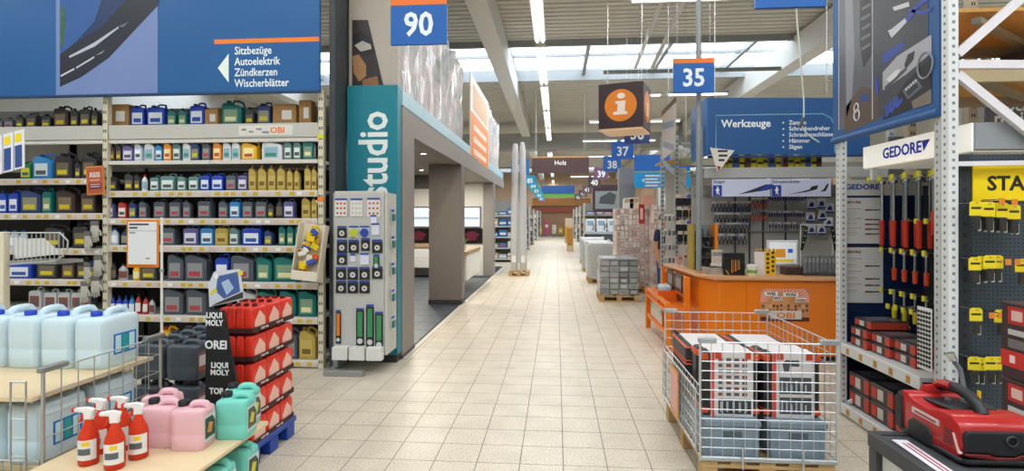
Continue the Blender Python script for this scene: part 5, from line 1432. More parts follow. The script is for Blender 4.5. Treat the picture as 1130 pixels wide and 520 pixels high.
# folded leaflet sign hanging at the upright
tg = thing('folded_leaflet', 'white triangular leaflet hanging at the tool wall upright', 'leaflet', (0, 0, 0))
ytg = WY - .2
def tz(u, v):
    return onY(u, v, ytg)
part('sheet', MB().prism([tz(783.5, 163), tz(810.5, 166), tz(795, 187), tz(791.5, 189)], ytg, ytg + .01), M('#d9d6cf', .5), tg)
for i, (u, v, w_) in enumerate(((792, 168, 10), (793, 173, 9), (793, 178, 6))):
    a_, b_ = tz(u, v); bx('print_line', DARK, tg, a_, a_ + w_ / 75, ytg - .002, ytg - .0005, b_, b_ + .03)
part('edge_print', MB().prism([tz(791, 183), tz(795.5, 184), tz(793, 189)], ytg - .003, ytg - .001), M('#8a3a2a', .5), tg)
part('cord', MB().rod((tz(786, 163)[0], ytg + .005, tz(786, 163)[1]), (tz(786, 163)[0], WY - .015, tz(786, 160)[1]), .004, 5), ZINC, tg)
# hanging cable in front of the banner
cb = []
yc = 7.3
for u, v in ((878, 0), (880, 30), (884, 75), (887, 112), (887, 130), (884, 138), (889, 146), (896, 152), (904, 157)):
    x, z = onY(u, v, yc); cb.append((x, yc, z))
cab = thing('hanging_cable', 'pale cable hanging from the roof before the blue banner', 'cable', (0, 0, 0))
top = (cb[0][0] - .05, yc, 6.98)
part('cable', MB().tube([top] + cb, .010, 6), M('#c9d2c4', .5), cab, smooth=True)
part('plug', MB().rod((cb[4][0], yc, cb[4][2]), (cb[5][0] - .02, yc, cb[5][2] - .03), .022, 8), M('#4a4f4a', .5), cab)
# grey pole carrying the number 35 sign
tag(part('support_pole', MB().rod((onY(771, 0, 7.25)[0], 7.25, 1.02), (onY(771, 0, 7.25)[0], 7.25, 6.95), .035, 12), M('#8f9598', .4, .3)), 'grey steel pole rising from the counter to the roof', 'pole')

# ------------------------------------------------------------------ ratchet bay on the tool side
GX = 2.47
RW = M('#d3d6d6', .4, .15)
ge = thing('ratchet_bay', 'pale grey shelving bay with dark blue end wall and hanging ratchets', 'shelving', (0, 0, 0))
def slotted_x(name, parent, x0, x1, y0, y1, z0, z1, m, step=.05):
    """square post with punched dots on its aisle and front faces"""
    o = bx(name, m, parent, x0, x1, y0, y1, z0, z1, .003)
    mb = MB(); z = z0 + .05; cy = (y0 + y1) / 2; cx = (x0 + x1) / 2
    while z < z1 - .03:
        mb.box(x0 - .0012, x0 + .002, cy - .008, cy + .008, z, z + .018)
        mb.box(cx - .008, cx + .008, y0 - .0012, y0 + .002, z, z + .018)
        z += step
    stuff(part('slots', mb, M('#7d8184', .7), o))
    return o
slotted_x('upright', ge, 2.455, 2.515, 4.97, 5.04, 0, 3.4, RW)
slotted_x('upright', ge, 2.44, 2.48, 3.70, 3.76, 0, 2.36, M('#c4c8c6', .4, .2))
slotted_x('upright', ge, 2.405, 2.465, 3.575, 3.64, 0, 4.6, M('#dfe2e4', .4, .15))
NAVY = M('#12284f', .4)
bx('end_wall', NAVY, ge, 2.52, 3.2, 5.05, 5.07, .05, 1.90)
hw_ = bx('end_header', M('#d9d9d5', .4), ge, 2.52, 3.2, 5.045, 5.07, 1.901, 2.04)
text('GEDORE', ge, (2.535, 5.043, 1.955), .045, M('#1c3f9c', .4), align='LEFT', sx=1.15, bold=.04)
bx('back_wall', M('#2a2d33', .6), ge, 3.18, 3.2, 3.70, 5.04, .05, 2.1)
bx('hook_rail', M('#8f9498', .4, .4), ge, 3.16, 3.179, 3.72, 5.03, 1.98, 2.01)
for z, lab in ((.615, 'upper'), (.10, 'lower')):
    bx('shelf_board', RW, ge, GX + .01, 3.16, 3.93, 5.03, z - .03, z, .002)
    r = bx('price_rail', RW, ge, GX - .012, GX + .01, 3.93, 4.965, z - .085, z + .004, .004)
    for i in range(5):
        y = 4.85 - i * .2
        bx('price_ticket', M('#b9843a', .5), r, GX - .0145, GX - .012, y - .022, y + .022, z - .07, z - .02)
bx('shelf_bracket', RW, ge, 2.53, 3.1, 4.98, 4.995, .54, .58)
part('brace', MB().bar((2.49, 4.9, .12), (3.1, 4.9, .52), .02, .03), RW, ge)
bx('low_back', M('#1a1b1e', .6), ge, 3.12, 3.14, 3.95, 5.0, .10, .58)
# info sheets on the navy wall
for i, (u0, u1, v0, v1) in enumerate(((929, 974, 218.5, 269), (929, 974, 273, 334.5))):
    xa, za = onY(u0, v0, 5.045); xb, zb = onY(u1, v1, 5.045)
    t = thing('info_sheet', '%s printed tool information sheet on the dark blue end wall' % ('upper' if i == 0 else 'lower'), 'sign', (0, 0, 0))
    bx('sheet', M('#d5d5d2', .4), t, xa, xb, 5.035, 5.045, zb, za, .002)
    text('GEDORE', t, (xa + .02, 5.0335, za - .05), .022, M('#8a4a3a', .5), align='LEFT', sx=1.1, bold=.03)
    for k in range(6):
        z = za - .10 - k * (za - zb - .15) / 6
        bx('print_line', M('#9c9c9c', .5), t, xa + .02, xa + (.12 if k % 2 else .16), 5.0335, 5.035, z, z + .006)
        bx('print_line', M('#a8a8a8', .5), t, xa + .02, xa + .11, 5.0335, 5.035, z - .018, z - .013)
        if k % 2 == i or k > 2:
            bx('print_tool', M('#3a3a3c', .5), t, xa + .19, xb - .03, 5.0335, 5.035, z - .012, z - .002)
            bx('print_grip', M('#7a4038', .5), t, xa + .19, xa + .24, 5.0325, 5.0336, z - .014, z)
# illuminated header
lb = thing('light_box', 'white illuminated header box with blue lettering above the ratchets', 'sign', (0, 0, 0))
bx('front', M('#f2efe4', .4, emit=.45), lb, 2.60, 2.61, 3.66, 4.88, 2.125, 2.30)
bx('housing', M('#8d9296', .5), lb, 2.611, 3.55, 3.645, 4.89, 2.13, 2.30, .004)
bx('lower_panel', M('#d9d4c4', .4, emit=.25), lb, 2.605, 3.55, 3.66, 4.88, 2.118, 2.124)
text('GEDORE', lb, (2.598, 4.60, 2.175), .082, M('#1d36c0', .4), TO_LEFT, 'LEFT', 1.02, .04)
part('logo_flag', MB().poly([(2.598, 4.04, 2.255), (2.598, 4.13, 2.255), (2.598, 4.11, 2.175)]), M('#1d36c0', .4), lb)
for y in (3.75, 4.8):
    bx('bracket', RW, lb, 2.62, 2.66, y - .02, y + .02, 2.02, 2.117)
# banner with tool picture
bn = thing('tool_banner', 'large hanging banner with photographs of pliers and a tool case', 'banner', (0, 0, 0))
bxX = 2.42
bx('cloth', M('#2b5c94', .5, var=.06, scale=4), bn, bxX, bxX + .015, 3.68, 5.02, 2.40, 4.5)
part('lower_hem', MB().rod((bxX + .005, 3.68, 2.375), (bxX + .005, 5.02, 2.375), .028, 10), M('#2b5c94', .5, bump=.4, scale=25), bn, smooth=True)
ph1 = bx('photo_print', M('#5d6068', .35, var=.35, scale=3), bn, bxX - .002, bxX, 4.42, 4.90, 2.46, 4.5)
ph2 = bx('photo_print', M('#3c4048', .35, var=.3, scale=3), bn, bxX - .002, bxX, 3.78, 4.40, 2.46, 4.5)
def bpr(par, pts, c, k=1, m=None):
    part('photo_shape', MB().poly([(bxX - .002 - .0008 * k, y, z) for y, z in (onX(u, v, bxX - .003) for u, v in pts)]), m or M(c, .4), par)
bpr(ph1, [(949, -40), (958, -40), (962, 20), (962, 60), (953, 75), (949, 50)], '#2a2c32', 2)
bpr(ph1, [(932, -40), (940, -40), (943, 60), (940, 110), (934, 130)], '#8d929c', 1)
bpr(ph1, [(932, 120), (950, 95), (969, 100), (969, 132), (932, 147)], '#5a4d42', 1)
bpr(ph1, [(949, 104), (958, 104), (960, 111), (950, 113)], '#2a4a8a', 3)
bpr(ph1, [(966, 86), (969, 86), (969, 104), (966, 104)], '#2a4ab0', 3)
for u, v, r in ((945, 119, 3.2), (945.5, 127, 4)):
    y0, z0 = onX(u, v, bxX - .004)
    part('ring_print', MB().tube([(bxX - .005, y0 + .011 * r * .9 * math.cos(a), z0 + .011 * r * math.sin(a)) for a in [k * PI / 8 for k in range(17)]], .006, 5), M('#d9dce0', .4), ph1)
bpr(ph2, [(974, 80), (990, 62), (1028, 38), (1028, 58), (1000, 82), (974, 100)], '#a9abb2', 1)
bpr(ph2, [(974, 130), (1000, 90), (1028, 62), (1028, 112), (974, 132)], '#23262c', 2)
bpr(ph2, [(976, 118), (990, 105), (994, 112), (978, 127)], '#2f4a9a', 3)
bpr(ph2, [(996, 100), (1012, 86), (1018, 96), (1002, 110)], '#5f6672', 3)
bpr(ph2, [(1000, 101), (1011, 91), (1014, 96), (1003, 106)], '#2d3340', 4)
bpr(ph2, [(980, 34), (984, 32), (999, 20), (1001, 24), (990, 36), (984, 42)], '#c9ccd2', 3)
bpr(ph2, [(985, 8), (1003, 2), (1004, 7), (987, 12)], '#c9ccd2', 3)
bpr(ph2, [(999, 22), (1012, 4), (1028, -6), (1028, -2), (1013, 9), (1003, 24)], '#2a46b0', 3)
bpr(ph2, [(1002, 10), (1020, 12), (1028, 8), (1028, 12), (1018, 16), (1003, 13)], '#2a46b0', 3)
for du, dv in ((0, 0), (6, -5), (12, -10)):
    for k_ in range(3):
        bpr(ph2, [(977 + du + 2 * k_, 128 + dv - 3 * k_), (979 + du + 2 * k_, 124 + dv - 3 * k_), (980.5 + du + 2 * k_, 126 + dv - 3 * k_), (978.5 + du + 2 * k_, 130 + dv - 3 * k_)], '#3558c0', 4)
for k_ in range(5):
    bpr(ph2, [(999 + k_ * 2.6, 98 - k_ * 2.3), (1000.5 + k_ * 2.6, 96.5 - k_ * 2.3), (1002 + k_ * 2.6, 99 - k_ * 2.3), (1000.5 + k_ * 2.6, 100.5 - k_ * 2.3)], '#c9ccd2', 5)
bpr(ph2, [(976, 96), (1000, 74), (1001, 77), (977, 100)], '#4a4f58', 2)
bpr(ph2, [(978, 88), (988, 78), (994, 76), (990, 84), (982, 91)], '#d9dce0', 3)
bpr(ph2, [(1002, 60), (1010, 56), (1008, 66), (1000, 76), (998, 72)], '#33363c', 3)
bpr(ph2, [(974, 60), (996, 46), (998, 52), (974, 72)], '#2b46a0', 1)
bpr(ph2, [(1006, 112), (1028, 98), (1028, 114), (1008, 120)], '#7a6f66', 3)
for k_ in range(6):
    bpr(ph1, [(950 + (k_ % 2), -2 + k_ * 11), (960, -8 + k_ * 11), (961, -5 + k_ * 11), (951, 1 + k_ * 11)], '#6a6e76', 3)
y0, z0 = onX(1021, 72, bxX - .004)
part('ring_print', MB().tube([(bxX - .006, y0 + .075 * math.cos(a), z0 + .085 * math.sin(a)) for a in [k * PI / 10 for k in range(21)]], .007, 5), M('#8d929c', .4), ph2)
part('picture_rule', MB().box(bxX - .004, bxX - .002, 4.405, 4.415, 2.46, 4.5), M('#cfd2d6', .4), bn)
part('picture_rule', MB().box(bxX - .004, bxX - .002, 4.905, 4.915, 2.46, 4.5), M('#cfd2d6', .4), bn)
# boxed goods on the bay shelves
def red_box(label, x, y, z, w, d, h):
    t = thing('tool_box_set', label, 'box', (x, y, z), 0, 'boxed sets on the ratchet bay shelves')
    bx('shell', M('#2d2a2e', .35), t, -w / 2, w / 2, -d / 2, d / 2, 0, h, .006)
    bx('end_label', M('#b5402f', .45), t, -w / 2 - .002, w / 2 + .002, -d / 2 - .002, -d / 2 + d * .22, h * .1, h * .9)
    bx('front_label', M('#c9bdb9', .45), t, -w / 2 - .003, -w / 2, -d * .1, d * .15, h * .2, h * .8)
    bx('front_print', M('#c03a2c', .45), t, -w / 2 - .003, -w / 2, d * .2, d * .42, h * .2, h * .8)
    bx('lid_print', M('#5c5a60', .4), t, -w * .35, w * .35, -d * .2, d * .42, h, h + .0015)
for i in range(2):
    for j in range(3):
        red_box('red and black boxed set, upper bay shelf, %s layer, %s from blue wall' % (ORD[i + 1], ORD[j + 1]), 2.68 + .02 * j, 4.82 - j * .27, .617 + i * .085, .30, .25, .08)
red_box('single red and black boxed set on the third layer of the upper bay shelf', 2.70, 4.80, .787, .30, .25, .07)
for i in range(2):
    for j in range(3):
        red_box('large red and black boxed set, bottom bay shelf, %s layer, %s from blue wall' % (ORD[i + 1], ORD[j + 1]), 2.70, 4.80 - j * .32, .102 + i * .145, .36, .30, .14)
# hanging ratchets and wrenches
YT = M('#c8c22e', .5)
def ratchet(label, x, y, z, L, grip, kind='ratchet'):
    t = thing(kind, label, kind.split('_')[-1], (x, y, z), 0, 'ratchets and wrenches hanging in the bay')
    if kind == 'ratchet':
        part('head', MB().lathe([(.014, 0), (.028, .004), (.030, .028), (.016, .045)], 10, (0, 0, -.045)), CHROME, t, smooth=True)
        part('shaft', MB().rod((0, 0, -.04), (0, 0, -L * .62), .012, 8), CHROME, t, smooth=True)
        part('grip', MB().rod((0, 0, -L * .62), (0, 0, -L), .021, 8, .017), M(grip, .4), t, smooth=True)
    else:
        part('ring', MB().tube([(.0, .014 * math.cos(a), -.015 + .014 * math.sin(a)) for a in [k * PI / 6 for k in range(13)]], .005, 6), CHROME, t, smooth=True)
        part('shaft', MB().bar((0, 0, -.028), (0, 0, -L + .02), .010, .006), CHROME, t)
        part('jaw', MB().prism([(-.016, -L), (-.006, -L + .012), (.006, -L + .012), (.016, -L), (.016, -L + .03), (.006, -L + .04), (-.006, -L + .04), (-.016, -L + .03)], -.005, .005, 'x'), CHROME, t)
    part('hook', MB().rod((-.10, 0, .0), (3.165 - x, 0, .0), .004, 5), CHROME, t)
    bx('ticket', YT, t, -.112, -.10, -.018, .018, -.022, .018)
    return t
n = 0
for j in range(6):          # along the aisle
    for dpt, x in enumerate((2.74, 2.82, 2.92)):
        y = 4.86 - j * .16
        ratchet('long chrome ratchet with red grip, top row, %s from blue wall, %s' % (ORD[j + 1], ('front of hook', 'middle of hook', 'rear of hook')[dpt]), x, y, 2.03, .56 if j < 4 else .45, '#b5331f')
for rowi, (z, L, grip, kd) in enumerate(((1.44, .26, '#c6471f', 'ratchet'), (1.10, .24, '#d9c21e', 'ratchet'))):
    for j in range(7):
        y = 4.86 - j * .135
        ratchet('short ratchet with %s grip, %s row, %s from the blue wall' % (('orange', 'yellow')[rowi], ('second', 'third')[rowi], ORD[j + 1]), 2.84, y, z, L, grip)
for j in range(8):
    y = 4.70 - j * .10
    ratchet('chrome combination wrench in the lowest row, %s from the blue wall' % ORD[j + 1], 2.80, y, .99 if j % 2 else .985, .17 + .022 * j, '', 'combination_wrench')
for j in range(6):
    y = 4.55 - j * .11
    ratchet('chrome combination wrench in the middle row, %s from the blue wall' % ORD[j + 1], 2.86, y, 1.68, .20 + .01 * j, '', 'combination_wrench')
# round magnet sample card hanging on the post
sc2 = thing('sample_card', 'white card with rows of black round samples on the rack post', 'card', (2.425, 3.83, .70))
bx('card', M('#d8d8d4', .5), sc2, 0, .006, -.07, .07, 0, .41, .001)
dm = MB().prism([(.011 * math.cos(a), .011 * math.sin(a)) for a in [k * PI / 4 for k in range(8)]], -.003, 0, 'x').mesh('sample')
for i in range(5):
    for j in range(13):
        put('sample', dm, BLACK, sc2, (0, -.054 + i * .027, .03 + j * .029))
# rack frame with diagonal braces
rf = thing('braced_rack', 'pale steel rack frame with diagonal braces above the yellow pegboard', 'rack', (0, 0, 0))
BRC = M('#e3dfe4', .4, .15)
yf = 3.60
def rp3(u, v, y=yf):
    x, z = onY(u, v, y); return (x, y, z)
part('brace', MB().bar(rp3(1056, 60), rp3(1150, -22), .035, .05), BRC, rf)
part('brace', MB().bar(rp3(1056, 82), rp3(1160, 166), .035, .05), BRC, rf)
part('cross_bar', MB().bar(rp3(1056, 71.5), rp3(1180, 71.5), .035, .05), BRC, rf)
part('cross_bar', MB().bar(rp3(1056, 181), rp3(1180, 179), .03, .028), BRC, rf)
slotted_x('upright', rf, 3.55, 3.62, 3.57, 3.64, 0, 4.6, M('#dfe2e4', .4, .15))
# store racks behind with chipboard decks
OSB = M('#dda65f', .7, var=.3, scale=26)
BEI = M('#a39882', .5, .1)
rk = thing('storage_rack', 'beige storage rack with chipboard decks behind the pegboard', 'rack', (0, 0, 0))
for k, (z, ya, yb2) in enumerate(((3.33, 4.6, 5.6), (2.86, 4.6, 5.6))):
    bx('deck', OSB, rk, 3.10, 7.0, ya, yb2, z, z + .03)
    part('deck_beam', MB().box(3.10, 7.0, ya - .03, ya + .02, z - .09, z), M('#c3b08a', .5), rk) if k == 1 else None
    part('deck_beam', MB().box(3.10, 7.0, yb2 - .02, yb2 + .03, z - .09, z), BEI, rk)
    part('tie', MB().bar((3.3, ya, z - .07), (4.6, yb2, z - .07), .06, .05), BEI, rk)
for x in (3.75, 4.35, 5.2):
    slotted('upright', rk, x, 6.1, 0, 4.6, BEI, .09, .08, .09)
part('brace', MB().bar((3.35, 5.6, 3.40), (3.75, 5.6, 2.9), .05, .05), BEI, rk)
part('brace', MB().bar((4.35, 6.0, 3.4), (4.75, 6.0, 2.9), .05, .05), BEI, rk)
for i in range(4):
    t = thing('stored_machine_box', 'dark box stored on the chipboard deck high in the rack, %s from the aisle' % ORD[i + 1], 'box', (4.3 + i * .42, 5.25, 2.891), .2, 'dark boxes on the chipboard deck')
    bx('box', M('#33303a', .5), t, -.18, .18, -.2, .2, 0, .30, .004); bx('print_band', M('#8d93a5', .5), t, -.15, .12, -.203, -.2005, .1, .2)
hs = thing('department_sign', 'grey sign with white words about high pressure cleaning', 'sign', (0, 0, 0))
ysn = 6.3
xa, za = onY(1086, 96, ysn); xb, zb = onY(1175, 135, ysn)
bx('board', M('#66656c', .5), hs, xa, xb, ysn - .02, ysn, zb - .1, za)
x, z = onY(1095, 123, ysn); text('Hochdruck-', hs, (x, ysn - .022, z), .14, WHITE, align='LEFT', sx=.82, bold=.03)
x, z = onY(1095, 138, ysn); text('reiniger', hs, (x, ysn - .022, z), .14, WHITE, align='LEFT', sx=.82, bold=.03)
for xx in (xa + .1, xb - .1):
    part('hanging_rod', MB().rod((xx, ysn - .01, za), (xx, ysn - .01, 3.44), .01, 5), ZINC, hs)
tag(bx('rear_panel', M('#585f66', .6), None, 3.66, 7.0, 6.35, 6.38, 0, 2.6), 'grey rear panel of the rack behind the pegboard', 'panel')

# ------------------------------------------------------------------ yellow header pegboard
sy_ = 3.66
pg = thing('pegboard', 'dark blue grey pegboard with a yellow header', 'pegboard', (0, 0, 0))
PGM = M('#3a4650', .5, var=.05, scale=4)
bx('edge_post', M('#2a3038', .5), pg, 2.51, 2.58, sy_ - .02, sy_ + .04, .1, 2.10, .003)
bx('board', PGM, pg, 2.585, 3.7, sy_, sy_ + .02, .1, 2.10)
mb = MB()
for i in range(26):
    for j in range(64):
        x, z = 2.60 + i * .025, .52 + j * .025
        mb.box(x - .0035, x + .0035, sy_ - .0008, sy_ + .001, z - .0035, z + .0035)
stuff(part('peg_holes', mb, M('#12161a', .8), pg))
mb = MB()
for j in range(20):
    z = .6 + j * .07
    mb.box(2.535, 2.555, sy_ - .0212, sy_ - .018, z, z + .03)
stuff(part('slots', mb, BLACK, pg))
xa, za = onY(1072, 183, sy_); _, zb = onY(1072, 222, sy_)
bx('header', M('#f2d200', .45), pg, xa, 3.7, sy_ - .012, sy_ - .001, zb, za + .01, .002)
x, z = onY(1087.5, 210, sy_)
text('STANLEY', pg, (x, sy_ - .0135, z), .088, M('#231b12', .5), align='LEFT', sx=1.0, bold=.035)
def blister(label, u, v, dy, w=.075, h=.19, style=0):
    y = sy_ - dy
    x, z = onY(u, v, y)
    t = thing('blister_pack', label, 'pack', (x, y, z), 0, 'yellow packs on the pegboard')
    part('card', MB().prism([(-w / 2, -h * .45), (w / 2, -h * .45), (w / 2, 0), (w * .3, .012), (-w * .3, .012), (-w / 2, 0)], -.002, .002), M('#ead21a', .45), t)
    bx('print_band', M('#a87a16', .45) if style else M('#3a3020', .45), t, -w * .38, w * .38, -.003, -.002, -h * .22, -h * .14)
    bx('tool_body', M('#2c2a26', .45), t, -w * .34, w * .25, -.018, -.0021, -h * .95, -h * .45, .006)
    bx('tool_tip', M('#c9c9c4', .35, .5), t, w * .05, w * .3, -.014, -.0021, -h * 1.0, -h * .6, .004)
    part('hook', MB().rod((0, -.02, .0), (0, dy - .0005, .0), .0035, 5), CHROME, t)
    return t
k = 0
for rn, lst in (('top', ((1077, 224, .16), (1084, 225, .13), (1091, 225, .16), (1098, 226, .10), (1106, 226, .13), (1113, 228, .08), (1119, 228, .12))), ('second', ((1076, 286, .14), (1084, 285, .10), (1092, 284, .15), (1100, 284, .12), (1127, 288, .1))), ('third', ((1077, 342, .15), (1104, 344, .06), (1124, 342, .14))), ('fourth', ((1075, 396, .14), (1081, 397, .08), (1093, 396, .15), (1101, 396, .10)))):
    for i, (u, v, dy) in enumerate(lst):
        blister('yellow carded tool on the pegboard, %s row, %s from the post' % (rn, ORD[i + 1]), u, v, dy, .072, .17 if rn == 'top' else .15, i % 2)
for i, (u, v) in enumerate(((1105, 220), (1119, 221), (1112, 287), (1122, 287), (1094, 346), (1104, 346))):
    x, z = onY(u, v, sy_ - .16)
    t = thing('price_hook', 'chrome hook with an orange price ticket on the pegboard, %s from the top' % ORD[i + 1], 'hook', (x, sy_ - .001, z), 0, 'price hooks on the pegboard')
    part('hook', MB().rod((0, 0, 0), (0, -.16, 0), .0035, 5), CHROME, t); bx('ticket', M('#d9802a', .5), t, -.016, .016, -.166, -.162, -.03, .006)

# ------------------------------------------------------------------ table with compressor in front
tz_ = .90
tbx = thing('display_table', 'dark framed display table carrying the red compressor', 'table', (0, 0, 0))
DT = M('#3a3c40', .5)
part('top', MB().prism([(1.19, 2.12), (2.3, 2.12), (2.3, 1.42), (1.19, 1.42)], tz_ - .03, tz_, 'z'), M('#46484c', .5), tbx, .004)
bx('frame', DT, tbx, 1.18, 2.31, 2.122, 2.15, tz_ - .05, tz_ + .006, .003); bx('frame', DT, tbx, 1.16, 1.188, 1.41, 2.15, tz_ - .05, tz_ + .006, .003)
for x, y in ((1.185, 2.125), (2.28, 2.125), (1.185, 1.45), (2.28, 1.45)):
    bx('leg', DT, tbx, x - .022, x + .022, y - .022, y + .022, 0, tz_ - .051, .003)
bx('apron', M('#c9c8c4', .5), tbx, 1.21, 2.26, 2.118, 2.121, .45, tz_ - .052); bx('apron', M('#c9c8c4', .5), tbx, 1.186, 1.189, 1.48, 2.10, .45, tz_ - .052)
pc = thing('price_strip', 'white price card lying along the table edge before the compressor', 'card', (0, 0, 0))
part('card', MB().prism([(1.195, 2.06), (1.245, 2.06), (1.235, 1.74), (1.185, 1.74)], tz_ + .0065, tz_ + .009, 'z'), M('#dcdce2', .4), pc)
part('print_line', MB().prism([(1.212, 2.03), (1.218, 2.03), (1.21, 1.80), (1.204, 1.80)], tz_ + .009, tz_ + .0095, 'z'), M('#7a2f3a', .5), pc)
part('print_line', MB().prism([(1.226, 2.03), (1.234, 2.03), (1.226, 1.80), (1.218, 1.80)], tz_ + .009, tz_ + .0095, 'z'), M('#b0525c', .5), pc)

# compressor: control end looks at the camera
cm = thing('compressor', 'red and black portable compressor with a carry handle', 'compressor', (1.412, 2.03, tz_ + .0085), 0.04, None, (.95, .95, .9))
CR_ = M('#a81a1c', .3, var=.04, scale=8, coat=.3)
CK = M('#1f2023', .45)
HWc = .128
part('housing', MB().prism([(-.145, .012), (.155, .012), (.165, .05), (.165, .13), (.145, .168), (.105, .172), (.085, .15), (.0, .142), (-.06, .158), (-.115, .158), (-.155, .135), (-.165, .06)], -HWc, HWc, 'x'), CR_, cm, .014, 2, True)
part('base', MB().prism([(-.16, 0), (.15, 0), (.155, .02), (-.165, .02)], -HWc - .004, HWc + .004, 'x'), CK, cm, .005)
part('carry_handle', MB().tube([(0, .135, .150), (0, .125, .185), (0, .085, .208), (0, .02, .212), (0, -.035, .20), (0, -.07, .178), (0, -.09, .150)], .021, 10), CK, cm, smooth=True)
part('handle_insert', MB().tube([(-.012, .115, .200), (-.012, .085, .213), (-.012, .04, .217)], .015, 8), CR_, cm, smooth=True)
part('handle_root', MB().prism([(.10, .160), (.155, .150), (.135, .195), (.105, .20)], -.06, .06, 'x'), CR_, cm, .012, 2, True)
part('control_panel', MB().prism([(-.055, .155), (.085, .138), (.085, .158), (-.04, .164)], -.085, .085, 'x'), CK, cm, .004)
part('side_grip', MB().prism([(.125, .01), (.172, .01), (.172, .12), (.150, .165), (.130, .150)], -HWc - .006, HWc + .006, 'x'), CK, cm, .005)
part('foot_recess', MB().prism([(-.03, .0), (.10, .0), (.095, .06), (.07, .078), (-.01, .075), (-.03, .05)], -HWc - .005, -HWc + .03, 'x'), CK, cm, .004)
part('front_panel', MB().prism([(-.112, .118), (.112, .118), (.122, .10), (.118, .045), (.06, .042), (.045, .034), (-.02, .034), (-.035, .042), (-.118, .045), (-.122, .10)], -.172, -.14, 'y'), CK, cm, .006, 2)
part('front_rim', MB().prism([(-.120, .040), (-.036, .036), (-.02, .028), (.045, .028), (.06, .036), (.120, .040), (.118, .030), (.05, .018), (-.025, .018), (-.118, .030)], -.170, -.145), M('#6a1a1c', .4), cm, .002)
part('lower_lip', MB().prism([(-.125, .004), (.125, .004), (.125, .02), (-.125, .02)], -.178, -.14), CK, cm, .006, 2)
part('inflation_port', MB().prism([(.03 + .014 * math.cos(a), .088 + .014 * math.sin(a)) for a in [k * PI / 8 for k in range(16)]], -.176, -.170), M('#0a0a0b', .3), cm)
part('port_ring', MB().tube([(.03 + .017 * math.cos(a), -.174, .088 + .017 * math.sin(a)) for a in [k * PI / 8 for k in range(17)]], .004, 6), M('#3a3c40', .4), cm, smooth=True)
pl_ = part('name_plate', MB().prism([(-.065, .096), (.075, .100), (.075, .122), (-.065, .118)], -HWc - .003, -HWc + .01, 'x'), M('#c4b4b2', .3), cm)
part('plate_print', MB().prism([(-.05, .102), (.06, .106), (.06, .113), (-.05, .109)], -HWc - .0038, -HWc - .003, 'x'), M('#8a2426', .4), pl_)
part('side_stripe', MB().prism([(-.135, .10), (-.125, .10), (-.15, .035), (-.158, .035)], -HWc - .002, -HWc + .01, 'x'), M('#e8c9c4', .3), cm)
for k in range(6):
    bx('vent_slot', CK, cm, -HWc - .0015, -HWc + .01, -.125, -.085, .050 + k * .010, .054 + k * .010)
part('switch', MB().lathe([(.016, 0), (.016, .012), (.012, .015)], 12, (.02, .02, .160)), M('#9a9ca0', .3, .6), cm, smooth=True)
part('switch', MB().lathe([(.010, 0), (.010, .010), (.008, .012)], 12, (-.03, .03, .160)), M('#55585c', .4), cm, smooth=True)
part('air_hose', MB().tube([(.085, .10, .145), (.10, .13, .20), (.105, .15, .25), (.09, .165, .285)], .009, 8), M('#55585c', .4), cm, smooth=True)
part('hose_coupling', MB().rod((.09, .165, .283), (.08, .17, .315), .015, 10), CHROME, cm, smooth=True)
part('air_hose', MB().tube([(.07, .12, .14), (.05, .15, .19), (.02, .16, .20)], .006, 8), M('#3f4246', .4), cm, smooth=True)
bx('yellow_tag', YELLOW, cm, .11, .113, .06, .075, .15, .19)
# compressor cartons behind
for i, (z, lab) in enumerate(((.60, 'lower'), (.956, 'upper'))):
    t = thing('compressor_carton', '%s dark red printed carton stacked at the right edge' % lab, 'carton', (2.10, 2.55, z), 0.0, 'printed cartons beside the compressor')
    bx('box', M('#3a2628', .45), t, 0, .42, -.30, .22, 0, .352, .003)
    bx('side_stripe', M('#c22c22', .45), t, -.002, 0, -.30, .22, .055, .13)
    for k in range(4):
        bx('stripe_icon', M('#e6c9c4', .45), t, -.003, -.002, .14 - k * .12, .17 - k * .12, .075, .11)
    for y in (.13, -.06):
        b_ = bx('corner_badge', M('#b0281f', .45), t, -.002, 0, y - .05, y + .05, .255, .335); bx('badge_print', M('#d9b3ac', .45), b_, -.003, -.002, y - .03, y + .03, .272, .318)
    bx('text_block', M('#b9b5b6', .45), t, -.002, 0, .01, .18, .205, .23)
    bx('text_block', M('#6d686a', .45), t, -.002, 0, .06, .18, .145, .185)
    bx('picture', M('#c5281f', .4), t, -.002, 0, -.26, -.02, .15, .24)
tag(bx('display_plinth', DT, None, 2.05, 2.9, 2.24, 2.80, 0, .599, .004), 'dark plinth under the printed cartons behind the compressor table', 'plinth')

# ------------------------------------------------------------------ middle distance, tool side
def wire_stack(label, x, y, w, d, h, base, col):
    """palletised wire goods: pallet plus layers of grey packs"""
    t = thing('pallet', 'wooden pallet under the %s' % label, 'pallet', (x, y, 0)); pallet(t, w, d, PINE)
    return t
PK = MB().box(-.5, .5, -.5, .5, 0, 1).mesh('pack_body', .03)
def pack_stack(desc, x, y, w, d, n, h, cols, grp, mats, gap=.006, front=True, nm='wrapped_pack', bandc=('#a9acac', '#8d9092', '#c3c4c2')):
    """layers of single packs; only those on the visible outside"""
    cw = w / cols; dd = d / 2; hh = h / n
    for L in range(n):
        for i in range(cols):
            for j in range(2):
                if j == 1 and i > 0 and L < n - 1:
                    continue
                t = thing(nm, '%s, %s layer, %s from aisle, %s' % (desc, ORD[L + 1], ORD[i + 1], ('front', 'back')[j]), 'pack', (x - w / 2 + cw * (i + .5), y - d / 2 + dd * (j + .5), .146 + L * hh), 0, grp)
                put('pack_body', PK, rnd.choice(mats), t, scale=(cw - gap, dd - gap, hh - gap))
                bx('print_band', M(rnd.choice(bandc), .5), t, -cw * .3, cw * .3, -dd / 2 + .001 - .003, -dd / 2 + .003, hh * .2, hh * .7)
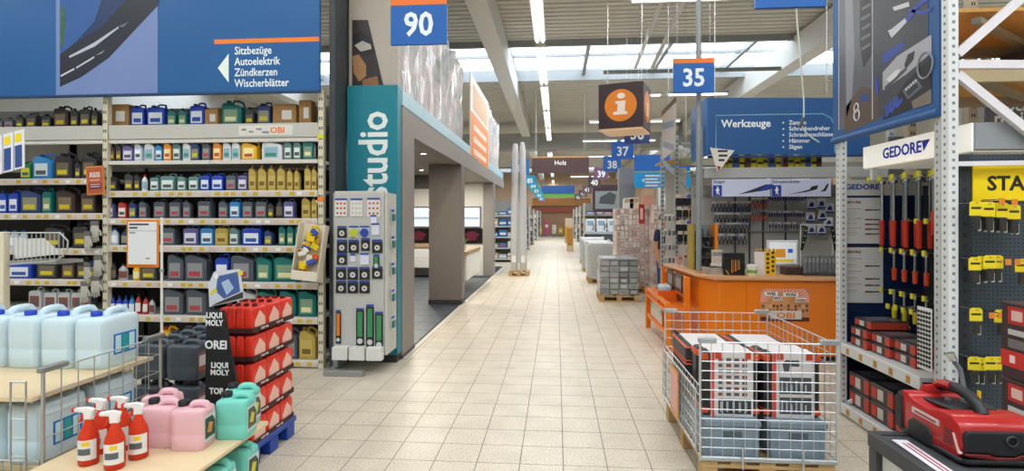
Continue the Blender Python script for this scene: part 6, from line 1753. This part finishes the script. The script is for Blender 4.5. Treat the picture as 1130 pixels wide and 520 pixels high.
wire_stack('grey packed stack nearest in the aisle', 1.27, 11.65, .80, .80, 1, 1, 1)
GMS = [M(c, .35, bump=.3, scale=30) for c in ('#8b8f90', '#a3a6a6', '#74787a', '#969a9b')]
pack_stack('grey wrapped pack of the nearest aisle stack', 1.27, 11.65, .78, .78, 6, .70, 4, 'grey wrapped packs on the nearest aisle pallet', GMS)
ws = thing('stretch_wrap', 'clear strap and lid sheet on the nearest grey stack', 'sheet', (1.27, 11.65, .847))
part('lid', MB().box(-.37, .37, -.37, .37, 0, .05), M('#a9aeb2', .25, bump=.4, scale=12), ws, .02, 2, True); bx('strap', M('#55585a', .4), ws, -.02, .02, -.375, .375, .051, .056)
def white_cage(label, x, y, w, d, h):
    t = thing('wire_cage', label, 'cage', (x, y, 0))
    stuff(part('front_mesh', mesh_panel((-w / 2, -d / 2, 0), (w / 2, -d / 2, 0), .15, h, 9, 9, .004), M('#d9dcdc', .4, .3), t))
    stuff(part('side_mesh', mesh_panel((-w / 2, -d / 2, 0), (-w / 2, d / 2, 0), .15, h, 9, 9, .004), M('#d9dcdc', .4, .3), t))
    stuff(part('side_mesh', mesh_panel((w / 2, -d / 2, 0), (w / 2, d / 2, 0), .15, h, 9, 9, .004), M('#d9dcdc', .4, .3), t))
    bx('liner', M('#c5c9c9', .5, var=.1, scale=12), t, -w / 2 + .03, w / 2 - .03, -d / 2 + .03, d / 2 - .03, .146, h - .08, .01)
    bx('lid_sheet', M('#dfe3e3', .3, bump=.4, scale=14), t, -w / 2 + .05, w / 2 - .05, -d / 2 + .05, d / 2 - .05, h - .078, h - .03, .01)
    p = thing('pallet', 'wooden pallet under the %s' % label, 'pallet', (x, y, 0)); pallet(p, w, d, PINE)
white_cage('white wire cage behind the grey stack', 1.25, 14.9, .85, 1.0, 1.08)
white_cage('second white wire cage farther along the aisle', 1.27, 17.9, .85, 1.0, 1.0)
white_cage('third white wire cage farther along the aisle', 1.33, 20.9, .85, 1.0, 1.0)
# stone tower: two pallet columns of bagged decorative packs
STM = [M(c, .4, var=.3, scale=40) for c in ('#d9cfca', '#cbbdb8', '#e0d9d2', '#bfa9a4', '#d6c3bc')]
for q, (x, y, w, h, cols, desc) in enumerate(((1.72, 13.0, .72, 1.78, 8, 'pale bagged pack, divider-side tower'), (2.45, 12.4, .74, 1.85, 8, 'pale bagged pack, rack-side tower'))):
    wire_stack(['pale bagged tower by the grey pillar', 'pale bagged tower by the rack'][q], x, y, w, .8, 1, 1, 1)
    pack_stack(desc, x, y, w, .8, 14, h, cols, 'pale bagged packs in two towers', STM, .004, bandc=('#e6dfd8', '#b59c96', '#c9a8a0', '#d9d2cc', '#a8918c', '#e0c9c0'))
sr = thing('hanging_strip', 'red vertical advertising strip on the bagged tower', 'sign', (0, 0, 0))
xa, za = onY(705, 225, 12.58); xb, zb = onY(711, 247, 12.58)
bx('strip', M('#b5352c', .5), sr, xa, xb, 12.58, 12.596, zb, za); bx('print_line', M('#e6c9c4', .5), sr, xa + .03, xb - .03, 12.577, 12.579, zb + .1, za - .1)
for i, (u, v0, v1, c, a) in enumerate(((697, 212, 225, '#dfe0dc', .25), (716, 202, 222, '#c98f80', .15), (704, 210, 224, '#e0d9c0', -.1))):
    xa, za = onY(u - 6, v0, 12.3); xb, zb = onY(u + 6, v1, 12.3)
    t = thing('display_carton', '%s carton lying on top of the bagged towers' % ('white', 'pink', 'cream')[i], 'carton', ((xa + xb) / 2, (12.95, 12.5, 12.95)[i], (1.926, 1.997, 1.926)[i]))
    bx('box', M(c, .5), t, -.11, .11, -.12, .12, .0, (za - zb) * .9, .005); bx('flap', M('#b9a58c', .6), t, -.10, .10, -.125, -.12, (za - zb) * .5, (za - zb) * .85)
    t.rotation_euler = (0, a * .3, 0)
# grey divider between the towers and the cages
tag(bx('tall_divider', M('#8b9194', .6), None, onY(683, 200, 13.7)[0], onY(701, 200, 13.7)[0], 13.7, 14.0, 0, 2.95, .005), 'tall grey divider behind the bagged towers', 'divider')
# bright blue department board and shelf rack with poster
bb = thing('department_board', 'bright cyan department board with white lines and arrow', 'sign', (0, 0, 0))
yb3 = 12.9
def q3(u, v):
    return onY(u, v, yb3)
xa, za = q3(700, 171); xb, zb = q3(729.5, 207); x2, _ = q3(762, 190)
bx('board', M('#2a6fd0', .4), bb, xa, x2, yb3, yb3 + .03, zb, za)
bx('cyan_field', M('#18a0e8', .4), bb, xa, x2, yb3 - .003, yb3 - .0005, zb, zb + (za - zb) * .45)
bx('green_line', M('#8fc43a', .4), bb, xa, x2, yb3 - .004, yb3 - .001, zb + (za - zb) * .46, zb + (za - zb) * .50)
for k in range(4):
    x, z = q3(712, 195 + k * 3.6); bx('print_line', WHITE, bb, x, q3(728 - 2 * (k % 2), 195)[0], yb3 - .005, yb3 - .0032, z, z + .035)
part('arrow', MB().poly([(q3(708, 199)[0], yb3 - .004, q3(708, 199)[1]), (q3(711, 197)[0], yb3 - .004, q3(711, 197)[1]), (q3(711, 201)[0], yb3 - .004, q3(711, 201)[1])]), WHITE, bb)
for xx in (xa + .1, x2 - .1):
    part('hanging_wire', MB().rod((xx, yb3 + .01, za), (xx, yb3 + .01, 6.98), .006, 5), ZINC, bb)
rk2 = thing('open_rack', 'grey steel rack with pegged gloves behind the counter', 'rack', (0, 0, 0))
yr = 9.7
RP = M('#a9b0b0', .4, .3)
for u in (731, 747):
    x = onY(u, 200, yr)[0]; slotted('upright', rk2, x, yr, 0, onY(u, 150, yr)[1], RP, .05, .06, .08)
xR = onY(773, 200, yr)[0]
slotted('upright', rk2, xR, yr, 0, onY(773, 145, yr)[1], RP, .05, .06, .08)
xL = onY(733, 200, yr)[0]; xM = onY(749, 200, yr)[0]
for v in (178,):
    z = onY(760, v, yr)[1]; bx('deck', M('#b99a62', .6), rk2, xL, xR - .03, yr + .07, yr + .9, z, z + .03); bx('deck_beam', M('#9aa878', .5), rk2, xM + .03, xR - .03, yr + .0, yr + .06, z - .02, z + .05)
for v in (158, 193):
    z = onY(760, v, yr)[1]; part('cross_bar', MB().bar((xM + .03, yr + .03, z), (xR - .03, yr + .03, z), .03, .03), RP, rk2)
part('brace', MB().bar((xM + .03, yr + .02, onY(760, 200, yr)[1]), (xR - .03, yr + .02, onY(760, 225, yr)[1]), .025, .03), RP, rk2)
part('brace', MB().bar((xM + .03, yr + .02, onY(760, 178, yr)[1] - .05), (xR - .05, yr + .02, onY(760, 160, yr)[1]), .025, .03), RP, rk2)
bx('back_panel', M('#c3c2bc', .6), rk2, xL + .20, xR - .03, yr + .92, yr + .94, 0, onY(760, 180, yr)[1])
# poster on the rack end
rp_ = thing('rack_poster', 'narrow pale poster with dark top edge on the rack end', 'poster', (0, 0, 0))
q = [onX(u, v, xL - .05) for u, v in ((731, 128), (746, 113), (746, 165), (731, 177))]
part('board', MB().prism([(a_, b_) for a_, b_ in q], xL - .06, xL - .05, 'x'), M('#c5c3bf', .45), rp_)
part('top_edge', MB().prism([(q[0][0], q[0][1]), (q[1][0], q[1][1]), (q[1][0], q[1][1] + .08), (q[0][0], q[0][1] + .08)], xL - .065, xL - .045, 'x'), M('#5a5450', .5), rp_)
for k in range(3):
    part('print_field', MB().prism([(q[0][0] - .1, q[0][1] - .15 - k * .3), (q[1][0] + .1, q[1][1] - .25 - k * .38), (q[1][0] + .1, q[1][1] - .35 - k * .38), (q[0][0] - .1, q[0][1] - .25 - k * .3)], xL - .062, xL - .0605, 'x'), M('#8fa0b5', .5), rp_)
part('hanger', MB().rod((xL - .055, (q[0][0] + q[1][0]) / 2, q[1][1] - .3), (xL - .055, (q[0][0] + q[1][0]) / 2, 6.98), .006, 5), ZINC, rp_)
# gloves on the rack
GLV = M('#1b1d26', .7)
k = 0
for rr, (v, us) in enumerate(((222, (748, 754, 760, 766)), (235, (749, 756, 763)), (251, (748, 754, 760, 767)), (262, (750, 757)))):
    for i, u in enumerate(us):
        x, z = onY(u, v, yr - .06)
        t = thing('work_glove', 'dark work glove on the grey rack, %s row, %s from the aisle' % (ORD[rr + 1], ORD[i + 1]), 'glove', (x, yr - .10, z + .05), 0, 'dark gloves on the grey rack')
        part('palm', MB().prism([(-.045, 0), (.045, 0), (.05, -.12), (-.05, -.12)], -.012, .012), GLV, t, .008, 1)
        for f in range(4):
            part('finger', MB().rod((-.036 + f * .024, 0, -.11), (-.038 + f * .025, 0, -.18 + .01 * abs(f - 1)), .010, 6), GLV, t)
        bx('header_card', M(['#d9cfc0', '#c9b8b0', '#5560a8'][i % 3], .5), t, -.04, .04, -.014, .002, .004, .06); part('hook', MB().rod((0, 0, .03), (0, .13, .03), .004, 5), CHROME, t)
for rr, v in enumerate((240, 256, 272, 286)):
    for i, u in enumerate((734, 738.5, 743)):
        x, z = onY(u, v, yr - .05)
        t = thing('hanging_pack', 'small pale hanging pack on the rack end, %s row, %s from the aisle' % (ORD[rr + 1], ORD[i + 1]), 'pack', (x, yr - .07, z), 0, 'small packs on the rack end')
        bx('card', M(rnd.choice(['#cfccc6', '#b9b6b4', '#d9d2cc']), .5), t, -.03, .03, -.006, 0, -.07, .06); bx('blister', M(rnd.choice(['#8d8a8a', '#5d6068', '#a9a09a']), .3), t, -.022, .022, -.02, -.0062, -.06, .02, .004)
        part('hook', MB().rod((0, 0, .05), (0, .07, .05), .004, 5), CHROME, t)
for i, u in enumerate((752, 759, 766)):
    x, z = onY(u, 178, yr)
    t = thing('stored_pack', 'film wrapped pack on the rack deck, %s from the aisle' % ORD[i + 1], 'pack', (x, yr + .4, onY(760, 178, yr)[1] + .031), .2 * i, 'wrapped packs on the rack deck')
    part('pack', MB().box(-.1, .1, -.12, .12, 0, .28 - .05 * i), M('#c9cfce', .25, bump=.6, scale=18), t, .03, 2, True); bx('label', WHITE, t, -.05, .05, -.124, -.119, .08, .15)

# display bench with appliances and the framed picture beyond
dbn = thing('display_bench', 'long grey display bench with white appliances by the pillar', 'bench', (0, 0, 0))
xa, za = fl(652, 300), 0
bx('top', M('#a9aeb4', .4), dbn, 1.15, 4.2, 22.6, 23.8, 1.05, 1.12); bx('front', M('#4a4f58', .5), dbn, 1.15, 4.2, 22.65, 22.7, .1, 1.049)
for x in (1.2, 2.4, 3.4, 4.15):
    bx('leg', DARK, dbn, x - .05, x + .05, 22.6, 22.64, 0, 1.049)
for i in range(6):
    t = thing('appliance', 'white appliance with grey hose on the far display bench, %s from the aisle' % ORD[i + 1], 'appliance', (1.4 + i * .46, 23.1, 1.121), 0, 'white appliances on the far bench')
    bx('body', M('#dcdfe2', .4), t, -.19, .19, -.2, .2, 0, .55, .03); bx('panel', M('#8fa6bd', .4), t, -.13, .13, -.205, -.2, .28, .48)
    part('hose', MB().tube([(.1, -.22, .1), (.14, -.28, .25), (.1, -.24, .38)], .02, 6), M('#55595e', .5), t, smooth=True)
fp = thing('framed_picture', 'dark framed department picture with a grey machine photograph', 'picture', (0, 0, 0))
yfp = 26.0
xa, za = onY(654, 204, yfp); xb, zb = onY(685, 234, yfp)
bx('frame', M('#43303a', .5), fp, xa, xb, yfp, yfp + .05, zb, za); bx('photo', M('#8d9498', .4, var=.2, scale=2), fp, xa + .12, xb - .1, yfp - .004, yfp - .0005, zb + .15, za - .3)
part('photo_shape', MB().poly([(xa + .3, yfp - .005, zb + .4), (xb - .3, yfp - .005, zb + .35), (xb - .2, yfp - .005, zb + .8), (xb - .5, yfp - .005, zb + .95), (xa + .35, yfp - .005, zb + .7)]), M('#4a5054', .4), fp)
bx('stand', M('#5d5558', .5), fp, xa + .1, xa + .2, yfp + .06, yfp + .12, 0, za - .1); bx('stand', M('#5d5558', .5), fp, xb - .2, xb - .1, yfp + .06, yfp + .12, 0, za - .1)

# ------------------------------------------------------------------ far shelving on both sides
def far_bay(label, side, x0, x1, y, depth, h, rows, cols, pal, seed, gname, rowlabel, single=True):
    r = random.Random(seed)
    t = thing('far_shelving', label, 'shelving', (0, 0, 0), 0, 'far shelving bays')
    m = M('#c9c7c0', .5)
    bx('back_panel', M('#8d8a84', .6), t, x0, x1, y + depth * .55, y + depth * .58, 0, h)
    for x in (x0, x1):
        bx('upright', m, t, x - .04, x + .04, y - .02, y + .06, 0, h)
    mass = {}
    for k in range(rows):
        z = .1 + k * (h - .3) / rows
        bx('shelf_board', m, t, x0 + .045, x1 - .045, y, y + depth * .5, z, z + .04)
        n = cols
        for i in range(n):
            w = (x1 - x0 - .2) / n
            hh = r.uniform(.45, .85) * ((h - .3) / rows - .08)
            c = r.choice(pal)
            if not single:
                cx = x0 + .1 + w * (i + .5)
                mass.setdefault(c, MB()).box(cx - w * .44, cx + w * .44, y + .05, y + .32, z + .041, z + .041 + hh)
                mass.setdefault('#e2e0da', MB()).box(cx - w * .36, cx + w * .36, y + .047, y + .0495, z + .041 + hh * .3, z + .041 + hh * .6)
                continue
            g = thing('shelf_box', '%s box, %s, %s row, %s from aisle' % (COLNAME[c], rowlabel, ORD[k + 1], ORD[(i + 1) if side > 0 else n - i]), 'box', (x0 + .1 + w * (i + .5), y + .2, z + .041), 0, gname)
            bx('box', M(c, .5), g, -w * .44, w * .44, -.15, .12, 0, hh, .006); bx('print_band', M(r.choice(['#e2e0da', '#e8c22a', '#c9443a', '#dfe6ee']), .5), g, -w * .36, w * .36, -.153, -.1505, hh * .3, hh * .6)
    for c, mb_ in mass.items():
        stuff(part('shelf_goods', mb_, M(c, .5), t))
COLNAME = {'#c9b49a': 'beige', '#d9d6ce': 'white', '#b5523a': 'rust red', '#3f6fa8': 'blue', '#5d8a5a': 'green', '#d9a83a': 'yellow', '#7a5a44': 'brown', '#4a4a52': 'dark grey', '#b9bcc0': 'silver', '#8a4f7a': 'plum'}
P1 = ['#c9b49a', '#d9d6ce', '#3f6fa8', '#b9bcc0', '#5d8a5a']; P2 = ['#7a5a44', '#c9b49a', '#b5523a', '#d9a83a', '#d9d6ce']; P3 = ['#4a4a52', '#b9bcc0', '#d9d6ce', '#8a4f7a', '#3f6fa8']
for k, (y, h) in enumerate(((21.0, 2.4), (25.0, 2.3), (29.5, 2.3), (35, 2.3), (42, 2.3), (50, 2.4))):
    far_bay('far shelving bay on the bath side, %s beyond the studio' % ORD[k + 1], -1, -3.7, -1.45, y, 1.2, h, 5, 6, (P1, P3)[k % 2], 20 + k, 'boxes on far shelves, bath side', 'bath side far bay %s' % ['one', 'two', 'three', 'four', 'five', 'six'][k], single=k < 2)
for k, (y, h) in enumerate(((29.0, 2.5), (34, 2.5), (40, 2.5), (47, 2.5))):
    far_bay('far shelving bay on the tool side, %s beyond the bench' % ORD[k + 1], 1, 1.45, 4.4, y, 1.2, h, 5, 6, (P3, P2)[k % 2], 40 + k, 'boxes on far shelves, tool side', 'tool side far bay %s' % ['one', 'two', 'three', 'four'][k], single=False)
for k, (y, x0, x1) in enumerate(((11.5, 4.3, 7.2), (15.5, 3.6, 7.2), (19.5, 3.6, 7.2))):
    far_bay('tall shelving bay deep on the tool side, %s behind the counter' % ORD[k + 1], 1, x0, x1, y, 1.2, 2.9, 5, 7, (P1, P2, P3)[k], 60 + k, 'boxes on deep tool side shelves', 'deep tool bay %s' % ['one', 'two', 'three'][k], single=k == 0)
for k, (y, x0, x1) in enumerate(((7.4, 5.6, 9.0),)):
    far_bay('tall shelving bay at the far right behind the rack, %s row' % ORD[k + 1], 1, x0, x1, y, 1.2, 3.4, 6, 8, (P3, P1)[k], 70 + k, 'boxes on far right shelves', 'far right bay %s' % ['one', 'two'][k])
# end wall display: wood counter, lamps, shelves
ew = thing('end_display', 'brown wooden end display with round lamps at the end of the aisle', 'display', (0, 0, 0))
ye = 52.0
bx('gantry', M('#b5824e', .6, var=.2, scale=3), ew, -2.3, 3.2, ye, ye + .4, 2.9, 3.6); bx('fascia', M('#a8584a', .6), ew, -2.2, 1.8, ye - .02, ye, 2.3, 2.7)
for x in (-2.2, 3.1):
    bx('post', M('#7a4f30', .6), ew, x - .15, x + .15, ye, ye + .4, 0, 2.9)
bx('back', M('#b59478', .7), ew, -2.04, 2.94, ye + .3, ye + .36, 0, 2.89)
for x in (-1.7, 1.6):
    part('lamp_disc', MB().prism([(x + .32 * math.cos(a), 3.9 + .32 * math.sin(a)) for a in [k * PI / 10 for k in range(20)]], ye, ye + .1), M('#d99a4a', .5), ew)
bx('lamp_bar', M('#5a3a28', .6), ew, -2.1, 2.1, ye + .02, ye + .08, 3.6, 3.62)
for i, (x, c, h) in enumerate(((-1.5, '#d9c23a', .9), (-.9, '#c9508a', 1.4), (-.2, '#d8d4cc', 1.1), (.4, '#d9b83a', .8), (1.1, '#7a6aa8', 1.3), (1.7, '#3a3f4a', 1.7), (2.4, '#b07a48', 1.2))):
    t = thing('end_stand', '%s goods stand before the brown end display' % ('yellow', 'pink', 'white', 'ochre', 'violet', 'dark', 'tan')[i], 'stand', (x, 50.8, 0))
    bx('base', M('#8a8680', .6), t, -.22, .22, -.2, .2, 0, .25); bx('goods', M(c, .5), t, -.2, .2, -.18, .18, .251, h, .03); bx('sign', WHITE, t, -.12, .12, -.184, -.18, h * .6, h * .8)
for i, (u, v, Y, c) in enumerate(((629, 277, 28.6, '#b5823a'), (626, 268, 36, '#c9982a'), (630, 262, 40.5, '#8a3a5a'))):
    x, y = fl(u, v)
    t = thing('aisle_stand', '%s goods stand at the tool side aisle edge' % ('tan', 'yellow', 'plum')[i], 'stand', (x, y, 0))
    bx('base', WOOD, t, -.18, .18, -.2, .2, 0, .3); bx('goods', M(c, .5), t, -.16, .16, -.18, .18, .301, 1.2, .03); bx('top_card', M('#d9c8b0', .5), t, -.14, .14, -.02, 0, 1.201, 1.7)

# ------------------------------------------------------------------ person half hidden behind the grey rack
def skin_body(name, verts, edges, m, parent, sub=2, root=0):
    me = bpy.data.meshes.new(name)
    me.from_pydata([v[:3] for v in verts], edges, [])
    me.materials.append(m)
    o = bpy.data.objects.new(name, me); COL.objects.link(o); o.parent = parent
    md = o.modifiers.new('skin', 'SKIN'); md.use_smooth_shade = True
    if not me.skin_vertices:
        with bpy.context.temp_override(object=o, active_object=o):
            bpy.ops.mesh.customdata_skin_add()
    for i, v in enumerate(verts):
        sv = me.skin_vertices[0].data[i]
        sv.radius = (v[3], v[4] if len(v) > 4 else v[3]); sv.use_root = i == root
    o.modifiers.new('smooth', 'SUBSURF').levels = sub
    o.modifiers['smooth'].render_levels = sub
    return o
pe = thing('person', 'person in a dark blue shirt and jeans half hidden behind the grey rack', 'person', (2.17, 11.25, 0), .6)
SKIN = M('#c58f6c', .55)
# pelvis, spine, neck, head; arms; legs
bv = [(0, 0, .95, .13, .10), (0, 0, 1.15, .13, .09), (0, 0, 1.38, .15, .10), (0, 0, 1.50, .06), (0, -.01, 1.58, .065), (0, -.015, 1.68, .085, .10), (0, 0, 1.76, .055),
      (-.18, 0, 1.42, .055), (-.22, .02, 1.15, .043), (-.22, -.05, .92, .034), (-.22, -.07, .84, .036, .02),
      (.18, 0, 1.42, .055), (.22, .02, 1.15, .043), (.22, -.05, .92, .034), (.22, -.07, .84, .036, .02),
      (-.09, 0, .88, .085), (-.10, -.01, .48, .06), (-.10, .02, .08, .042), (-.10, -.12, .04, .035),
      (.09, 0, .88, .085), (.10, -.01, .48, .06), (.10, .02, .08, .042), (.10, -.12, .04, .035)]
be = [(0, 1), (1, 2), (2, 3), (3, 4), (4, 5), (5, 6), (2, 7), (7, 8), (8, 9), (9, 10), (2, 11), (11, 12), (12, 13), (13, 14), (0, 15), (15, 16), (16, 17), (17, 18), (0, 19), (19, 20), (20, 21), (21, 22)]
for s_, w in ((-1, 10), (1, 14)):
    for k, (dx, dy, l) in enumerate(((-.026, -.01, .075), (-.009, -.012, .085), (.009, -.012, .08), (.025, -.008, .065))):
        n0 = len(bv)
        bv += [(s_ * .22 + dx, -.075 + dy * .4, .80, .0095), (s_ * .22 + dx * 1.1, -.09 + dy, .80 - l * .55, .0085), (s_ * .22 + dx, -.08 + dy, .80 - l, .0075)]
        be += [(w, n0), (n0, n0 + 1), (n0 + 1, n0 + 2)]
    n0 = len(bv)
    bv += [(s_ * .22 - s_ * .03, -.10, .83, .010), (s_ * .22 - s_ * .035, -.125, .79, .009)]
    be += [(w, n0), (n0, n0 + 1)]
skin_body('body', bv, be, SKIN, pe)
sv = [(0, 0, .93, .15, .12), (0, 0, 1.15, .15, .11), (0, 0, 1.37, .17, .12), (0, 0, 1.46, .09), (-.185, 0, 1.42, .075), (-.22, .015, 1.22, .06), (.185, 0, 1.42, .075), (.22, .015, 1.22, .06)]
skin_body('shirt', sv, [(0, 1), (1, 2), (2, 3), (2, 4), (4, 5), (2, 6), (6, 7)], M('#27254a', .8), pe)
jv = [(0, 0, .98, .145, .115), (0, 0, .90, .13, .11), (-.095, 0, .80, .10), (-.10, -.01, .48, .075), (-.10, .02, .12, .06), (.095, 0, .80, .10), (.10, -.01, .48, .075), (.10, .02, .12, .06)]
skin_body('jeans', jv, [(0, 1), (1, 2), (2, 3), (3, 4), (1, 5), (5, 6), (6, 7)], M('#3a4a78', .8), pe)
for s_ in (-.10, .10):
    part('shoe', MB().prism([(-.17, 0), (.07, 0), (.07, .07), (-.02, .09), (-.15, .05)], s_ - .05, s_ + .05, 'x'), DARK, pe, .015, 2, True)
part('hair', MB().lathe([(.098, .0), (.104, .05), (.092, .10), (.06, .135), (.02, .15)], 16, (0, .012, 1.665)), M('#4a3424', .8), pe, smooth=True)
fc = part('face', MB().prism([(-.016, -.02), (.016, -.02), (.008, .03), (-.008, .03)], -.118, -.10), SKIN, pe, loc=(0, 0, 1.67))
for x in (-.032, .032):
    part('eye', MB().lathe([(.004, -.008), (.011, 0), (.004, .008)], 8, (x, -.098, 1.70)), M('#e9e6e0', .3), pe)
    part('ear', MB().lathe([(.006, -.03), (.016, 0), (.006, .03)], 8, (x * 2.8, 0, 1.685)), SKIN, pe)
bx('mouth', M('#9a5a50', .5), pe, -.022, .022, -.106, -.098, 1.618, 1.628)
